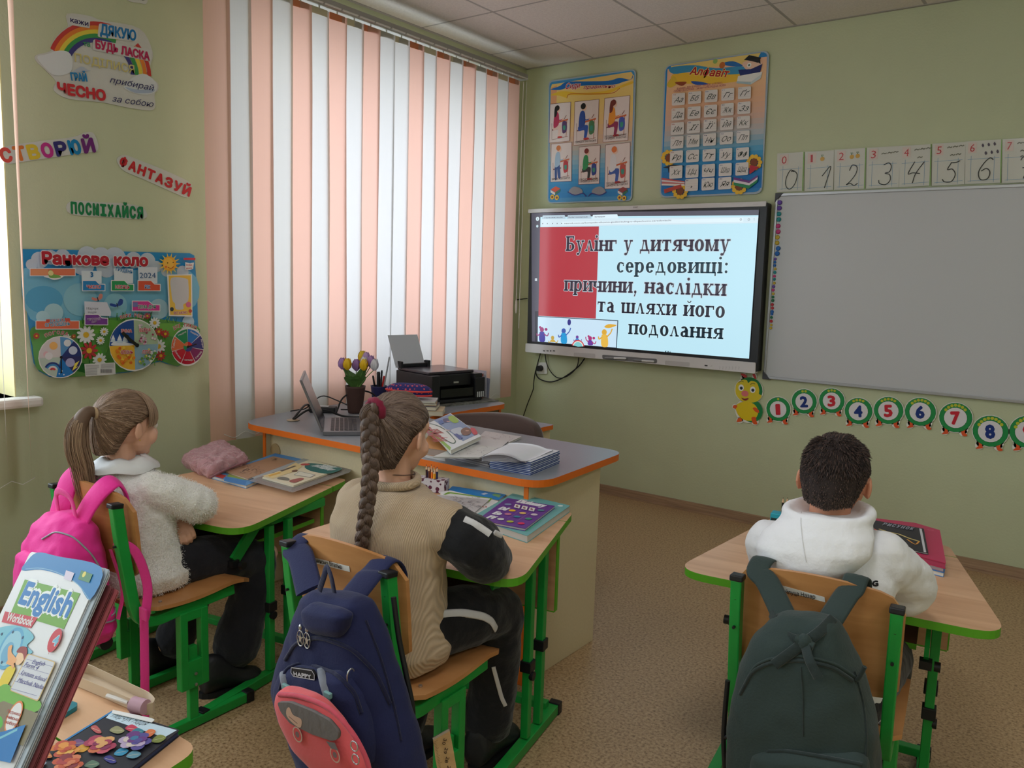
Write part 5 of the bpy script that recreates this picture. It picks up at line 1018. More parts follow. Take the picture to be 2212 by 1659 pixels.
def scribble(cols, x0, y0, x1, y1, n, seed, w=.0012):
    def f(P):
        R_ = random.Random(seed)
        for k in range(n):
            x, y = R_.uniform(x0, x1), R_.uniform(y0, y1); P.line([(x, y), (x+R_.uniform(-30, 30), y+R_.uniform(-12, 12)), (x+R_.uniform(-40, 40), y+R_.uniform(-16, 16))], w, R_.choice(cols), smooth=2)
    return f
sheet('paper_sheet', 'blank white sheet sticking out under the notebooks at the desk front', [(230, 570), (440, 600), (450, 690), (200, 640)], TZ+.001, ZH)
flat_book('notebook', 'grey exercise book at the far side of the stacks, nearest the brown chair', 'notebook', [(830, 402), (1180, 455), (1060, 510), (760, 470)], TZ, .008, ZH, (206, 200, 202), draw=scribble([(140, 120, 125), (170, 150, 155)], 800, 420, 1080, 490, 20, 1))
for k, (lab, dx, dy) in enumerate((('lowest grey-edged notebook of the middle pile', 10, 8), ('second notebook from the bottom in the middle pile', 0, 0), ('notebook in the upper half of the middle pile', 14, 4), ('patterned notebook second from the top in the middle pile', -6, 2))):
    flat_book('notebook', lab, 'notebook', [(430+dx, 645+dy), (860+dx, 745+dy), (1060+dx, 560+dy), (700+dx, 520+dy)], TZ+.0075*k, .007, ZH, (206, 203, 206), (120, 114, 122), zu=TZ+.0005*k, ct=.0008, ins_=.001)
flat_book('notebook', 'topmost open-leaning notebook of the middle pile with sketchy cover', 'notebook', [(330, 648), (780, 655), (960, 560), (650, 520)], TZ+.0345, .005, ZH, (204, 204, 202), (190, 190, 190), draw=scribble([(150, 140, 150), (120, 115, 130)], 480, 540, 850, 635, 30, 2))
for k in range(8):
    zz = TZ+k*.0062; dx = 5*sin(k*2.3); dy = 0
    flat_book('notebook', ['bottom blue notebook of the right pile', 'second blue notebook from the bottom of the right pile', 'third blue notebook from the bottom of the right pile', 'fourth blue notebook from the bottom of the right pile', 'fifth blue notebook of the right pile, counted from the bottom', 'third blue notebook below the thick one in the right pile', 'second blue notebook below the thick one in the right pile', 'blue notebook right beneath the thick curling one in the right pile'][k], 'notebook',
              [(872+dx, 758+dy), (1262+dx, 832+dy), (1540+dx, 715+dy), (1200+dx, 650+dy)], zz, .0058, ZH, (216, 220, 228), (60, 80, 140), zu=TZ, ct=.0007, ins_=.0006)
tk = thing('notebook', 'thick curling notebook on top of the right pile', 'notebook', (1.75, -2.35, TZ+.05)); Zk = TZ+.0478
cA, cB, cC, cD = [Vector(top_print(Zk, ZH).q(p)) for p in ((800, 690), (1215, 705), (1480, 600), (1060, 540))]   # near-left, near-right, far-right, far-left
def cgrid(u, v, h): q = (cA*(1-u)+cB*u)*(1-v)+(cD*(1-u)+cC*u)*v; return (q.x, q.y, Zk+h)
def ch_(u, v): return .004+.020*max(0, 1-abs(2*u-.75)**2.6)*(1-.35*v)+.002*sin(v*5+u*3)
for name_, f0, f1, mm in (('pages', 0.0, .94, mat('notebook_page_block', (160, 158, 166), .8)), ('cover', .94, 1.0, mat('notebook_white_cover', (222, 224, 232), .5))):
    m = MB(); nu, nv = 16, 8; vs = [cgrid(u/nu, v/nv, ch_(u/nu, v/nv)*f) for f in (f0, f1) for u in range(nu+1) for v in range(nv+1)]; w = nv+1; o_ = (nu+1)*w; fs = []
    for u in range(nu):
        for v in range(nv): k = u*w+v; fs += [(k, k+1, k+w+1, k+w), (k+o_, k+w+o_, k+w+1+o_, k+1+o_)]
    rim = [u*w for u in range(nu+1)]+[nu*w+v for v in range(1, w)]+[u*w+nv for u in range(nu-1, -1, -1)]+[v for v in range(nv-1, 0, -1)]
    fs += [(rim[i], rim[i]+o_, rim[(i+1) % len(rim)]+o_, rim[(i+1) % len(rim)]) for i in range(len(rim))]; m.add(vs, fs, 0, True); m.build(name_, mm, tk)
for k in range(4):
    m = MB(); m.tube([cgrid(u/12, -.004, ch_(u/12, 0)*(.2+.2*k)) for u in range(13)], .0005, 4); m.build('page_line', mat('page_gap', (96, 92, 104), .8), tk)
flat_book('textbook', 'orange-topped pile of worn books half hidden behind the braid girl', 'book', [(262, 450), (330, 440), (470, 590), (262, 560)], TZ, .03, ZH, (215, 150, 90), (160, 140, 130))
def ukr(P):
    P.poly([(262, 375), (285, 375), (505, 560), (495, 590)], (130, 180, 50)); P.poly([(340, 300), (500, 240), (765, 430), (620, 500)], (125, 150, 190))
    P.blob([(275, 340), (330, 335), (440, 380), (540, 480), (545, 520), (500, 520), (400, 460), (300, 400)], (40, 90, 70)); P.blob([(282, 345), (330, 342), (435, 388), (530, 480), (538, 512), (500, 510), (405, 452), (308, 395)], (226, 226, 224))
    P.text('Українська', (478, 505), (300, 366), 26, (180, 40, 50), bold=.03); P.text('мова', (440, 425), (372, 385), 20, (180, 60, 50), bold=.02)
    P.disc((463, 398), 36, (226, 226, 224)); P.text('4', (472, 388), (450, 398), 30, (190, 60, 40), bold=.02)
    P.blob([(480, 270), (530, 260), (580, 310), (540, 330), (490, 300)], (150, 190, 50)); P.blob([(430, 290), (480, 285), (480, 320), (440, 320)], (50, 50, 110)); P.disc((480, 315), 18, (225, 180, 160)); P.blob([(500, 400), (600, 370), (640, 430), (560, 440)], (190, 200, 215)); P.blob([(600, 400), (650, 370), (700, 400), (680, 440), (620, 445)], (120, 75, 50)); P.blob([(690, 380), (730, 380), (760, 430), (720, 440)], (200, 50, 70)); P.disc((660, 405), 18, (235, 190, 160))
    P.poly([(530, 440), (560, 430), (620, 470), (590, 490)], (50, 80, 150)); P.poly([(380, 310), (420, 300), (440, 330), (400, 345)], (60, 100, 170))
flat_book('textbook', 'tilted hardback language textbook with a cartoon cover and green stripe', 'book', [(272, 335), (500, 232), (795, 450), (505, 585)], TZ+.0435, .016, ZH, (222, 226, 230), draw=ukr)
# ================================================================== PUPIL DESKS
def desk_proto(loc, rz, label, top_z=.605, lx=.335, hn=.40, sc=1.0, ly=0.0):
    d = thing('school_desk', label, 'desk', loc, rz, local=True)
    k = top_z-.605
    def hw(y): return hn-(hn-.28)*y/.72
    main = rpoly([(-hn, 0), (hn, 0), (hw(.6), .60), (-hw(.6), .60)], [.10, .10, .005, .005], 8)
    main = [(x*sc, y*sc) for x, y in main]
    m = MB(); m.prism(main, .583+k, .605+k, 0, 1); m.build('desktop', [M_beech, M_lime], d)
    strip = rpoly([(-hw(.604), .604), (hw(.604), .604), (.28, .72), (-.28, .72)], [.004, .004, .035, .035], 6)
    strip = [(x*sc, y*sc) for x, y in strip]
    m = MB(); m.prism(strip, .583+k, .605+k, 0, 1); m.build('rear_strip', [M_beech, M_lime], d)
    m = MB(); m.prism([(-lx+.045, .09), (lx-.045, .09), (lx-.045, .50), (-lx+.045, .50)], .485+k, .501+k, 0, 1); m.build('book_shelf', [mat('shelf_brown', (104, 74, 58), .5), M_lime], d)
    m = MB(); m.box((0, .53*sc, .455+k), (.60*sc, .016, .25), mi=0); m.build('modesty_panel', wood('panel_beech', (176, 132, 96), (196, 150, 112), 2.2, .45), d)
    m = MB()
    for s in (-1, 1): m.box((s*.302*sc, .53*sc, .455+k), (.004, .017, .25))
    m.box((0, .53*sc, .328+k), (.60*sc, .017, .004)); m.build('panel_edge', M_lime, d)
    for s in (-1, 1):
        x = s*lx
        m = MB(); m.bar((x-s*.02, .06, .475+k), (x-s*.02, .16, .565+k), .012, .04); m.bar((x-s*.02, .15, .567+k), (x-s*.02, .52, .567+k), .02, .03); m.build('support_rail', M_green, d)
        m = MB(); m.box((x-s*.02, .055, .468+k), (.03, .03, .022)); m.build('end_cap', M_black, d)
        for y, w in ((.205, .026), (.30, .026)):
            m = MB(); m.box((x, y+ly, (.04+.56+k)/2), (.024, w, .52+k)); m.build('leg', M_green, d, bevel=.002)
        m = MB(); m.box((x, .205+ly, .27), (.036, .038, .034)); m.box((x, .30+ly, .30), (.036, .038, .034)); m.build('leg_clamp', M_black, d, bevel=.002, kind='stuff')
        m = MB(); m.cyl((x+s*.01, .205+ly, .24), (x+s*.022, .205+ly, .24), .014); m.build('clamp_knob', M_black, d)
        m = MB(); m.box((x, .17+ly, .02), (.034, .54, .032)); m.build('foot_bar', M_green, d, bevel=.002)
        for y in (-.105+ly, .445+ly): m = MB(); m.box((x, y, .02), (.04, .03, .04)); m.build('foot_cap', M_black, d, bevel=.003)
        m = MB(); m.cyl((x, .07, .46+k), (x+s*.015, .07, .46+k), .013); m.build('hook_knob', M_black, d)
    m = MB(); m.box((0, .40+ly, .045), (2*lx-.02, .03, .025)); m.build('cross_bar', M_green, d, bevel=.002)
    m = MB(); m.bar((-lx+.025, .25+ly, .56+k), (lx-.025, .25+ly, .56+k), .03, .02); m.build('top_cross_bar', M_green, d)
    return d
d1 = desk_proto((.93, -3.33, 0), .2, 'school desk with pink fluffy pencil case, beside the girl in white')
d2 = desk_proto((1.96, -3.20, 0), .2, 'school desk with a purple dictionary, in front of the braided girl', top_z=.655, lx=.27, sc=.9385, ly=.115)
d3 = desk_proto((2.937, -2.57, 0), .14, 'school desk with a magenta folder, in front of the boy', lx=.265, hn=.418)
d4 = dup(d1, (2.16, -4.80, .075), .05, 'empty-seated school desk with English workbooks, at the bottom edge')
for ch in list(d4.children):
    if ch.name.split('.')[0] in ('foot_bar', 'foot_cap', 'cross_bar', 'leg'): pass
# ---- chairs
def chair(loc, rz, label):
    c = thing('school_chair', label, 'chair', loc, rz, local=True)
    R = []
    for th in (-1, 1):
        ring = []
        for z0 in range(0, 1): pass
    n = 16; fr, bk_ = [], []
    zt = lambda x: .765-.05*(abs(x)/.195)**2.2; zb = lambda x: .515-.0*(abs(x)/.195)
    pts = rpoly([(-.195, .515), (.195, .515), (.195, .745), (-.195, .745)], [.03, .03, .05, .05], 6)
    out = []
    for i, (x, z) in enumerate(pts):
        out.append((x, z if z < .7 else z-.03*(abs(x)/.195)**2+.02))
    # subdivide along x so the board can curve
    m = MB(); cols = 14
    def col(x):
        zb_ = .515+.02*max(0, (abs(x)-.165)/.03)**2; zt_ = .775-.028*(abs(x)/.195)**2-.035*max(0, (abs(x)-.15)/.045)**2; return zb_, zt_
    for side in (0, 1):
        vs = []
        for i in range(cols+1):
            x = -.195+.39*i/cols; a, b_ = col(x); x *= .93; y = .028-.035*(1-(x/.195)**2)+.0
            for j in range(7):
                z = a+(b_-a)*j/6; vs.append((x, y-(z-.5)*.10+(.011 if side else 0)+.004*sin((z-.5)*9), z))
        fs = [(i*7+j, i*7+j+1, (i+1)*7+j+1, (i+1)*7+j) for i in range(cols) for j in range(6)]
        if side: V2 = vs; F2 = [tuple(reversed(f)) for f in fs]
        else: V1 = vs; F1 = fs
    o = len(V1); rim = [i*7 for i in range(cols+1)]+[cols*7+j for j in range(1, 7)]+[i*7+6 for i in range(cols-1, -1, -1)]+[j for j in range(5, 0, -1)]
    m.add(V1+V2, F1+[tuple(k+o for k in f) for f in F2], 0, True); m.add(V1+V2, [(rim[k], rim[(k+1) % len(rim)], rim[(k+1) % len(rim)]+o, rim[k]+o) for k in range(len(rim))], 0)
    m.build('backrest', M_ply, c)
    for s in (-1, 1):
        x = s*.166; path = [(x, -.035, .735), (x, -.022, .62), (x, -.004, .50), (x, .008, .43), (x, .03, .385), (x, .075, .368), (x, .16, .374), (x, .34, .384)]
        pp_ = crom(path, 5); R = []
        for i, p in enumerate(pp_):
            d = (pp_[min(i+1, len(pp_)-1)]-pp_[max(i-1, 0)]).normalized(); nx = Vector((1, 0, 0)); ny = d.cross(nx).normalized(); w, h = .0125, .016
            R.append([p+nx*(a*w)+ny*(b_*h) for a, b_ in ((-1, -1), (1, -1), (1, 1), (-1, 1))])
        m = MB(); m.rings(R, sm=False); fr_ = m.build('back_post', M_green, c, bevel=.003)
        m = MB(); m.box((x, -.0365, .738), (.030, .036, .014), (-.1, 0, 0)); m.build('post_cap', M_black, c, bevel=.003)
        for zz in (.69, .62): 
            m = MB(); m.cyl((x, -.038+.0-(zz-.735)*-.0, zz), (x, -.046, zz), .0035, n=8); m.build('bolt', M_black, fr_)
        for y in (.155, .225): m = MB(); m.box((x+s*.006, y, .24), (.028, .026, .25)); m.build('leg_sleeve', M_green, c, bevel=.003)
        m = MB(); m.box((x+s*.006, .19, .16), (.0275, .05, .09)); m.box((x+s*.006, .19, .35), (.0275, .05, .03)); m.build('sleeve_plate', M_green, c, bevel=.002, kind='stuff')
        m = MB(); m.box((x+s*.0, .19, .15), (.02, .03, .24)); m.build('leg', M_green, c, bevel=.002)
        m = MB()
        for zz in (.15, .185): m.cyl((x+s*.018, .19, zz), (x+s*.0235, .19, zz), .005, n=8)
        m.build('leg_screws', mat('steel', (190, 190, 195), .3, metal=.9), c, kind='stuff')
        m = MB(); m.box((x, .17, .02), (.026, .44, .03)); m.build('foot_bar', M_green, c, bevel=.002)
        for y in (-.055, .395): m = MB(); m.box((x, y, .02), (.032, .03, .038)); m.build('foot_cap', M_black, c, bevel=.003)
    m = MB(); m.box((0, .02, .035), (.34, .026, .022)); m.build('cross_bar', M_green, c, bevel=.002)
    m = MB(); vs = []; ny_ = 10; nx_ = 8
    for side in (0, 1):
        for i in range(nx_+1):
            for j in range(ny_+1):
                u = i/nx_*2-1; v = j/ny_; y = .03+.37*v; hx = .195*(1-.0*v)*(1-.12*max(0, (abs(v-.5)*2-.8)/.2)**2)
                z = .392+.012*u*u-.012*sin(pi*min(1, v*1.3))-(.02*max(0, (v-.82)/.18)**2)+(.012 if side else 0)+.006; vs.append((u*hx, y, z))
    w = ny_+1; o = (nx_+1)*w; fs = []
    for i in range(nx_):
        for j in range(ny_): k = i*w+j; fs += [(k, k+w, k+w+1, k+1)[::-1], (k+o, k+o+w, k+o+w+1, k+o+1)]
    m.add(vs, fs, 0, True); rim = [i*w for i in range(nx_+1)]+[nx_*w+j for j in range(1, w)]+[i*w+ny_ for i in range(nx_-1, -1, -1)]+[j for j in range(ny_-1, 0, -1)]
    m.add(vs, [(rim[k], rim[k]+o, rim[(k+1) % len(rim)]+o, rim[(k+1) % len(rim)]) for k in range(len(rim))], 0); se = m.build('seat', M_ply, c)
    for sx in (-1, 1):
        for y in (.10, .33): m = MB(); m.cyl((sx*.15, y, .41), (sx*.15, y, .4135), .005, n=10); m.build('screw', MC['steel'], se)
    return c
c1 = chair((1.13, -3.60, 0), .03, 'school chair under the girl in white, hung with the pink backpack')
for ch in c1.children:
    if ch.name.split('.')[0] in ('backrest', 'back_post', 'post_cap', 'seat', 'leg_sleeve', 'sleeve_plate'): ch.location.z += .025
c2 = dup(c1, (2.07, -3.47, 0), .04, 'school chair under the braided girl, hung with the navy backpack')
c3 = dup(c1, (3.005, -2.93, 0), .13, 'school chair under the boy, hung with the dark green backpack')
# ================================================================== PEOPLE
V = Vector
def sculpt(m, name, mt, parent, voxel=.006, smooth=6, disp=None, tex=.05, kind=None, label=None):
    me = bpy.data.meshes.new('t'); me.from_pydata([tuple(v) for v in m.v], [], m.f); o = bpy.data.objects.new('t', me); COL.objects.link(o)
    r = o.modifiers.new('r', 'REMESH'); r.mode = 'VOXEL'; r.voxel_size = voxel
    if smooth: s_ = o.modifiers.new('s', 'SMOOTH'); s_.iterations = smooth; s_.factor = .5
    if disp:
        t = bpy.data.textures.new('fold', 'CLOUDS'); t.noise_scale = tex; t.noise_depth = 1
        d = o.modifiers.new('d', 'DISPLACE'); d.texture = t; d.strength = disp; d.mid_level = .5; d.texture_coords = 'LOCAL'
    dg = bpy.context.evaluated_depsgraph_get(); nm = bpy.data.meshes.new_from_object(o.evaluated_get(dg)); bpy.data.objects.remove(o)
    nm.name = name; nm.materials.clear(); nm.materials.append(mt)
    for p in nm.polygons: p.use_smooth = True
    return fin(name, nm, parent, kind=kind, label=label)
from mathutils.bvhtree import BVHTree
def hits(o, pix, off=.002, seg=0, sink=None):
    """points on the visible surface of object o seen at the given photo pixels, lifted off it a little"""
    me = o.data; tree = BVHTree.FromPolygons([tuple(v.co) for v in me.vertices], [tuple(p.vertices) for p in me.polygons]); out = []
    for a, b_ in pix:
        d = ray(a, b_).normalized(); h, n, i, dd = tree.ray_cast(CP, d)
        if h is None: h, n, i, dd = tree.find_nearest(CP+d*(out[-1]-CP).length if out else CP+d*2); h = V(h)
        if n.dot(d) > 0: n = -n
        out.append(V(h)+n*off)
    return out
def densify(P, k=6):
    out = []
    for a, b_ in zip(P, P[1:]): out += [(a[0]+(b_[0]-a[0])*i/k, a[1]+(b_[1]-a[1])*i/k) for i in range(k)]
    return out+[P[-1]]
def on_surface(name, o, pix, r, mt, parent, off=.0015, flat=.3, dense=5):
    pts = hits(o, densify(pix, dense), off); 
    for _ in range(2): pts = [pts[0]]+[(pts[i-1]+pts[i]*2+pts[i+1])/4 for i in range(1, len(pts)-1)]+[pts[-1]]
    d0 = ray(*pix[0]).normalized(); m = MB(); m.tube(pts, r, 8, flat=flat, up=tuple(d0.cross((pts[-1]-pts[0]).normalized()).cross(d0)) if flat == 1 else tuple(-d0)); return m.build(name, mt, parent)
def oval(c, rx, ry, n=24, rot=0, ex=2.0, tilt=(0, 0)):
    out = []
    for k in range(n):
        a = 2*pi*k/n; ca, sa = cos(a), sin(a); x = abs(ca)**(2/ex)*(1 if ca > 0 else -1)*rx; y = abs(sa)**(2/ex)*(1 if sa > 0 else -1)*ry
        out.append(V((c[0]+x*cos(rot)-y*sin(rot), c[1]+x*sin(rot)+y*cos(rot), c[2]+x*tilt[0]+y*tilt[1])))
    return out
def limb(m, pts, rad, n=14, seg=4):
    P = [V(p) for p in pts]; Q = crom([(*p,) for p in P], seg); R = []
    for i in range(len(Q)):
        t = i/seg; k = min(int(t), len(rad)-2); f = t-k; R.append(rad[k]*(1-f)+rad[k+1]*f)
    m.tube(Q, R, n); m.ell(Q[0], (R[0],)*3, n=12); m.ell(Q[-1], (R[-1],)*3, n=12)
def torso(m, rows, n=24, ex=2.3):
    R = [oval(c, rx, ry, n, rot, ex) for c, rx, ry, rot in rows]; m.rings(R)
def basis(f, up=V((0, 0, 1))):
    f = V(f).normalized(); r = f.cross(up).normalized(); u = r.cross(f); return Matrix((r, f, u)).transposed()
def head(m, c, B, s=1.0):
    c = V(c); w = lambda x, y, z: c+B @ V((x, y, z))*s
    def E(x, y, z, a, b_, d): m.ell(w(x, y, z), (a*s, b_*s, d*s), B, 18)
    E(0, -.012, .02, .073, .090, .085); E(0, .03, -.02, .060, .056, .074); E(0, .042, -.062, .042, .038, .034); E(0, .070, -.084, .016, .013, .013)
    E(0, .062, .030, .052, .030, .034); E(.034, .056, -.030, .026, .026, .028); E(-.034, .056, -.030, .026, .026, .028)
    m.tube([w(0, .086, .012), w(0, .093, -.008), w(0, .103, -.026)], [.006*s, .0075*s, .0095*s], 10); E(0, .103, -.027, .009, .008, .008); E(.008, .096, -.030, .007, .007, .006); E(-.008, .096, -.030, .007, .007, .006)
    E(0, .088, -.052, .016, .008, .005); E(0, .086, -.060, .013, .008, .005)
    for sg in (-1, 1):
        Re = B @ Euler((0, 0, sg*.35)).to_matrix(); m.ell(w(sg*.078, -.012, -.008), (.006*s, .017*s, .028*s), Re, 14); m.ell(w(sg*.074, -.006, -.016), (.008*s, .012*s, .018*s), Re, 12)
def face_parts(parent, c, B, s=1.0, brow=(90, 70, 55)):
    c = V(c); w = lambda x, y, z: c+B @ V((x, y, z))*s
    for sg in (-1, 1):
        m = MB(); m.ell(w(sg*.029, .0745, .004), (.0125*s,)*3, B, 14); e_ = m.build('eye', mat('eye_white', (228, 224, 220), .25), parent)
        m = MB(); m.ell(w(sg*.029, .0845, .003), (.006*s, .003*s, .006*s), B, 12); m.build('iris', mat('iris', (70, 60, 50), .2), e_)
        m = MB(); m.tube([w(sg*.017, .088, .022), w(sg*.03, .086, .028), w(sg*.045, .076, .022)], [.002, .0026, .0014], 6); m.build('eyebrow', mat('brow_%d' % brow[0], brow, .8), parent)
    m = MB(); m.tube([w(-.018, .088, -.055), w(-.008, .096, -.053), (w(0, .096, -.055)), w(.008, .096, -.053), w(.018, .088, -.055)], [.001, .0028, .0025, .0028, .001], 8); m.build('mouth', mat('lips', (180, 100, 95), .5), parent)
def hand(m, wrist, d, nrm, s=1.0, curl=.5, side=1):
    """palm + five bent fingers. d = pointing direction, nrm = back of the hand"""
    d = V(d).normalized(); nrm = V(nrm).normalized(); x = d.cross(nrm).normalized()*side; nrm = (x*side).cross(d).normalized(); w = V(wrist)
    P = lambda a, b_, c: w+x*(a*s)+d*(b_*s)+nrm*(c*s)
    m.ell(P(0, .034, 0), (.026*s, .034*s, .012*s), Matrix((x, d, nrm)).transposed(), 14); m.ell(P(.018, .018, -.004), (.012*s, .022*s, .012*s), Matrix((x, d, nrm)).transposed(), 10)
    for k, (a, ln) in enumerate(((.0225, .050), (.0075, .056), (-.0075, .052), (-.0215, .042))):
        q = P(a*.9, .055, 0); dd = (d+x*(a*2.0)).normalized(); p1 = q+dd*(ln*.45*s); d2 = (dd*cos(curl)-nrm*sin(curl)).normalized(); p2 = p1+d2*(ln*.32*s); d3 = (dd*cos(curl*2)-nrm*sin(curl*2)).normalized(); p3 = p2+d3*(ln*.28*s)
        m.tube([P(a*.9, .04, 0), q, p1, p2, p3], [.0070*s, .0070*s, .0066*s, .0062*s, .0056*s], 10); m.ell(p3, (.0058*s,)*3, n=10)
    t0, t1, t2 = P(.022, .012, -.003), P(.040, .032, -.010), P(.043, .055, -.014); m.tube([P(.01, .0, 0), t0, t1, t2], [.009*s, .010*s, .008*s, .006*s], 10); m.ell(t2, (.006*s,)*3, n=10)
def strands(name, S, radius, mt, parent, taper=.3):
    hc = bpy.data.hair_curves.new(name); hc.add_curves([len(s_) for s_ in S]); pos = []; rad = []
    for s_ in S:
        n = len(s_)
        for i, p in enumerate(s_): pos += [p[0], p[1], p[2]]; rad.append(radius*(1-(1-taper)*(i/(n-1))**2))
    a = hc.attributes.get('position') or hc.attributes.new('position', 'FLOAT_VECTOR', 'POINT'); a.data.foreach_set('vector', pos)
    a = hc.attributes.get('radius') or hc.attributes.new('radius', 'FLOAT', 'POINT'); a.data.foreach_set('value', rad)
    hc.materials.append(mt); return fin(name, hc, parent, kind='stuff')
def hair_mat(name, c1, c2, rough=.55):
    m = bpy.data.materials.new(name); m.use_nodes = True; nt = m.node_tree; b = nt.nodes['Principled BSDF']; b.inputs['Roughness'].default_value = rough; b.inputs['Specular IOR Level'].default_value = .35
    h = node(nt, 'ShaderNodeHairInfo'); r = node(nt, 'ShaderNodeValToRGB'); r.color_ramp.elements[0].color = (*lin(c1), 1); r.color_ramp.elements[1].color = (*lin(c2), 1)
    nt.links.new(h.outputs['Random'], r.inputs[0]); nt.links.new(r.outputs[0], b.inputs['Base Color']); return m
def cloth(name, c, rough=.9, rib=None, bump=(60, .25), sheen=.2):
    m = mat(name, c, rough, bump=bump, sheen=sheen, spec=.15)
    if rib:
        nt = m.node_tree; b = nt.nodes['Principled BSDF']; tc = [n for n in nt.nodes if n.type == 'TEX_COORD'][0]; wv = node(nt, 'ShaderNodeTexWave', bands_direction='X'); wv.inputs['Scale'].default_value = rib; wv.inputs['Distortion'].default_value = 1.2; wv.inputs['Detail Scale'].default_value = .6
        bp = node(nt, 'ShaderNodeBump'); bp.inputs['Strength'].default_value = .55; bp.inputs['Distance'].default_value = .003; nt.links.new(tc.outputs['Object'], wv.inputs['Vector']); nt.links.new(wv.outputs['Fac'], bp.inputs['Height']); nt.links.new(bp.outputs[0], b.inputs['Normal'])
        r = node(nt, 'ShaderNodeValToRGB'); L = lin(c); r.color_ramp.elements[0].color = (*[x*.8 for x in L], 1); r.color_ramp.elements[1].color = (*L, 1); nt.links.new(wv.outputs['Fac'], r.inputs[0]); nt.links.new(r.outputs[0], b.inputs['Base Color'])
    return m
M_skin = mat('child_skin', (222, 172, 148), .5, var=(18, .04), spec=.35); M_skin2 = mat('boy_skin', (200, 140, 112), .5, var=(18, .05), spec=.35)
M_blk = cloth('black_jersey', (26, 26, 29), .85); M_shoe = mat('black_shoe', (30, 30, 33), .5, bump=(80, .1)); M_sole = mat('shoe_sole', (22, 22, 24), .7)
def shoe(parent, heel, toe, s=1.0):
    h = V(heel); t = V(toe); d = (t-h); d.z = 0; L = d.length; d.normalize(); x = V((d.y, -d.x, 0)); m = MB(); R = []
    for f, w, hh in ((0, .030, .085), (.06, .037, .115), (.2, .040, .118), (.4, .040, .10), (.6, .043, .055), (.8, .043, .045), (.94, .032, .036), (1.0, .012, .022)):
        w *= s; hh *= s; c = h+d*(L*f); ring = []
        for k in range(16):
            a = 2*pi*k/16; z = .008+hh*(.5+.5*sin(a)); ring.append(V((c.x, c.y, 0))+x*(w*cos(a)*(1 if sin(a) < .2 else .82))+V((0, 0, z)))
        R.append(ring)
    m.rings(R); o = m.build('shoe', M_shoe, parent, sub=1)
    m = MB(); R = []
    for z in (.001, .02):
        R.append([V((0, 0, z))+V((h.x, h.y, 0))+d*(L*(.5+.53*cos(a)))+x*((.040+.006*cos(a))*s*sin(a)) for a in [2*pi*k/20 for k in range(20)]])
    m.rings(R, sm=False); m.build('sole', M_sole, o)
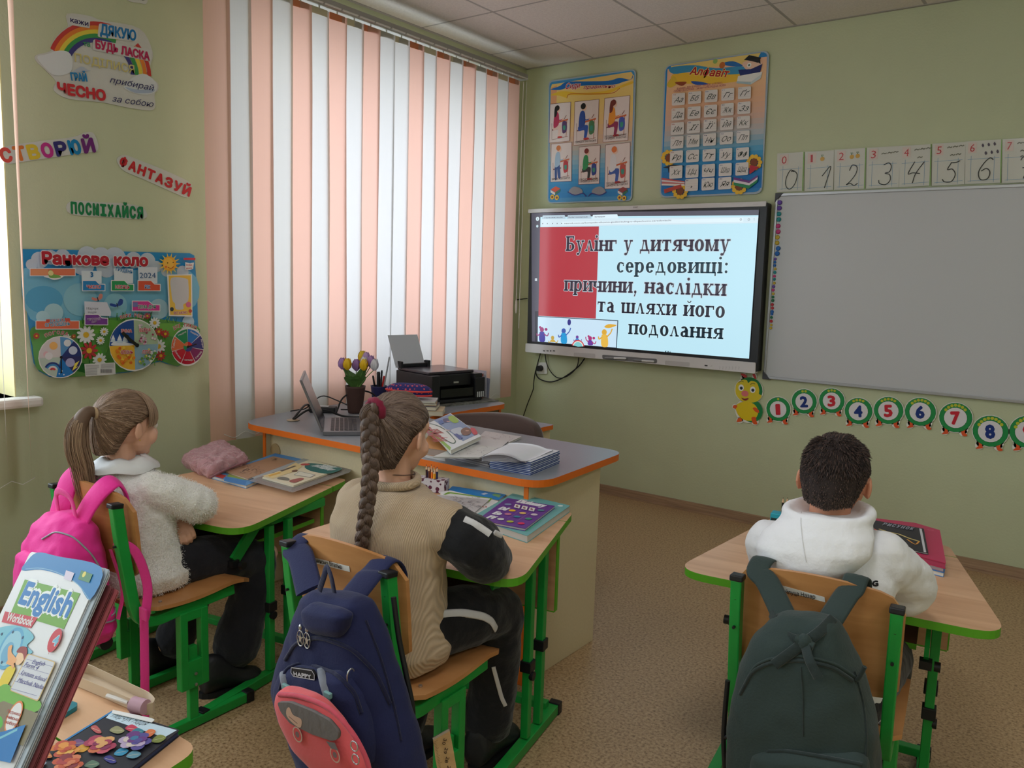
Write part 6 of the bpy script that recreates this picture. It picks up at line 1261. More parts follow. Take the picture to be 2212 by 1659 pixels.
def scalp_hair(parent, c, B, s, m_mesh, m_strand, tie, front=72, side=98, back=128, n_str=1500, rad=.0009, grow=.008, seed=1, bangs=None, ear_gap=0, direct='tie', Lc=.02, rr=(.0735, .0905, .0865)):
    """hair shell hugging the skull with combed strands lying on it"""
    c = V(c); ctr = V((0, -.012, .02)); rr = V(rr); R_ = random.Random(seed)
    def lim(a):  # a = azimuth from the face, 0 front .. pi back
        a = abs(a); 
        pts = [(0, front), (.7, front+4), (1.15, side-16), (1.45, side-6), (1.75, side+4), (2.3, back-8), (pi, back)]
        for i in range(len(pts)-1):
            if a <= pts[i+1][0]: f = (a-pts[i][0])/(pts[i+1][0]-pts[i][0]); return pts[i][1]*(1-f)+pts[i+1][1]*f
        return back
    def surf(a, ph, g):
        wv_ = min(1, max(0, (abs(a)-1.55)/.7)); q = sin(ph); q = q+(1-q)*(.55*wv_ if ph > pi/2 else 0); x, y, z = q*sin(a), q*cos(a), cos(ph)*(1+(.45*wv_ if ph > pi/2 else 0)); return c+B @ (ctr+V((x*(rr.x+g), y*(rr.y+g), z*(rr.z+g))))*s
    m = MB(); NA, NP = 48, 16; vs = []; fs = []
    for i in range(NA):
        a = 2*pi*i/NA; aa = a if a <= pi else a-2*pi; L = radians(lim(aa))
        for j in range(NP+1):
            f = j/NP; g = grow*(1 if f < .85 else max(.12, (1-f)/.15)); g += .0012*sin(a*23+3*sin(a*5)); vs.append(surf(a, max(.02, L*f), g))
    for i in range(NA):
        for j in range(NP): fs.append((i*(NP+1)+j, i*(NP+1)+j+1, ((i+1) % NA)*(NP+1)+j+1, ((i+1) % NA)*(NP+1)+j))
    m.add(vs, fs, 0, True); m.add([vs[i*(NP+1)] for i in range(NA)], [tuple(range(NA))[::-1]]); hm = m.build('hair', m_mesh, parent)
    S = [[], []]
    td = V(tie).normalized() if tie is not None else None
    for k in range(n_str):
        a = R_.uniform(-pi, pi); L = radians(lim(a)); f = sqrt(R_.uniform(.02, 1)); ph = L*(f if R_.random() < .6 else R_.uniform(.88, 1.0)); pts = []
        if td is not None:
            d0 = V((sin(ph)*sin(a), sin(ph)*cos(a), cos(ph))); n = 10; ang = d0.angle(td)
            if ang < .12 or ang > 3.0: continue
            e1 = td.cross(V((1, 0, 0))).normalized(); e2 = td.cross(e1); phi = atan2(d0.dot(e2), d0.dot(e1)); lk = noise.noise(V((phi*4.5, seed*3.1, ang*.25)))+.45*noise.noise(V((phi*13, seed, ang*.5)))
            for i in range(n):
                t = i/(n-1); dd = (d0*sin((1-t)*ang)+td*sin(t*ang))/sin(ang); dd.normalize()
                g = grow+.0012+R_.uniform(0, .0016)+max(-.0005, .0045*lk*sin(pi*min(1, t*1.1)))+.002*t
                if i == 0: g = grow*.4
                pts.append(surf(atan2(dd.x, dd.y), math.acos(max(-1, min(1, dd.z))), g))
            S[1 if lk*.6+R_.uniform(-.6, .6) > .12 else 0].append(pts)
        else:
            sh_ = Lc*(1 if ph < L*.72 else .35)*R_.uniform(.7, 1.1); p0 = surf(a, ph, grow*.5); nrm = (p0-(c+B @ ctr)).normalized(); cw = V((noise.noise(V(p0)*30), noise.noise(V(p0)*30+V((9, 0, 0))), noise.noise(V(p0)*30+V((0, 9, 0)))))*.35
            dn = V((0, 0, -1)) if ph > .5 else V((.3, .6, 0)); tg = (dn-nrm*dn.dot(nrm)); tg = (tg.normalized()+cw+V((R_.uniform(-.3, .3), R_.uniform(-.3, .3), R_.uniform(-.2, .2)))).normalized()
            for i in range(4): t = i/3; pts.append(p0+(nrm*(.85-.3*t)+tg*(.3+.5*t))*(sh_*t))
            S[R_.random() > .6].append(pts)
    for Sx_, mm_ in zip(S, m_strand if isinstance(m_strand, tuple) else (m_strand, m_strand)): strands('hair_strands', Sx_, rad, mm_, parent)
    return surf
# ------------------------------------------------------------------ boy in the white hoodie
boy = thing('person', 'boy with short dark hair in a white hooded sweatshirt, seen from behind', 'person', (2.99, -2.80, 0))
HB = basis((-.10, .99, -.16)); HC = V((2.975, -2.735, .968))
m = MB(); head(m, HC, HB, 1.0); limb(m, [HC+V((0, -.02, -.05)), (2.975, -2.76, .86), (2.98, -2.77, .80)], [.048, .046, .055])
torso(m, [((2.985, -2.80, .48), .11, .08, 0), ((2.985, -2.79, .55), .10, .07, 0), ((2.985, -2.78, .70), .115, .07, 0), ((2.98, -2.77, .80), .11, .06, 0), ((2.98, -2.77, .83), .05, .045, 0)])
for s_ in (-1, 1):
    e_ = V((2.98+s_*.155, -2.60, .675)); w_ = V((2.98+s_*.06, -2.43, .64)); limb(m, [(2.98+s_*.115, -2.76, .785), e_, w_], [.034, .018, .02]); hand(m, w_, (-s_*.55, .8, -.08), (0, 0, 1), .85, .5, side=-s_)
    limb(m, [(2.985+s_*.07, -2.80, .46), (2.985+s_*.09, -2.47, .44)], [.06, .045]); limb(m, [(2.985+s_*.09, -2.47, .44), (2.985+s_*.09, -2.50, .09)], [.04, .028])
sculpt(m, 'body', M_skin2, boy, .0042, 4)
face_parts(boy, HC, HB, 1.0, (40, 30, 26))
M_white_f = cloth('white_fleece', (228, 228, 232), .92, bump=(45, .3))
m = MB(); torso(m, [((2.985, -2.80, .43), .155, .115, .1), ((2.985, -2.80, .52), .15, .115, .1), ((2.985, -2.79, .64), .145, .11, .1), ((2.985, -2.775, .74), .155, .105, .1), ((2.98, -2.765, .825), .135, .085, .1), ((2.975, -2.76, .865), .08, .06, .1)])
limb(m, [(2.845, -2.76, .785), (2.815, -2.68, .73), (2.80, -2.595, .675), (2.86, -2.50, .652), (2.91, -2.45, .648)], [.062, .056, .052, .045, .036])
limb(m, [(3.095, -2.745, .80), (3.128, -2.67, .755), (3.142, -2.60, .695), (3.09, -2.50, .662), (3.04, -2.45, .650)], [.066, .06, .056, .047, .036])
m.ell((3.135, -2.62, .685), (.058, .055, .05)); m.ell((3.10, -2.68, .79), (.05, .05, .04))
hoodie_o = sculpt(m, 'hoodie', M_white_f, boy, .006, 7, .018, .07)
m = MB(); hood = [(.748, .02, .03, -2.885), (.760, .065, .045, -2.878), (.785, .105, .058, -2.868), (.82, .128, .066, -2.855), (.855, .124, .072, -2.83), (.882, .104, .078, -2.80), (.897, .095, .078, -2.785)]
m.rings([oval((2.965 + (z-.8)*.12, y, z), rx, ry, 28, .08, 2.2, tilt=(.09, -.10)) for z, rx, ry, y in hood])
m.tube([p for p in oval((2.978, -2.783, .898), .092, .077, 28, .08, 2.2, tilt=(.06, .10))], .0145, 10, closed=True)
hood_o = sculpt(m, 'hood', M_white_f, boy, .0055, 5, .01, .08)
on_surface('hood_seam', hood_o, [(1731, 1106), (1730, 1130), (1733, 1160), (1737, 1190), (1742, 1215)], .0013, cloth('fleece_seam', (205, 204, 206)), boy, off=.0004, flat=.8)
hp_ = hits(hoodie_o, [(1895, 1268)], .004)[0]
q_ = Print(hp_, (1, .25, .0), (.12, .1, 1)); q_.z = (1820, 1100, 2.967); q_.text('YOUNG', (40, 486), (230, 490), 36, (40, 42, 46), bold=.07, shear=0); q_.build('printed_lettering', boy)
m = MB()
for s_ in (-1, 1):
    limb(m, [(2.985+s_*.075, -2.81, .475), (2.985+s_*.09, -2.62, .47), (2.985+s_*.095, -2.45, .45)], [.085, .075, .062]); limb(m, [(2.985+s_*.095, -2.45, .44), (2.985+s_*.092, -2.47, .26), (2.985+s_*.09, -2.50, .10)], [.06, .052, .048])
m.ell((2.985, -2.81, .475), (.15, .10, .07)); sculpt(m, 'trousers', M_blk, boy, .007, 6, .008, .06)
for s_ in (-1, 1): shoe(boy, (2.985+s_*.09, -2.56, 0), (2.985+s_*.10, -2.36, 0))
M_bh = mat('dark_hair_base', (44, 33, 31), .8); scalp_hair(boy, HC, HB, 1.0, M_bh, (hair_mat('dark_hair', (30, 24, 23), (52, 41, 38)), hair_mat('dark_hair_light', (62, 47, 42), (104, 82, 74))), None, front=62, side=86, back=132, n_str=12000, rad=.0007, grow=.0012, seed=4, Lc=.013, rr=(.0755, .0925, .0885))
# ------------------------------------------------------------------ girl with the braid
g2 = thing('person', 'girl with a long brown braid and beige ribbed sweatshirt with black sleeves, seen from behind', 'person', (2.04, -3.28, 0))
HB = basis((-.14, .98, -.16)); HC = V((2.016, -3.250, 1.012))
m = MB(); head(m, HC, HB, .98); limb(m, [HC+V((0, -.02, -.05)), (2.02, -3.265, .90), (2.02, -3.275, .84)], [.045, .042, .055])
torso(m, [((2.05, -3.30, .50), .11, .08, 0), ((2.05, -3.30, .58), .105, .07, 0), ((2.03, -3.285, .74), .12, .075, 0), ((2.02, -3.275, .83), .10, .06, 0), ((2.02, -3.275, .865), .045, .045, 0)])
KT = lambda p: CP+(V(p)-CP)*.962
e_ = KT((2.20, -3.09, .67)); w_ = KT((2.06, -2.96, .638)); limb(m, [(2.15, -3.26, .81), e_, w_], [.038, .030, .021]); hand(m, w_, (-.75, .62, -.05), (0, 0, 1), .88, .5, side=-1)
e_ = KT((1.80, -3.13, .66)); w_ = KT((1.88, -2.98, .638)); limb(m, [(1.90, -3.26, .80), e_, w_], [.038, .030, .021]); hand(m, w_, (.5, .85, -.05), (0, 0, 1), .88, .5, side=1)
for hx, kn, an in ((2.13, (2.165, -2.99, .455), (2.105, -2.99, .09)), (1.97, (1.94, -2.98, .465), (1.93, -3.12, .09))): limb(m, [(hx, -3.30, .50), (kn[0], kn[1], kn[2]+.025)], [.05, .04]); limb(m, [kn, (an[0], an[1], an[2]+.01)], [.026, .020])
sculpt(m, 'body', M_skin, g2, .0042, 4); face_parts(g2, HC, HB, .98)
M_rib = cloth('beige_rib', (196, 172, 144), .9, rib=75)
m = MB(); torso(m, [((2.055, -3.30, .445), .148, .125, 0), ((2.055, -3.30, .49), .165, .13, 0), ((2.05, -3.295, .58), .152, .122, 0), ((2.02, -3.285, .68), .165, .12, 0), ((2.008, -3.27, .78), .182, .115, 0), ((2.008, -3.262, .84), .160, .10, 0), ((2.015, -3.265, .885), .09, .07, 0)])
limb(m, [(2.12, -3.26, .815), (2.175, -3.235, .79)], [.068, .072]); limb(m, [(1.88, -3.25, .81), (1.84, -3.22, .79)], [.066, .062])
sculpt(m, 'sweatshirt', M_rib, g2, .006, 7, .014, .09)
m = MB(); m.tube(oval((2.018, -3.266, .897), .066, .056, 28, 0, 2, tilt=(0, .1)), .012, 10, closed=True); m.build('collar', M_rib, g2)
m = MB(); limb(m, [(2.185, -3.225, .785), KT((2.205, -3.155, .735)), KT((2.198, -3.10, .68)), KT((2.15, -3.01, .655)), KT((2.08, -2.965, .645))], [.072, .072, .064, .05, .038]); m.ell(KT((2.198, -3.105, .675)), (.064, .06, .054)); sl = sculpt(m, 'sleeve', M_blk, g2, .006, 6, .014, .06, label='black sleeve with a white stripe')
m = MB(); limb(m, [(1.835, -3.21, .765), KT((1.80, -3.165, .71)), KT((1.79, -3.12, .668)), KT((1.84, -3.03, .65)), KT((1.87, -2.99, .645))], [.062, .060, .056, .046, .036]); sculpt(m, 'sleeve', M_blk, g2, .006, 6, .01, .06, label='black sleeve')
M_stripe = cloth('white_stripe', (205, 203, 206), .8)
on_surface('sleeve_stripe', sl, [(1003, 1123), (1022, 1132), (1040, 1143), (1058, 1156)], .010, M_stripe, g2)
on_surface('sleeve_stripe', sl, [(1066, 1152), (1082, 1160)], .009, M_stripe, g2)
m = MB(); limb(m, [(2.11, -3.31, .515), (2.155, -3.12, .52), (2.16, -2.985, .49)], [.09, .084, .070]); limb(m, [(2.165, -2.985, .475), (2.13, -2.955, .29), (2.105, -2.95, .125)], [.07, .07, .076])
limb(m, [(1.98, -3.31, .51), (1.955, -3.12, .51), (1.94, -2.985, .48)], [.09, .082, .068]); limb(m, [(1.93, -2.985, .45), (1.93, -3.06, .28), (1.93, -3.12, .13)], [.066, .06, .062]); m.ell((2.05, -3.31, .50), (.135, .10, .07))
tr2 = sculpt(m, 'trousers', M_blk, g2, .0065, 6, .012, .06)
on_surface('thigh_stripe', tr2, [(956, 1327), (1000, 1324), (1044, 1331), (1062, 1342), (1071, 1358)], .0105, M_stripe, g2)
on_surface('shin_stripe', tr2, [(1066, 1440), (1074, 1472), (1083, 1506), (1091, 1524)], .006, M_stripe, g2)
shoe(g2, (2.115, -3.03, 0), (2.085, -2.79, 0), 1.25); shoe(g2, (1.93, -3.19, 0), (1.92, -2.96, 0), 1.2)
M_h2 = mat('brown_hair_base', (78, 62, 54), .6); M_h2s = hair_mat('brown_hair', (84, 66, 58), (120, 100, 88)); M_h2t = (hair_mat('brown_hair_shade', (70, 54, 47), (100, 81, 71)), hair_mat('brown_hair_light', (98, 80, 70), (138, 117, 104)))
tie = V((-.02, -.9, .44)); surf2 = scalp_hair(g2, HC, HB, .98, M_h2, M_h2t, tie, front=72, side=94, back=150, n_str=5200, rad=.0009, grow=.007, seed=5)
tp = HC+HB @ (V((0, -.012, .02))+V((tie.normalized().x*.087, tie.normalized().y*.104, tie.normalized().z*.10)))*.98
m = MB(); m.tube([tp+V((.0, .0, 0))+V((.024*cos(a), -.004*sin(a*1), .024*sin(a))) for a in [2*pi*k/24 for k in range(24)]], [.0095+.0018*sin(k*2.6) for k in range(24)], 10, closed=True); m.build('scrunchie', cloth('burgundy_band', (120, 30, 55)), g2)
path = crom([tp, tp+V((-.004, -.016, -.004)), (2.045, -3.372, .985), (2.052, -3.385, .90), (2.050, -3.40, .80), (2.040, -3.405, .725)], 26); NB = len(path); BS = [[], [], []]; Sx = []; rb = random.Random(9)
cum = [0]
for i in range(1, NB): cum.append(cum[-1]+(path[i]-path[i-1]).length)
for k in range(3):
    pts = []; R = []
    for i, p in enumerate(path):
        t = cum[i]/cum[-1]; th = cum[i]/.055*2*pi/1.5+2*pi*k/3; A_2 = .0118*(1-.3*t); d = (path[min(i+1, NB-1)]-path[max(i-1, 0)]).normalized(); bx = V((.80, .60, 0)); by = d.cross(bx).normalized()
        pts.append(p+bx*(A_2*sin(th))+by*(.006*sin(2*th))); R.append(.0128*(1-.33*t)*(1 if t > .03 else .7))
    m = MB(); m.tube(pts, R, 12); m.build('braid_strand', M_h2, g2)
    for q in range(110):
        a0 = rb.uniform(0, 2*pi); s_ = []; tw = rb.uniform(-.5, .5)
        for i in range(0, NB, 3):
            d = (pts[min(i+1, NB-1)]-pts[max(i-1, 0)]).normalized(); x_, y_, _ = frame_from(d, V((0, 1, 0))); a = a0+tw*i/NB*6; s_.append(pts[i]+x_*(cos(a)*(R[i]+.0006))+y_*(sin(a)*(R[i]+.0006)))
        Sx.append(s_)
strands('braid_hair', Sx, .0008, M_h2s, g2, .8)
m = MB(); m.tube([path[-6], path[-1]+V((0, 0, -.01))], [.011, .009], 12); m.build('braid_tie', cloth('thin_band', (60, 45, 42)), g2)
S_ = [[path[-1]+V((rb.uniform(-.008, .008), rb.uniform(-.005, .005), 0)), path[-1]+V((rb.uniform(-.012, .012), rb.uniform(-.006, .006), -.025)), path[-1]+V((rb.uniform(-.012, .012), rb.uniform(-.006, .006), -rb.uniform(.03, .06)))] for _ in range(160)]
strands('braid_tip', S_, .0009, M_h2s, g2)
m = MB(); m.tube(oval((2.02, -3.258, .915), .050, .046, 30, 0, 2, tilt=(.05, -.1)), .0012, 6, closed=True); m.build('necklace', mat('dark_cord', (50, 30, 30), .5), g2)
# ------------------------------------------------------------------ girl in white with the ponytail
g1 = thing('person', 'girl with a blonde ponytail and fluffy white jumper sitting in profile, arms folded', 'person', (1.07, -3.43, 0))
HB = basis((-.10, 1.0, -.10)); HC = V((1.05, -3.462, .935))
m = MB(); head(m, HC, HB, .98); limb(m, [HC+V((0, -.025, -.05)), (1.055, -3.485, .83), (1.06, -3.485, .77)], [.043, .040, .05])
torso(m, [((1.07, -3.46, .50), .10, .07, 0), ((1.07, -3.47, .56), .09, .065, 0), ((1.065, -3.475, .70), .105, .07, 0), ((1.06, -3.475, .77), .09, .055, 0), ((1.06, -3.48, .80), .04, .04, 0)])
limb(m, [(1.17, -3.45, .74), (1.165, -3.275, .645), (.97, -3.265, .66)], [.034, .027, .019]); hand(m, (.96, -3.262, .66), (-1, .1, 0), (0, .3, 1), .82, .5, side=1)
limb(m, [(.96, -3.45, .74), (.93, -3.29, .655), (1.10, -3.318, .618)], [.034, .027, .019]); hand(m, (1.115, -3.335, .632), (.72, -.10, -.55), (.62, -.35, .55), 1.0, .75, side=1)
for sx, kn, an in ((1.135, (1.145, -3.02, .42), (1.15, -3.20, .09)), (1.0, (.985, -3.08, .42), (.90, -3.30, .09))): limb(m, [(sx, -3.46, .49), (kn[0], kn[1], kn[2]+.01)], [.05, .04]); limb(m, [kn, an], [.034, .026])
sculpt(m, 'body', M_skin, g1, .0032, 3); face_parts(g1, HC, HB, .98, (140, 110, 85))
M_fuzz = cloth('white_fluffy_knit', (244, 243, 240), 1.0, bump=(120, .5), sheen=.5)
m = MB(); torso(m, [((1.08, -3.44, .435), .145, .13, 0), ((1.08, -3.44, .48), .158, .14, 0), ((1.075, -3.455, .56), .135, .115, 0), ((1.07, -3.465, .67), .135, .105, 0), ((1.065, -3.475, .755), .135, .095, 0), ((1.06, -3.48, .81), .09, .068, 0)])
limb(m, [(1.165, -3.46, .755), (1.185, -3.385, .72), (1.185, -3.305, .675), (1.08, -3.27, .672), (.99, -3.27, .668)], [.058, .058, .056, .047, .036]); m.ell((1.18, -3.305, .67), (.052, .05, .047))
limb(m, [(.965, -3.46, .735), (.93, -3.37, .69), (.925, -3.29, .66), (1.02, -3.31, .64), (1.075, -3.318, .628)], [.056, .052, .048, .038, .028])
jm = sculpt(m, 'jumper', M_fuzz, g1, .006, 6, .012, .05)
rf = random.Random(2); S_ = []; me = jm.data; step = max(1, len(me.polygons)//14000)
for p in list(me.polygons)[::step]:
    c = V(p.center)+V((rf.uniform(-.003, .003), rf.uniform(-.003, .003), rf.uniform(-.003, .003))); n_ = V(p.normal); t_ = V((rf.uniform(-1, 1), rf.uniform(-1, 1), rf.uniform(-1, .6)))*.6; ln = rf.uniform(.004, .010)
    S_.append([c, c+(n_+t_*.4)*ln*.5, c+(n_*.6+t_)*ln])
strands('jumper_fluff', S_, .00045, M_fuzz, g1, .4)
m = MB(); vs = []; fs = []; N = 26
for i in range(N+1):
    a = pi*.50+2*pi*i/N*.94+.18; w = .058+.028*(1 if sin(a) < .3 else .8); 
    for r_, z_ in ((.050, .845), (.066, .842), (w+.024, .812)): vs.append(V((1.058+r_*cos(a)*1.05, -3.482+r_*sin(a), z_-.004*cos(i*1.3))))
for i in range(N):
    for j in range(2): fs.append((i*3+j, i*3+j+1, (i+1)*3+j+1, (i+1)*3+j))
m.add(vs, fs, 0, True); o = m.build('collar', mat('shirt_collar', (226, 228, 230), .7), g1); sd_ = o.modifiers.new('so', 'SOLIDIFY'); sd_.thickness = .003
m = MB(); limb(m, [(1.13, -3.455, .485), (1.15, -3.24, .475), (1.15, -3.065, .43)], [.080, .076, .068]); limb(m, [(1.15, -3.06, .42), (1.15, -3.10, .28), (1.15, -3.15, .14)], [.066, .070, .082])
limb(m, [(1.0, -3.455, .485), (.99, -3.25, .475), (.985, -3.09, .43)], [.085, .075, .065]); limb(m, [(.985, -3.08, .42), (.94, -3.17, .28), (.91, -3.24, .12)], [.062, .062, .07]); m.ell((1.07, -3.46, .485), (.12, .09, .065))
sculpt(m, 'trousers', cloth('dark_wool', (34, 34, 40), .9), g1, .0065, 6, .012, .06)
shoe(g1, (1.15, -3.29, 0), (1.19, -3.08, 0), 1.2); shoe(g1, (.90, -3.36, 0), (.86, -3.15, 0), 1.2)
M_h1 = mat('fair_hair_base', (104, 82, 66), .6); M_h1s = hair_mat('fair_hair', (110, 86, 68), (176, 148, 122)); M_h1t = (hair_mat('fair_hair_shade', (94, 74, 58), (130, 104, 85)), hair_mat('fair_hair_light', (122, 97, 78), (176, 149, 126)))
tie = V((.0, -.93, .22)); surf1 = scalp_hair(g1, HC, HB, .98, M_h1, M_h1t, tie, front=76, side=95, back=148, n_str=5000, rad=.0009, grow=.008, seed=6)
ctr = V((0, -.012, .02)); S_ = []
for k in range(1100):   # bangs
    a = rf.uniform(-1.25, 1.25); p0 = radians(rf.uniform(16, 44)); l = radians(rf.uniform(82, 92)+7*abs(a)); g = .008; pts = []
    for i in range(7):
        ph = p0+(l-p0)*i/6; q = V((sin(ph)*sin(a), sin(ph)*cos(a), cos(ph))); gg = g+.0025+.004*sin(pi*i/6)+rf.uniform(0, .0015); pts.append(HC+HB @ (ctr+V((q.x*(.0735+gg), q.y*(.0905+gg), q.z*(.0865+gg))))*.98)
    S_.append(pts)
strands('bangs', S_, .0011, M_h1s, g1, .5)
tp = HC+HB @ (ctr+V((0, -.93*.106, .22*.10)))*.98
m = MB(); m.tube([tp+V((.016*cos(a), 0, .016*sin(a))) for a in [2*pi*k/18 for k in range(18)]], .0055, 8, closed=True); m.build('hair_tie', cloth('beige_band', (175, 150, 120)), g1)
m = MB(); pc_ = crom([tp+V((0, .01, 0)), tp+V((0, -.022, .006)), tp+V((.004, -.048, -.03)), tp+V((.01, -.055, -.085)), tp+V((.012, -.045, -.135)), tp+V((.012, -.04, -.16))], 5); m.tube(pc_, [.012+.012*sin(pi*min(1, i/len(pc_)*1.05)) for i in range(len(pc_))], 12); m.build('ponytail_core', M_h1, g1)
S_ = []
for k in range(900):
    a = rf.uniform(0, 2*pi); rr_ = sqrt(rf.random()); sp = rf.uniform(.8, 1.25); ln = rf.uniform(.75, 1.25); pts = []
    for (dy, dz, w) in ((.01, 0, .010), (-.022, .008, .014), (-.05, -.025, .024), (-.06, -.085, .028), (-.052, -.14, .028), (-.045, -.185*ln, .024), (-.04, -.215*ln, .018)):
        pts.append(tp+V((cos(a)*rr_*w+.012*(-dz/.1), dy+sin(a)*rr_*w*sp+rf.uniform(-.001, .001), dz)))
    S_.append([tuple(p) for p in crom(pts, 2)])
strands('ponytail', S_, .0010, M_h1s, g1, .4)
m = MB(); m.ell(HC+HB @ V((.080, -.008, -.034)), (.0025,)*3, n=8); m.build('earring', mat('gold', (220, 180, 90), .3, metal=.8), g1)
# ================================================================== BACKPACKS
SQ = 1.0
def bag_body(name, rows, y, dep, mt, parent, ex=3.2, rot=0, off=0, sub=1):
    """rows: (pxL, pyL, pxR, pyR, depth) outline in photo pixels on the bag's middle plane"""
    R = []
    for (xl, yl, xr, yr, dd) in rows:
        L = ony(xl, yl, y); Q = ony(xr, yr, y); c = (L+Q)/2; hx = (Q-L).length/2*SQ; ux = (Q-L).normalized(); ring = []
        for k in range(28):
            a = 2*pi*k/28; ca, sa = cos(a), sin(a); X = abs(ca)**(2/ex)*(1 if ca > 0 else -1)*hx; Y = abs(sa)**(2/ex)*(1 if sa > 0 else -1)*dep*dd
            ring.append(c+ux*X+V((0, Y+off, 0)))
        R.append(ring)
    m = MB(); m.rings(R); return m
def ribbon(name, pts, w, mt, parent, up=(0, 1, 0), th=.16, n=10, seg=6):
    m = MB(); m.tube(crom(pts, seg), w/2, n, flat=th, up=up); return m.build(name, mt, parent)
def zipline(name, pts, y, r, mt, parent, seg=6):
    m = MB(); m.tube(crom([ony(a, b_, (c[0] if c else y)) for a, b_, *c in pts], seg), r, 6); return m.build(name, mt, parent)
# ---- dark green one on the boy's chair
b3 = thing('backpack', 'plain dark green backpack hanging on the boy chair, its strap tied in a knot', 'bag', (2.98, -3.07, .1))
M_bg = cloth('dark_green_canvas', (50, 62, 60), .8, bump=(200, .15), sheen=.1); M_bg2 = cloth('dark_green_piping', (38, 48, 47), .7)
m = bag_body('b', [(1690, 1322, 1790, 1335, .35), (1662, 1335, 1812, 1352, .6), (1632, 1365, 1828, 1385, .85), (1606, 1420, 1850, 1435, 1), (1588, 1490, 1872, 1500, 1.05), (1580, 1560, 1890, 1570, 1.1), (1580, 1640, 1900, 1645, 1.15), (1590, 1720, 1905, 1725, 1.15), (1600, 1800, 1900, 1800, 1.05), (1640, 1850, 1870, 1850, .7)], -3.075, .075, None, None)
gb = sculpt(m, 'bag_body', M_bg, b3, .006, 5, .014, .09)
m = bag_body('b', [(1660, 1610, 1850, 1625, .4), (1628, 1625, 1872, 1642, .9), (1612, 1690, 1885, 1705, 1.1), (1612, 1780, 1885, 1790, 1.1), (1640, 1830, 1860, 1835, .6)], -3.14, .045, None, None); gbp = sculpt(m, 'front_pocket', M_bg, b3, .006, 4, .008, .06)
on_surface('zip', gb, [(1600, 1500), (1625, 1450), (1660, 1432), (1730, 1425), (1800, 1442), (1840, 1470)], .004, M_bg2, b3, flat=1); on_surface('zip_flap', gb, [(1604, 1492), (1630, 1438), (1665, 1422), (1730, 1416), (1802, 1432), (1845, 1462)], .003, M_bg, b3, flat=1); on_surface('seam', gb, [(1730, 1440), (1735, 1500), (1735, 1590)], .0012, M_bg2, b3, flat=1); on_surface('pocket_zip', gbp, [(1625, 1625), (1690, 1622), (1780, 1636), (1862, 1652)], .004, M_bg2, b3, flat=1)
def strap_over(parent, mt, pxtop, px_bag, ytop, yb, w, zfront=.62):
    T = ony(*pxtop, ytop); Bp = ony(*px_bag, yb); return ribbon('shoulder_strap', [(T.x, ytop+.075, zfront), (T.x, ytop+.068, T.z-.03), (T.x, ytop+.035, T.z+.008), (T.x, ytop-.006, T.z-.01), ((T.x*2+Bp.x)/3, ytop-.03, (T.z*2+Bp.z)/3), tuple(Bp)], w, mt, parent)
strap_over(b3, M_bg, (1640, 1222), (1700, 1345), -2.965, -3.06, .052); strap_over(b3, M_bg, (1842, 1262), (1785, 1352), -2.945, -3.06, .052)
kn = ony(1738, 1388, -3.135); m = MB(); m.ell(kn, (.016, .012, .018), n=12); m.tube([kn+V((-.018, 0, .004)), kn+V((.018, 0, -.004))], [.010, .010], 8); m.build('strap_knot', M_bg, b3)
for pts in ([(1665, 1325, -3.07), (1695, 1370, -3.12), (1738, 1388, -3.135)], [(1800, 1335, -3.07), (1770, 1365, -3.12), (1738, 1388, -3.135)], [(1738, 1388, -3.137), (1705, 1412, -3.15), (1672, 1436, -3.155)], [(1738, 1388, -3.137), (1748, 1425, -3.16), (1768, 1465, -3.165)]):
    P3 = [ony(*p) for p in pts]; ribbon('webbing', [tuple(p) for p in P3], .021, M_bg2, b3, up=(0, 1, 0), th=.2)
for pts in ([(1572, 1470), (1566, 1540), (1563, 1600), (1566, 1668)], [(1565, 1592), (1585, 1590), (1600, 1600)]): zipline('side_strap', pts, -3.04, .006, M_black, b3)
on_surface('side_seam', gb, [(1845, 1450), (1865, 1520), (1872, 1600), (1868, 1650)], .0022, M_bg2, b3, flat=1); zipline('side_strap', [(1868, 1440), (1858, 1460), (1850, 1470)], -3.10, .005, M_bg2, b3)
SQ = .93
# ---- navy one on the braided girl's chair
b2 = thing('backpack', 'navy blue backpack with a HAPPY badge and star zip pulls on the braided girl chair', 'bag', (2.05, -3.62, .1))
M_nv = cloth('navy_canvas', (34, 38, 74), .8, bump=(200, .12), sheen=.1); M_nv2 = cloth('navy_piping', (24, 26, 56), .7)
rows2 = [(672, 1272, 780, 1290, .35), (655, 1285, 800, 1308, .65), (640, 1330, 815, 1345, .85), (622, 1380, 835, 1400, .95), (604, 1430, 850, 1450, 1), (598, 1480, 868, 1500, 1.05), (612, 1540, 885, 1560, 1.05), (640, 1610, 905, 1625, 1.05), (665, 1680, 918, 1690, 1), (700, 1760, 915, 1765, .8)]
rows2 = [(a+8, b_, c-4, d, e) for a, b_, c, d, e in rows2]; m = bag_body('b', rows2, -3.62, .07, None, None); nav = sculpt(m, 'bag_body', M_nv, b2, .006, 5, .012, .08)
m = bag_body('b', [(630, 1432, 740, 1450, .4), (610, 1445, 765, 1468, .8), (598, 1480, 785, 1505, 1), (602, 1530, 800, 1552, 1), (625, 1590, 815, 1610, .9), (650, 1640, 815, 1650, .5)], -3.685, .04, None, None); navp = sculpt(m, 'front_pocket', M_nv, b2, .005, 4, .006, .06)
m = bag_body('b', [(672, 1300, 738, 1315, .5), (655, 1315, 760, 1330, 1), (660, 1345, 752, 1360, 1), (675, 1366, 742, 1376, .5)], -3.675, .025, None, None); sculpt(m, 'top_pocket', M_nv, b2, .005, 4)
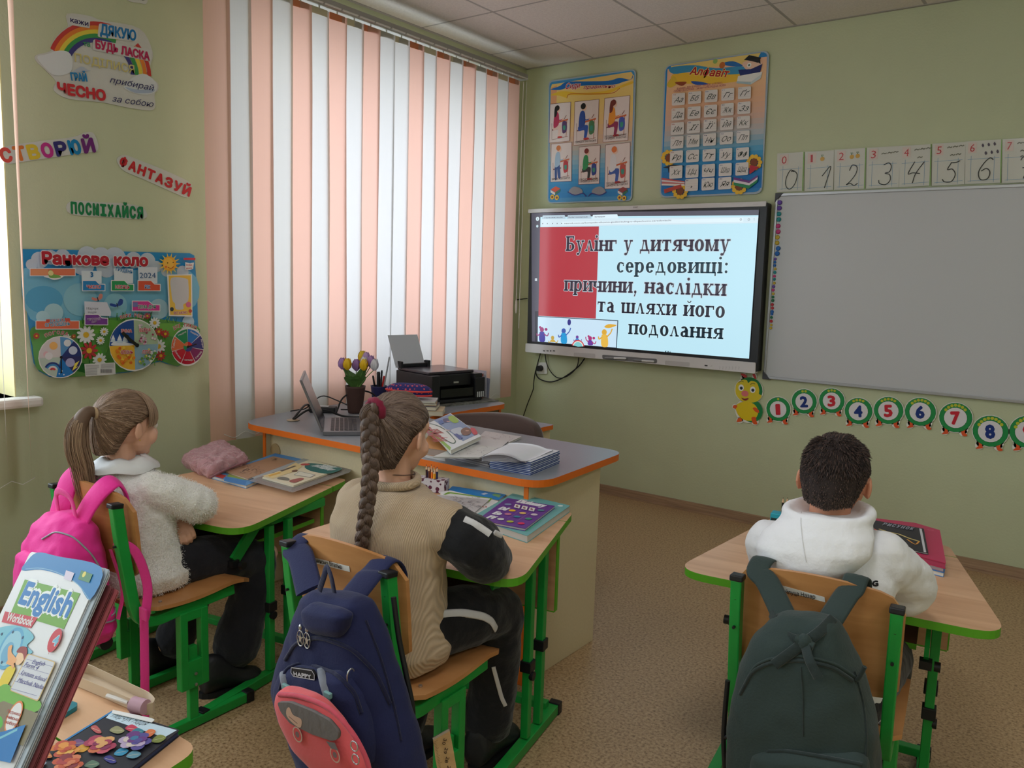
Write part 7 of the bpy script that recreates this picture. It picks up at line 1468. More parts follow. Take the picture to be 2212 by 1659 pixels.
on_surface('main_zip', nav, [(618, 1425), (640, 1388), (690, 1375), (760, 1400), (810, 1450), (842, 1520)], .0045, M_nv2, b2, flat=1); on_surface('pocket_zip', navp, [(606, 1490), (618, 1445), (655, 1432), (725, 1455), (765, 1495), (780, 1540)], .004, M_nv2, b2, flat=1)
strap_over(b2, M_nv, (640, 1172), (668, 1275), -3.505, -3.60, .062); strap_over(b2, M_nv, (812, 1222), (760, 1290), -3.50, -3.60, .066)
hp = [ony(*p) for p in ((690, 1275, -3.64), (700, 1245, -3.645), (706, 1226, -3.64), (715, 1245, -3.645), (722, 1280, -3.64))]; ribbon('grab_handle', [tuple(p) for p in hp], .016, M_nv2, b2, up=(0, 1, 0), th=.25)
M_sil = mat('silver_pull', (190, 190, 192), .3, metal=.9); M_gs = cloth('grey_webbing', (128, 132, 142), .7)
for (px_, py_) in ((654, 1377), (668, 1382)):
    c = hits(nav, [(px_, py_)], .006)[0]; m = MB(); m.T = Matrix.Translation(c) @ Matrix.Rotation(pi/2, 4, 'X') @ Matrix.Diagonal((.62, 1, 1, 1)); m.tube([(.017*cos(a), .017*sin(a), 0) for a in [2*pi*k/24 for k in range(24)]], .0016, 6, closed=True)
    m.prism([((.012 if k % 2 == 0 else .0055)*cos(pi/2+pi*k/5), (.012 if k % 2 == 0 else .0055)*sin(pi/2+pi*k/5)) for k in range(10)], -.0012, .0012)
    for k in range(5): m.cyl((.011*cos(pi/2+2*pi*k/5), .011*sin(pi/2+2*pi*k/5), 0), (.017*cos(pi/2+2*pi*k/5), .017*sin(pi/2+2*pi*k/5), 0), .0012, n=6)
    m.T = Matrix(); m.ell(c+V((0, 0, .024)), (.005, .004, .007), n=10); m.build('star_zip_pull', M_sil, b2)
for pts in ([(611, 1430), (614, 1455), (620, 1485)], [(694, 1447), (700, 1470), (710, 1502)]):
    on_surface('grey_strap', navp, pts, .0085, M_gs, b2, off=.003, flat=.25)
    c = hits(navp, [(pts[-1][0]+3, pts[-1][1]-2)], .006)[0]; m = MB(); m.box(c, (.02, .008, .012)); m.box(c+V((0, -.002, -.014)), (.014, .006, .014)); m.build('buckle', mat('buckle_teal', (120, 160, 158), .5), b2, bevel=.002)
q_ = Print(hits(navp, [(654, 1456)], .008)[0], (1, 0, .0), (0, 0, 1), (580, 1140, 3.197)); pts_b = [(160, 965), (300, 985), (318, 1015), (318, 1050), (175, 1025), (158, 1000)]
solid('badge', q_, pts_b, .006, mat('badge_black', (28, 28, 32), .5), b2, rnd=.003)
for i in range(6): q_.line([pts_b[i], pts_b[(i+1) % 6]], .0018, (190, 190, 195))
q_.text('HAPPY', (178, 1018), (300, 1042), 26, (205, 205, 208), bold=.05); q_.build('badge_lettering', b2)
c = hits(nav, [(760, 1460)], .004)[0]; m = MB(); m.T = Matrix.Translation(c) @ Matrix.Rotation(pi/2, 4, 'Y'); m.tube([(.016*cos(a), .010*sin(a), 0) for a in [2*pi*k/20 for k in range(20)]], .0017, 6, closed=True); m.build('metal_ring', M_sil, b2)
zipline('side_strap', [(850, 1290), (862, 1380), (880, 1470), (892, 1540), (888, 1620)], -3.56, .006, M_black, b2); on_surface('side_seam', nav, [(790, 1340), (822, 1420), (850, 1520), (866, 1600)], .0022, M_nv2, b2, flat=1)
SQ = 1.0
# pink pouch clipped to the front of the navy backpack
pk = thing('bag', 'small coral pink round bag with a grey flap hanging on the navy backpack', 'bag', (1.96, -3.78, .05))
M_ck = cloth('coral_canvas', (216, 92, 96), .75, bump=(150, .1)); M_gf = cloth('grey_felt', (104, 98, 96), .85)
rowsp = [(618, 1482, 680, 1502, .5), (606, 1492, 705, 1525, .9), (602, 1515, 735, 1560, 1), (612, 1555, 765, 1605, 1), (640, 1610, 790, 1650, 1), (690, 1665, 800, 1690, .8), (730, 1700, 790, 1712, .4)]
m = bag_body('b', rowsp, -3.775, .028, None, None); sculpt(m, 'pouch_body', M_ck, pk, .005, 5)
q_ = Print((0, -3.806, 0), (1, 0, 0), (0, 0, 1), (580, 1140, 3.197))
solid('grey_flap', q_, [(62, 1205), (150, 1205), (300, 1265), (420, 1330), (485, 1410), (480, 1460), (440, 1472), (300, 1425), (150, 1350), (85, 1270)], .007, M_gf, pk, rnd=.006, off=.001)
q_.h = .0016; q_.blob([(130, 1250), (150, 1240), (175, 1290), (230, 1320), (228, 1375), (200, 1370), (150, 1325), (128, 1290)], (205, 170, 150)); q_.line([(145, 1300), (180, 1330), (205, 1350)], .0012, (90, 60, 60), smooth=3)
for (x, y) in ((205, 1425), (465, 1565)): q_.disc((x, y), 52, (200, 175, 160), sx=.9, rot=.6); q_.disc((x, y), 43, (205, 80, 85), sx=.85, rot=.6); q_.disc((x, y), 20, (120, 100, 105))
q_.poly([(405, 1470), (465, 1480), (490, 1535), (440, 1520)], (110, 105, 110)); q_.build('printed_face', pk, kind='stuff')
zipline('pouch_zip', [(603, 1500), (650, 1505), (710, 1530), (755, 1575), (785, 1625), (800, 1670)], -3.795, .005, cloth('pink_piping', (200, 80, 96)), pk)
for (x, y) in ((765, 1612), (768, 1640)): c = ony(x, y, -3.815); m = MB(); m.T = Matrix.Translation(c) @ Matrix.Rotation(pi/2, 4, 'X'); m.tube([(.009*cos(a), .009*sin(a), 0) for a in [2*pi*k/18 for k in range(18)]], .0013, 6, closed=True); m.build('metal_clip', M_sil, pk)
# ---- pink one on the chair of the girl in white
b1 = thing('backpack', 'bright pink backpack hanging on the chair of the girl in white', 'bag', (1.08, -3.74, .3))
M_pk = cloth('pink_nylon', (232, 50, 150), .6, bump=(120, .1), sheen=.1); M_pk2 = cloth('pink_webbing', (225, 60, 145), .7); M_pg = mat('reflective_grey', (150, 150, 165), .35)
m = MB(); R = []
for z, rx, dy, dp in ((.33, .06, -3.64, .04), (.34, .10, -3.65, .06), (.38, .135, -3.665, .075), (.46, .145, -3.685, .085), (.55, .145, -3.70, .085), (.63, .135, -3.70, .078), (.68, .115, -3.69, .06), (.71, .085, -3.68, .035), (.72, .05, -3.675, .02)): R.append(oval((1.125, dy, z), rx, dp, 28, .03, 3.0))
m.rings(R); pkb = sculpt(m, 'bag_body', M_pk, b1, .006, 5, .018, .06)
m = MB(); R = []
for z, rx, dp in ((.40, .06, .02), (.415, .095, .035), (.48, .108, .042), (.55, .108, .042), (.60, .095, .035), (.62, .06, .02)): R.append(oval((1.12, -3.765, z), rx, dp, 24, .03, 2.8))
m.rings(R); pkp = sculpt(m, 'front_pocket', M_pk, b1, .006, 4, .008, .06)
on_surface('reflective_piping', pkb, [(92, 1165), (120, 1148), (160, 1160), (200, 1200), (222, 1240)], .0026, M_pg, b1, flat=1)
on_surface('reflective_stripe', pkb, [(225, 1345), (240, 1342), (252, 1335)], .0025, M_pg, b1, flat=1); on_surface('reflective_stripe', pkb, [(240, 1330), (258, 1316), (268, 1305)], .0025, M_pg, b1, flat=1)
for x in (1.02, 1.215):
    ribbon('shoulder_strap', [(x, -3.545, .62), (x, -3.555, .755), (x, -3.585, .81), (x, -3.62, .80), (x+(.02 if x < 1.08 else -.02), -3.65, .755), (x+(.035 if x < 1.08 else -.035), -3.675, .70)], .07, M_pk, b1, up=(.35, 1, 0))
ribbon('grab_handle', [(1.06, -3.68, .71), (1.065, -3.685, .765), (1.11, -3.69, .78), (1.155, -3.685, .765), (1.17, -3.68, .71)], .022, M_pk2, b1, up=(0, 1, 0), th=.3)
ribbon('long_strap', [(1.29, -3.63, .66), (1.312, -3.585, .62), (1.325, -3.56, .52), (1.33, -3.57, .44), (1.33, -3.575, .42)], .026, M_pk2, b1, up=(.88, -.47, 0)); ribbon('long_strap', [(1.33, -3.575, .43), (1.328, -3.575, .34), (1.335, -3.58, .25), (1.33, -3.58, .165), (1.327, -3.58, .10)], .024, M_pk2, b1, up=(.88, -.47, 0))
m = MB(); m.box((1.333, -3.578, .44), (.038, .008, .036)); m.build('strap_slider', M_pk2, b1, bevel=.003)
ribbon('inner_strap', [(1.24, -3.62, .62), (1.26, -3.60, .50), (1.27, -3.62, .42)], .022, M_pk2, b1)
m = MB(); m.tube([(1.04, -3.64, .335), (1.22, -3.63, .335)], [.02, .02], 10); m.build('bottom_pad', M_black, b1)
# ================================================================== THINGS ON THE PUPIL DESKS
ZE5 = (360, 880, 5.027); DT = .6055
fpz = thing('pencil_case', 'fluffy dusty-pink pencil case on the left desk', 'pencil case', (.38, -2.77, DT))
A = top_print(DT+.035, ZE5); pts = [V((*A.q(p), 0)) for p in ((150, 560), (480, 700), (900, 560), (590, 385))]; ctr = sum(pts, V((0, 0, 0)))/4; m = MB(); R = []
for z, k in ((DT+.001, .90), (DT+.012, 1.0), (DT+.035, 1.02), (DT+.055, .92), (DT+.066, .66), (DT+.07, .3)): R.append([ctr+(V((x, y, 0))-ctr)*k+V((0, 0, z-ctr.z)) for x, y in rpoly([tuple(p[:2]) for p in pts], .06, 6)])
m.rings(R); M_plush = cloth('pink_plush', (196, 150, 156), 1.0, bump=(90, .6), sheen=.6); pc2 = sculpt(m, 'case_body', M_plush, fpz, .005, 3, .022, .028)
S_ = []; rf = random.Random(8); me = pc2.data
for p in list(me.polygons)[::max(1, len(me.polygons)//9000)]:
    c = V(p.center); n_ = V(p.normal); t_ = V((rf.uniform(-1, 1), rf.uniform(-1, 1), rf.uniform(-.6, .6)))*.7; ln = rf.uniform(.003, .006); S_.append([c, c+(n_+t_*.4)*ln*.5, c+(n_*.5+t_)*ln])
strands('plush_pile', S_, .0004, M_plush, fpz, .5)
m = MB(); m.tube(crom([A.q((470, 730))+(DT+.022,), A.q((640, 660))+(DT+.028,), A.q((900, 575))+(DT+.035,)], 5), .004, 6); m.build('zip', cloth('mauve_zip', (150, 100, 110)), fpz)
flat_book('textbook', 'blue and green school book under the brown folder on the left desk', 'book', [(485, 742), (862, 850), (1500, 570), (1170, 500)], DT, .012, ZE5, (90, 150, 205), draw=lambda P: (P.poly([(495, 742), (610, 775), (650, 740), (540, 715)], (200, 70, 65)), P.poly([(620, 800), (850, 850), (870, 800), (640, 755)], (60, 130, 195)), P.poly([(650, 750), (860, 790), (880, 765), (680, 725)], (140, 165, 80)), P.poly([(1180, 500), (1490, 565), (1430, 590), (1150, 525)], (80, 150, 220))))
flat_book('folder', 'brown kraft paper pad with pencil sketches on the left desk', 'notebook', [(635, 695), (880, 775), (1400, 582), (1160, 530)], DT+.0125, .006, ZE5, (176, 136, 106), draw=lambda P: (scribble([(120, 85, 65), (70, 55, 60)], 780, 620, 1050, 720, 26, 4)(P), P.line([(820, 700), (870, 672), (905, 680)], .003, (40, 40, 60), smooth=3), P.line([(920, 690), (960, 670), (980, 690)], .002, (40, 40, 60), smooth=3), scribble([(60, 50, 55)], 1140, 550, 1190, 580, 8, 6)(P)))
for k, (lab, dx) in enumerate((('lowest grey notebook of the plastic-covered stack on the left desk', 8), ('second notebook from the bottom of the stack on the left desk', 0), ('third notebook from the bottom of the stack on the left desk', 5))):
    flat_book('notebook', lab, 'notebook', [(885+dx, 800), (1355+dx, 915), (1985-dx, 685), (1600, 560)], DT+.0062*k, .0055, ZE5, (170, 174, 176), (200, 198, 194), zu=DT)
def econ(P):
    P.blob([(1500, 640), (1540, 605), (1700, 620), (1880, 655), (1890, 680), (1760, 720), (1600, 700), (1520, 670)], (40, 110, 110)); P.disc((1505, 620), 52, (195, 80, 80), sy=.45)
    P.text('ЗОШИТ', (1660, 632), (1800, 664), 16, (220, 225, 225), bold=.05); P.text('ДОСЛІДНИЦЯ', (1575, 635), (1780, 690), 16, (220, 225, 225), bold=.05)
    P.poly([(1040, 745), (1250, 690), (1330, 640), (1400, 600), (1480, 640), (1380, 700), (1150, 775)], (228, 205, 150)); P.poly([(1100, 740), (1220, 705), (1245, 715), (1120, 755)], (225, 175, 80)); P.poly([(1380, 735), (1440, 695), (1620, 735), (1560, 765)], (150, 150, 150)); P.poly([(1390, 733), (1443, 700), (1605, 737), (1555, 760)], (225, 222, 205))
    P.blob([(1200, 770), (1260, 755), (1330, 775), (1320, 795), (1230, 785)], (120, 120, 110)); P.blob([(1330, 800), (1440, 770), (1490, 780), (1390, 820)], (165, 90, 85)); P.blob([(1360, 690), (1410, 680), (1420, 695), (1370, 705)], (120, 90, 70)); P.poly([(1230, 690), (1390, 635), (1410, 640), (1250, 700)], (110, 100, 90))
flat_book('workbook', 'cream workbook with green title oval on top of the left desk stack', 'book', [(1035, 757), (1375, 850), (1905, 660), (1560, 565)], DT+.0195, .006, ZE5, (226, 216, 188), draw=econ)
cv = thing('plastic_cover', 'clear plastic cover sticking out beyond the stack on the left desk', 'cover', (.9, -2.5, DT)); Pz = top_print(DT+.0205, ZE5); C = [V(Pz.q(p)) for p in ((890, 790), (1370, 920), (1990, 700), (2028, 618), (1690, 530))]
C = C if sum(C[i-1].x*C[i].y-C[i].x*C[i-1].y for i in range(5)) > 0 else C[::-1]
m = MB(); m.prism([tuple(c) for c in C], DT+.0187, DT+.0192); m.build('film', clear_mat('clear_film', (225, 222, 220), .3, .12), cv)
DT2 = .6555
# desk 2
flat_book('textbook', 'bright blue school book at the far edge of the middle desk', 'book', [(480, 965), (960, 1062), (1035, 1008), (520, 928)], DT2, .012, ZH, (30, 130, 205), draw=lambda P: (P.poly([(895, 1015), (925, 1000), (985, 1015), (965, 1040)], (120, 170, 110)), P.poly([(790, 1005), (830, 993), (860, 1000), (820, 1015)], (200, 205, 225))))
flat_book('workbook', 'white workbook with a green frame under the sketchbook on the middle desk', 'book', [(400, 985), (500, 970), (960, 1075), (720, 1235), (520, 1150)], DT2+.0125, .007, ZH, (224, 224, 224), draw=lambda P: (P.poly([(480, 985), (905, 1045), (860, 1090), (430, 1010)], (120, 165, 60)), P.poly([(500, 1000), (880, 1050), (845, 1085), (450, 1015)], (228, 228, 228)), P.disc((828, 1128), 22, (200, 50, 60), sy=.7), P.text('4', (818, 1137), (838, 1137), 26, (225, 225, 225))))
flat_book('sketchbook', 'grey drawing pad with a pencil drawing on the middle desk', 'notebook', [(370, 1010), (870, 1060), (680, 1225), (440, 1130)], DT2+.0198, .005, ZH, (186, 182, 184), draw=scribble([(110, 105, 110), (140, 135, 140), (90, 85, 95)], 520, 1040, 800, 1160, 60, 5, .0012))
flat_book('folder', 'translucent teal plastic folder under the purple dictionary', 'folder', [(700, 1225), (1235, 1405), (1645, 1115), (1110, 990)], DT2, .022, ZH, (110, 170, 170), (200, 200, 195), draw=lambda P: (P.poly([(750, 1225), (1225, 1365), (1380, 1255), (1240, 1320), (830, 1210)], (90, 185, 150)), P.disc((1550, 1118), 26, (215, 230, 230), sy=.55)))
def dic(P):
    P.text('Dictionary', (1122, 1082), (1392, 1132), 30, (225, 222, 228), bold=.05); P.line([(1065, 1078), (1405, 1145)], .0012, (160, 120, 180))
    for (x, y, s_) in ((950, 1150, 'Dd'), (895, 1195, 'Ee'), (838, 1235, 'Ff')): P.text(s_, (x, y), (x+78, y+14), 28, (225, 225, 228), bold=.06)
    for (x, y, c) in ((1090, 1165, (240, 190, 50)), (1190, 1190, (225, 180, 110)), (1300, 1205, (205, 190, 200)), (1050, 1200, (200, 120, 150)), (1135, 1225, (50, 120, 150)), (1245, 1245, (60, 140, 120)), (980, 1248, (215, 215, 215)), (1070, 1272, (170, 175, 60)), (1175, 1290, (215, 40, 90)), (1050, 1108, (130, 140, 180)), (1365, 1165, (80, 120, 140))): P.disc((x, y), 34, c, sy=.45, n=14)
    for (x, y) in ((1135, 1125), (1205, 1140), (1275, 1155)): P.poly([(x-30, y+12), (x+22, y+24), (x+35, y-8), (x-15, y-18)], (225, 222, 215)); P.blob([(x-10, y+8), (x+12, y+12), (x+8, y-6), (x-8, y-8)], (150, 110, 120))
    for a, b_ in (((1040, 1250), (1240, 1120)), ((1130, 1275), (1320, 1150))): P.line([a, b_], .0008, (165, 130, 190))
flat_book('textbook', 'purple picture dictionary on the teal folder of the middle desk', 'book', [(758, 1248), (1215, 1335), (1500, 1118), (1045, 1042)], DT2+.0225, .008, ZH, (98, 52, 140), draw=dic)
# box of pencils
pb = thing('pencil_box', 'small white and maroon patterned pencil box on the middle desk', 'pencil holder', (1.38, -2.43, DT2)); bc = onz(934, 1060, DT2)+V((0, 0, .024))
m = MB(); m.box(bc, (.11, .05, .046), (0, 0, .35)); M_pb = mat('patterned_box', (205, 195, 205), .6, var=(70, .0)); 
nt = M_pb.node_tree; b = nt.nodes['Principled BSDF']; tc2 = node(nt, 'ShaderNodeTexCoord'); vo = node(nt, 'ShaderNodeTexVoronoi'); vo.inputs['Scale'].default_value = 55; cr2 = node(nt, 'ShaderNodeValToRGB'); cr2.color_ramp.interpolation = 'CONSTANT'; cr2.color_ramp.elements[0].color = (*lin((90, 30, 60)), 1); cr2.color_ramp.elements[1].position = .42; cr2.color_ramp.elements[1].color = (*lin((205, 198, 206)), 1)
nt.links.new(tc2.outputs['Object'], vo.inputs['Vector']); nt.links.new(vo.outputs['Distance'], cr2.inputs[0]); nt.links.new(cr2.outputs[0], b.inputs['Base Color']); m.build('box', M_pb, pb)
PCOL = [((60, 25, 35), 'dark maroon'), ((120, 60, 30), 'brown'), ((235, 120, 40), 'orange'), ((245, 170, 40), 'thick amber'), ((40, 40, 80), 'navy'), ((45, 80, 140), 'blue'), ((120, 40, 50), 'crimson'), ((50, 60, 70), 'slate'), ((90, 45, 90), 'plum')]
def pencil(label, base, tip, c, r=.0038, wood_=(225, 185, 150), tipc=None):
    b0, t0 = V(base), V(tip); d = (t0-b0).normalized(); t = thing('pencil', label, 'pencil', tuple(b0)); m = MB(); m.tube([b0, t0-d*.018], r, 6, sm=False); m.build('pencil_body', mat('pencil_%d_%d' % (c[0], c[1]), c, .4), t)
    m = MB(); m.tube([t0-d*.018, t0-d*.005], [r, r*.35], 8); m.build('pencil_wood', mat('pencil_wood', wood_, .7), t); m = MB(); m.tube([t0-d*.005, t0], [r*.35, .0004], 8); m.build('pencil_lead', mat('lead_%d' % (tipc or c)[0], tipc or c, .5), t)
for i, (c, nm) in enumerate(PCOL):
    u = -.02+.0085*(i % 5)*1.1+(i//5)*.004; v_ = .008*(i//5)-.004; dx = V((cos(.35), sin(.35), 0))*u+V((-sin(.35), cos(.35), 0))*v_
    pencil(f'{nm} pencil standing in the bunch in the patterned box', bc+dx+V((.0, 0, -.015)), bc+dx*1.15+V((.0, 0, .072-.004*(i % 3)-(.012 if i == 3 else 0))), c, .0055 if i == 3 else .0038)
# desk 3
ZI = (1460, 920, 2.2447)
flat_book('textbook', 'blue school book at the bottom of the pile beside the boy', 'book', [(1020, 640), (1300, 712), (1308, 675), (1270, 520), (960, 470)], DT, .014, ZI, (50, 130, 205))
flat_book('notebook', 'grey-covered notebook between the blue book and the magenta folder', 'notebook', [(1010, 615), (1300, 690), (1270, 520), (955, 470)], DT+.0145, .012, ZI, (160, 140, 160), (190, 175, 180))
flat_book('folder', 'magenta plastic folder on top of the pile beside the boy', 'folder', [(1000, 585), (1310, 665), (1280, 505), (1160, 470), (905, 440)], DT+.027, .018, ZI, (190, 50, 90), (170, 60, 90), draw=lambda P: (P.disc((1235, 505), 14, (205, 80, 115), sy=.6), P.disc((1235, 505), 8, (190, 50, 90), sy=.6)))
flat_book('notebook', 'black sketchbook with a white spine and colourful shapes on the magenta folder', 'notebook', [(1040, 580), (1225, 618), (1202, 498), (920, 450)], DT+.0455, .005, ZI, (34, 34, 40), draw=lambda P: (P.poly([(1180, 497), (1192, 500), (1214, 614), (1202, 612)], (205, 205, 210)), P.blob([(930, 510), (950, 490), (965, 520), (945, 535)], (60, 170, 200)), P.line([(985, 500), (1030, 515), (1080, 525), (1130, 545), (1180, 560)], .008, (210, 190, 120), smooth=3), P.line([(1000, 540), (1060, 560), (1120, 575)], .007, (150, 90, 150), smooth=3), P.line([(960, 500), (1000, 520), (1040, 540)], .006, (215, 110, 90), smooth=3), P.line([(1120, 550), (1160, 575), (1180, 560)], .005, (220, 150, 60), smooth=3), *[P.text(s_, (1000+i*22, 482+i*4), (1016+i*22, 485+i*4), 14, (150, 155, 170)) for i, s_ in enumerate('РИСУНОК')]))
pcs = thing('pencil_holder', 'turquoise pencil box standing behind the boy at the far left of his desk', 'pencil holder', (2.61, -2.03, DT)); m = MB()
bx = onz(1684, 1142, DT); m.box(bx+V((0, 0, .028)), (.06, .045, .056), (0, 0, .14)); m.build('box', mat('turquoise_plastic', (40, 165, 190), .4), pcs, bevel=.003)
m = MB(); m.box(bx+V((-.012, -.0245, .028)), (.022, .003, .025), (0, 0, .14)); m.build('box_label', mat('dark_label', (40, 60, 60), .5), pcs)
for i, (px_, lab) in enumerate(((1692, 'black pencil standing furthest left behind the boy hood'), (1701, 'second black pencil from the left behind the boy hood'), (1716, 'black pencil nearest the boy ear'))):
    t0 = ony(px_, 1074+(2 if i == 2 else 0), bx.y+.005); pencil(lab, (t0.x-(.012 if i == 2 else 0), t0.y, DT+.01), t0, (30, 30, 32), .0036, tipc=(30, 30, 30))
# ---- near desk (bottom left)
NT = .6805; ZJ = (0, 1160, 3.324)
Pz = top_print(NT, ZJ)
ob = thing('pen_tray_box', 'long clear beige plastic pen box with rounded ends on the nearest desk', 'pen box', (2.1, -4.08, NT))
outl = [(508, 1012), (560, 975), (640, 985), (1080, 1195), (1118, 1240), (1100, 1275), (1040, 1285), (800, 1180), (520, 1060)]; C = [V(Pz.q(p)) for p in outl]
if sum(C[i-1].x*C[i].y-C[i].x*C[i-1].y for i in range(len(C))) < 0: C = C[::-1]
ctr = sum(C, V((0, 0)))/len(C); out = rpoly([tuple(c) for c in C], .02, 4); inn = [tuple(ctr+(V(c)-ctr)*.94) for c in out]; N = len(out)
m = MB(); vs = [(x, y, NT+.0005) for x, y in out]+[(x, y, NT+.020) for x, y in out]+[(x, y, NT+.020) for x, y in inn]+[(x, y, NT+.003) for x, y in inn]
fs = [tuple(range(N))[::-1]]+[(r*N+i, r*N+(i+1) % N, (r+1)*N+(i+1) % N, (r+1)*N+i) for r in range(3) for i in range(N)]+[tuple(range(3*N, 4*N))]; m.add(vs, fs); m.build('box_shell', mat('beige_plastic', (205, 185, 160), .3), ob)
def nz(a, b_, z): return V((*top_print(z, ZJ).q((a, b_)), z))
pe = thing('pen', 'clear capped pen lying in the beige pen box', 'pen', tuple(nz(850, 1170, NT+.01))); m = MB(); m.tube([nz(770, 1140, NT+.010), nz(925, 1190, NT+.010)], [.004, .0045], 10); m.build('pen_barrel', mat('pale_pen', (215, 210, 205), .2), pe); m = MB(); m.tube([nz(925, 1190, NT+.010), nz(975, 1200, NT+.010)], [.003, .001], 8); m.build('pen_tip', mat('pen_brown', (120, 80, 70), .4), pe)
ch = thing('eraser', 'small lilac pink novelty eraser at the right end of the pen box', 'eraser', tuple(nz(1000, 1215, NT+.003))); c = nz(1000, 1210, NT+.016); m = MB(); m.tube([c+V((-.013, -.004, 0)), c+V((.013, .004, 0))], [.0125, .0125], 16); m.build('eraser_body', mat('lilac_rubber', (190, 150, 165), .5), ch, bevel=.003); m = MB(); m.ell(c+V((-.006, -.004, -.010)), (.012, .009, .006), n=12); m.build('eraser_base', mat('mauve_rubber', (140, 95, 105), .5), ch)
def floral(P):
    R_ = random.Random(12); P.poly([(795, 1260), (1270, 1388), (1180, 1440), (760, 1300)], (200, 222, 235)); P.text('Марчук Надія', (790, 1292), (1040, 1358), 30, (50, 60, 70), bold=0, shear=.3)
    P.line([(820, 1245), (150, 1659)], .004, (50, 130, 190))
    def rose(x, y, r, cols):
        for q in range(3):
            for k in range(6-q): a = 2*pi*k/(6-q)+q*.7+R_.random()*.4; rr_ = r*(.62-.2*q); P.disc((x+rr_*cos(a), y+rr_*sin(a)*.62), r*(.42-.08*q), R_.choice(cols), sy=.7, rot=-a, n=9)
    for (x, y, c) in ((560, 1480, (120, 80, 130)), (590, 1520, (230, 170, 60)), (870, 1545, (60, 150, 190)), (790, 1600, (60, 60, 140)), (690, 1385, (190, 90, 90)), (840, 1390, (150, 150, 110)), (950, 1380, (200, 60, 90)), (1070, 1415, (225, 120, 70)), (1140, 1455, (130, 140, 70)), (960, 1570, (100, 150, 170)), (660, 1640, (100, 130, 110)), (980, 1410, (50, 130, 150)), (330, 1570, (200, 120, 60)), (280, 1630, (170, 190, 210)), (500, 1590, (60, 60, 110))):
        a = R_.uniform(-.8, .8); P.blob([(x-55*cos(a), y+30*sin(a)+10), (x, y-28), (x+55*cos(a), y-30*sin(a)), (x+5, y+28)], c); P.line([(x-40*cos(a), y+20*sin(a)+6), (x+40*cos(a), y-20*sin(a))], .0008, (210, 200, 170))
    rose(720, 1500, 115, [(170, 60, 90), (200, 90, 110), (215, 120, 80), (140, 50, 90), (225, 170, 110)]); rose(970, 1480, 115, [(90, 80, 150), (60, 120, 160), (190, 170, 200), (110, 60, 130), (215, 200, 190)]); rose(465, 1545, 105, [(210, 120, 50), (225, 150, 70), (190, 80, 60), (230, 180, 90)]); rose(490, 1650, 110, [(180, 70, 70), (200, 90, 60), (220, 130, 90), (140, 50, 60)]); rose(230, 1655, 90, [(110, 60, 120), (80, 90, 160), (150, 90, 140)])
nb_pts = [(822, 1240), (1292, 1385), (820, 1760), (60, 1730)]
flat_book('notebook', 'dark floral notebook with a pale name strip on the nearest desk', 'notebook', nb_pts, NT, .010, ZJ, (36, 36, 48), (60, 70, 110), draw=floral)
sheet('paper_slip', 'narrow white paper strip sticking out of the floral notebook', [(810, 1240), (1090, 1300), (1110, 1312), (1090, 1330), (800, 1262)], NT+.0125, ZJ, (228, 228, 226))
tr_ = thing('book_stand', 'teal plastic book stand under the workbooks on the nearest desk', 'stand', (2.1, -4.2, NT))
M_teal = mat('teal_plastic', (20, 120, 135), .4)
for pl in ([(350, 1320), (470, 1160), (555, 1190), (550, 1215), (380, 1320)], [(215, 1530), (285, 1465), (292, 1490), (240, 1530)], [(0, 1620), (110, 1600), (180, 1640), (60, 1690), (0, 1680)]):
    Pz = top_print(NT+.008, ZJ); C = [V(Pz.q(p)) for p in pl]; C = C if sum(C[i-1].x*C[i].y-C[i].x*C[i-1].y for i in range(len(C))) > 0 else C[::-1]; m = MB(); m.prism([tuple(c_) for c_ in C], NT+.0005, NT+.008); m.build('stand_foot', M_teal, tr_)
# leaning stack of booklets: solve the cover plane so that it has real proportions
def solve_cover(tr_px, tl_px, br_px, D, wd, hg):
    A0 = CP+ray(*tr_px)*D; best = None
    for i in range(200):
        d1_ = D-.05+i*.0016; Pt = CP+ray(*tl_px)*d1_
        e1 = abs((Pt-A0).length-wd)
        if best is None or e1 < best[0]: best = (e1, Pt)
    TL = best[1]; U = (A0-TL).normalized(); best = None
    for i in range(500):
        d2_ = D-.25+i*.001; Pb = CP+ray(*br_px)*d2_; v = Pb-A0; e2 = abs(v.normalized().dot(U))*1.0+abs(v.length-hg)*2
        if best is None or e2 < best[0]: best = (e2, Pb, d2_)
    return A0, TL, best[1]
TR, TL, BR = solve_cover((222, 1226), (66, 1191), (33, 1648), 1.0, .19, .268)
Ux = (TR-TL).normalized(); Vy = (TR-BR); Vy = (Vy-Ux*Vy.dot(Ux)).normalized(); Nc = Ux.cross(Vy)
def booklet(name, label, off, thick, cover, page, wd, hg, side=0, draw=None, top=0):
    """one booklet of the leaning pile; off = distance behind the front cover"""
    O = TR-Nc*off-Vy*top+Ux*side; t = thing(name, label, 'book', tuple(O-Vy*hg)); T = Matrix((Ux, Vy, Nc)).transposed().to_4x4(); T.translation = O
    m = MB(); m.T = T; m.box((-wd/2, -hg/2, -thick/2), (wd-.004, hg-.004, max(thick-.0018, .0006))); m.build('pages', mat('pages_%d_%d' % (page[0], page[2]), page, .8), t)
    for z in (-.0004, -thick+.0004): m = MB(); m.T = T; m.prism(rrect(wd, hg, .006, 4, -wd/2, -hg/2), z-.0004, z+.0004); m.build('cover', mat('cover_%d_%d_%d' % cover, cover, .4), t)
    if draw:
        P = Print(O+Nc*.0001, Ux, Vy, ZJ, eps=.00006, n0=.0003, lf=.000012); draw(P); P.build('printed_cover', t)
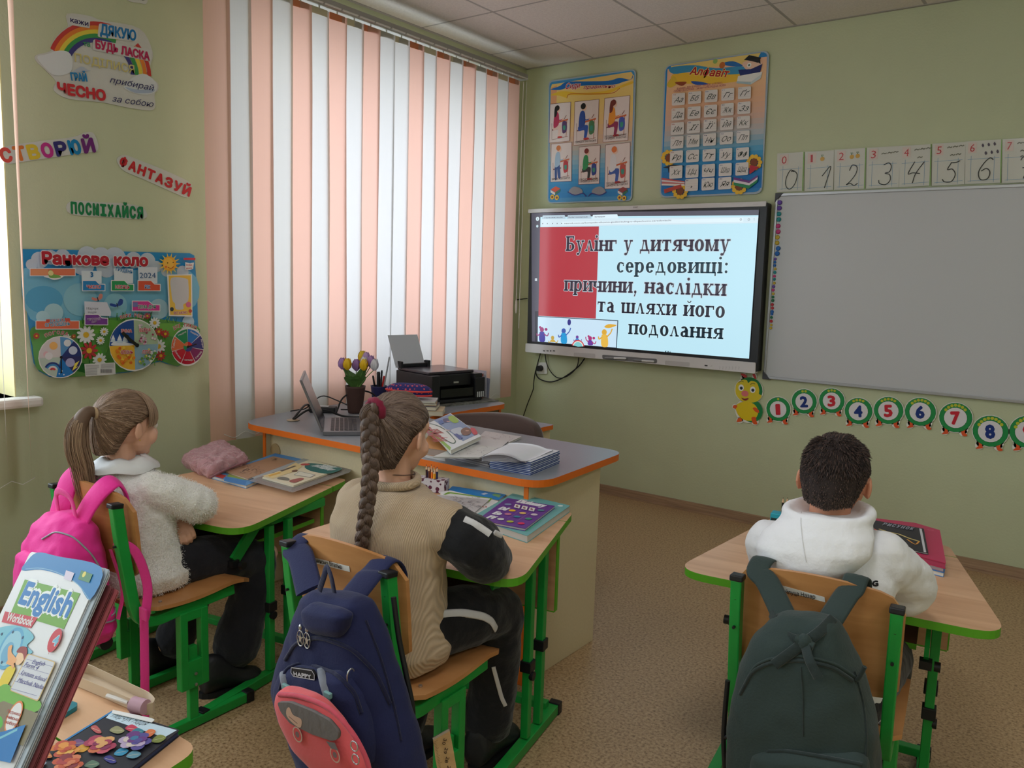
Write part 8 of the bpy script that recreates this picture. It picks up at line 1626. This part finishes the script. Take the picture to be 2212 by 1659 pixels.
def eng(P):
    P.blob([(160, 240), (190, 180), (270, 112), (420, 140), (730, 218), (650, 450), (560, 340), (430, 270), (290, 235)], (30, 120, 185)); P.line([(185, 230), (300, 225), (430, 262), (560, 340), (645, 455)], .001, (120, 170, 205), smooth=4)
    P.poly([(180, 305), (578, 405), (460, 662), (80, 545)], (110, 165, 45)); P.text('English', (130, 470), (490, 575), 128, (235, 240, 240), bold=.1); P.text('English', (132, 470), (488, 575), 122, (40, 120, 190), bold=.04)
    P.poly([(40, 535), (275, 580), (225, 655), (15, 612)], (200, 50, 65)); P.text('Workbook', (45, 598), (228, 640), 46, (228, 225, 225), bold=.03)
    P.poly([(480, 240), (540, 260), (515, 320), (462, 300)], (215, 205, 225)); P.poly([(590, 240), (670, 270), (645, 330), (565, 305)], (70, 130, 90)); P.disc((610, 270), 18, (225, 210, 90), n=8)
    P.blob([(-80, 700), (60, 640), (180, 650), (250, 720), (200, 780), (240, 830), (150, 850), (60, 800), (-60, 900)], (120, 190, 210)); P.disc((80, 800), 120, (90, 165, 205), n=30); P.disc((80, 800), 100, (150, 200, 220), n=30); P.disc((60, 830), 60, (110, 170, 205), n=20)
    for k in range(9): a = 2*pi*k/9; P.disc((80+118*cos(a), 800-118*sin(a)), 9, (40, 60, 100), n=8)
    P.blob([(0, 1060), (60, 940), (120, 940), (100, 1000), (50, 1080)], (225, 200, 40)); P.disc((160, 860), 50, (240, 200, 160)); P.blob([(130, 830), (160, 790), (205, 800), (200, 870), (185, 900), (175, 840)], (150, 50, 45)); P.blob([(70, 800), (100, 780), (95, 830), (130, 880), (100, 920), (70, 900)], (235, 170, 110)); P.line([(60, 900), (100, 915), (110, 940)], .004, (235, 170, 110))
    P.blob([(-100, 1180), (40, 1060), (120, 1100), (300, 1180), (255, 1262), (0, 1240)], (110, 175, 60)); P.poly([(-100, 1230), (40, 1180), (290, 1270), (180, 1500), (-150, 1420)], (130, 120, 90)); P.blob([(-60, 1300), (20, 1290), (30, 1360), (-40, 1400)], (90, 180, 60))
    P.disc((405, 745), 62, (200, 50, 60), sy=1.15); P.line([(372, 810), (362, 845)], .001, (180, 50, 60)); P.text('4', (384, 775), (420, 782), 58, (120, 185, 215), (225, 232, 235), bold=.04)
    P.poly([(215, 838), (418, 900), (290, 1185), (85, 1105)], (210, 180, 120), rnd=.004); P.poly([(220, 845), (410, 905), (288, 1175), (92, 1102)], (208, 210, 218), rnd=.004)
    for k in range(5): f = k/5; P.line([(215-30*k-8, 880+52*k), (395-28*k, 935+52*k)], .0006, (150, 150, 180))
    for (s_, A, B2) in (('English', (245, 912), (335, 930)), ('Form 4', (190, 930), (290, 960)), ('Lyceum school', (168, 985), (345, 1045)), ('Marchuk Nadia', (142, 1042), (325, 1098))): P.text(s_, A, B2, 26, (70, 60, 140), bold=-.0, shear=.4)
    P.disc((120, 1295), 78, (225, 130, 60), sy=1.25); P.disc((120, 1295), 68, (226, 224, 226), sy=1.25)
    for i, s_ in enumerate(('Підтримка', 'учнівської', 'роботи')): P.text(s_, (70-i*8, 1262+i*38), (165-i*8, 1290+i*38), 18, (180, 70, 60))
    P.poly([(-150, 1440), (50, 1400), (210, 1350), (100, 1625), (-200, 1560)], (25, 115, 185)); P.line([(150, 1385), (40, 1440), (-100, 1500)], .003, (120, 190, 210))
booklet('workbook', 'front English workbook of the leaning pile, with blue top and green title box', 0, .003, (226, 228, 232), (205, 205, 210), .19, .268, draw=eng)
for k, (lab, cv_, th, sd, tp_) in enumerate((('pale blue-edged booklet right behind the English workbook', (190, 205, 220), .006, .008, .0), ('thick grey-white booklet in the middle of the leaning pile', (205, 208, 212), .009, .004, .004), ('grey booklet behind the thick one of the leaning pile', (165, 165, 172), .006, .003, .07), ('dark red booklet near the back of the leaning pile', (120, 60, 66), .005, .012, .018), ('brownish red booklet in a clear cover, second from the back of the pile', (140, 80, 82), .006, .010, .022), ('pinkish red hindmost booklet of the leaning pile', (165, 85, 92), .005, .018, .020))):
    booklet('booklet', lab, .0036+.5*(sum((.006, .009, .006, .005, .006, .005)[:k])+.0004*k), th*.5, cv_, (200, 196, 196) if k < 3 else (150, 120, 118), .186, .262-(tp_ if k != 2 else .06), sd, top=tp_)
m = MB(); A = TR-Ux*.20-Vy*.24+Nc*.004; m.tube([A, A+Ux*.06+V((0, 0, .012)), A+Ux*.04-Vy*.04], .0016, 6); m.build('stand_wire', M_sil, tr_)
c0 = TR-Vy*.275-Nc*.03-Ux*.09; m = MB(); m.T = Matrix((Ux, Vy, Nc)).transposed().to_4x4(); m.T.translation = TR; m.box((-.095, -.17, -.0275), (.16, .16, .003)); m.T = Matrix(); m.build('stand_plate', M_teal, tr_)
# ---- name strips on the chair backs
bpy.context.view_layer.update()
class _W:
    def __init__(s, o): s.data = type('D', (), {})(); M_ = o.matrix_world.copy(); s.data.vertices = [type('v', (), {'co': M_ @ v.co})() for v in o.data.vertices]; s.data.polygons = o.data.polygons
for ch_o, lab, A, B2, w_px, txt, t0, t1 in ((c2, 'white name strip across the back of the braided girl chair', (672, 1208), (756, 1229), 12, 'льнинська Віталіна', (676, 1211), (738, 1227)), (c3, 'white name strip across the back of the boy chair', (1673, 1265), (1782, 1295), 11, 'ихайлуца Назар', (1679, 1277), (1761, 1292))):
    br = _W([c for c in ch_o.children if c.name.startswith('backrest')][0]); n = 8; rows = []
    for e_ in (-.5, .5): rows.append(hits(br, [(A[0]+(B2[0]-A[0])*k/n-e_*1.5, A[1]+(B2[1]-A[1])*k/n+e_*w_px*-1) for k in range(n+1)], .0016))
    t = thing('name_strip', lab, 'label', tuple(rows[0][0])); m = MB(); m.add(rows[0]+rows[1], [(k, k+1, k+n+2, k+n+1) for k in range(n)]); o = m.build('paper_strip', mat('strip_paper', (214, 212, 208), .6), t); sd = o.modifiers.new('s', 'SOLIDIFY'); sd.thickness = .0006
    mid = (rows[0][n//2]+rows[1][n//2])/2; U_ = (rows[0][-1]-rows[0][0]).normalized(); V_ = (rows[1][n//2]-rows[0][n//2]); V_ = (V_-U_*V_.dot(U_)).normalized(); N_ = U_.cross(V_)
    if N_.dot(CP-mid) < 0: V_ = -V_; N_ = U_.cross(V_)
    sag = max((p-mid).dot(N_) for p in rows[0]+rows[1]); P = Print(mid+N_*(sag+.0006), U_, V_, n0=.0001); P.text(txt, (t0[0], t0[1]+2), (t1[0], t1[1]+2), 9, (40, 38, 40), bold=.01); P.build('printed_name', t)
# ---- ruler hanging at the braided girl's chair
ru = thing('ruler', 'wooden 30 cm ruler poking up from the navy backpack side at the bottom edge', 'ruler', (2.2, -3.3, .0)); ZK = (720, 1380, 4.254)
P = Print(V((2.265, -3.34, 0)), (.8, .6, 0), (0, 0, 1), ZK); pts_r = [(915, 915), (1065, 830), (1100, 1010), (1150, 1300), (985, 1330), (940, 1120)]
solid('ruler_body', P, pts_r, .003, wood('ruler_wood', (205, 168, 120), (222, 188, 140), 3, .5), ru)
solid('ruler_cap', P, [(912, 912), (1062, 826), (1070, 845), (918, 932)], .0034, mat('steel', (190, 190, 195)), ru, off=.0003)
P.h = .0006
for k in range(26): y = 950+k*13; L_ = 32 if k % 5 == 0 else 18; P.line([(925+k*2.6, y), (925+k*2.6+L_, y-L_*.55)], .0006, (60, 45, 35))
for i, s_ in enumerate(('30', '29', '28', '27')): P.text(s_, (1018+i*12, 905+i*82), (1000+i*12, 960+i*82) , 28, (60, 45, 35))
P.build('ruler_scale', ru)
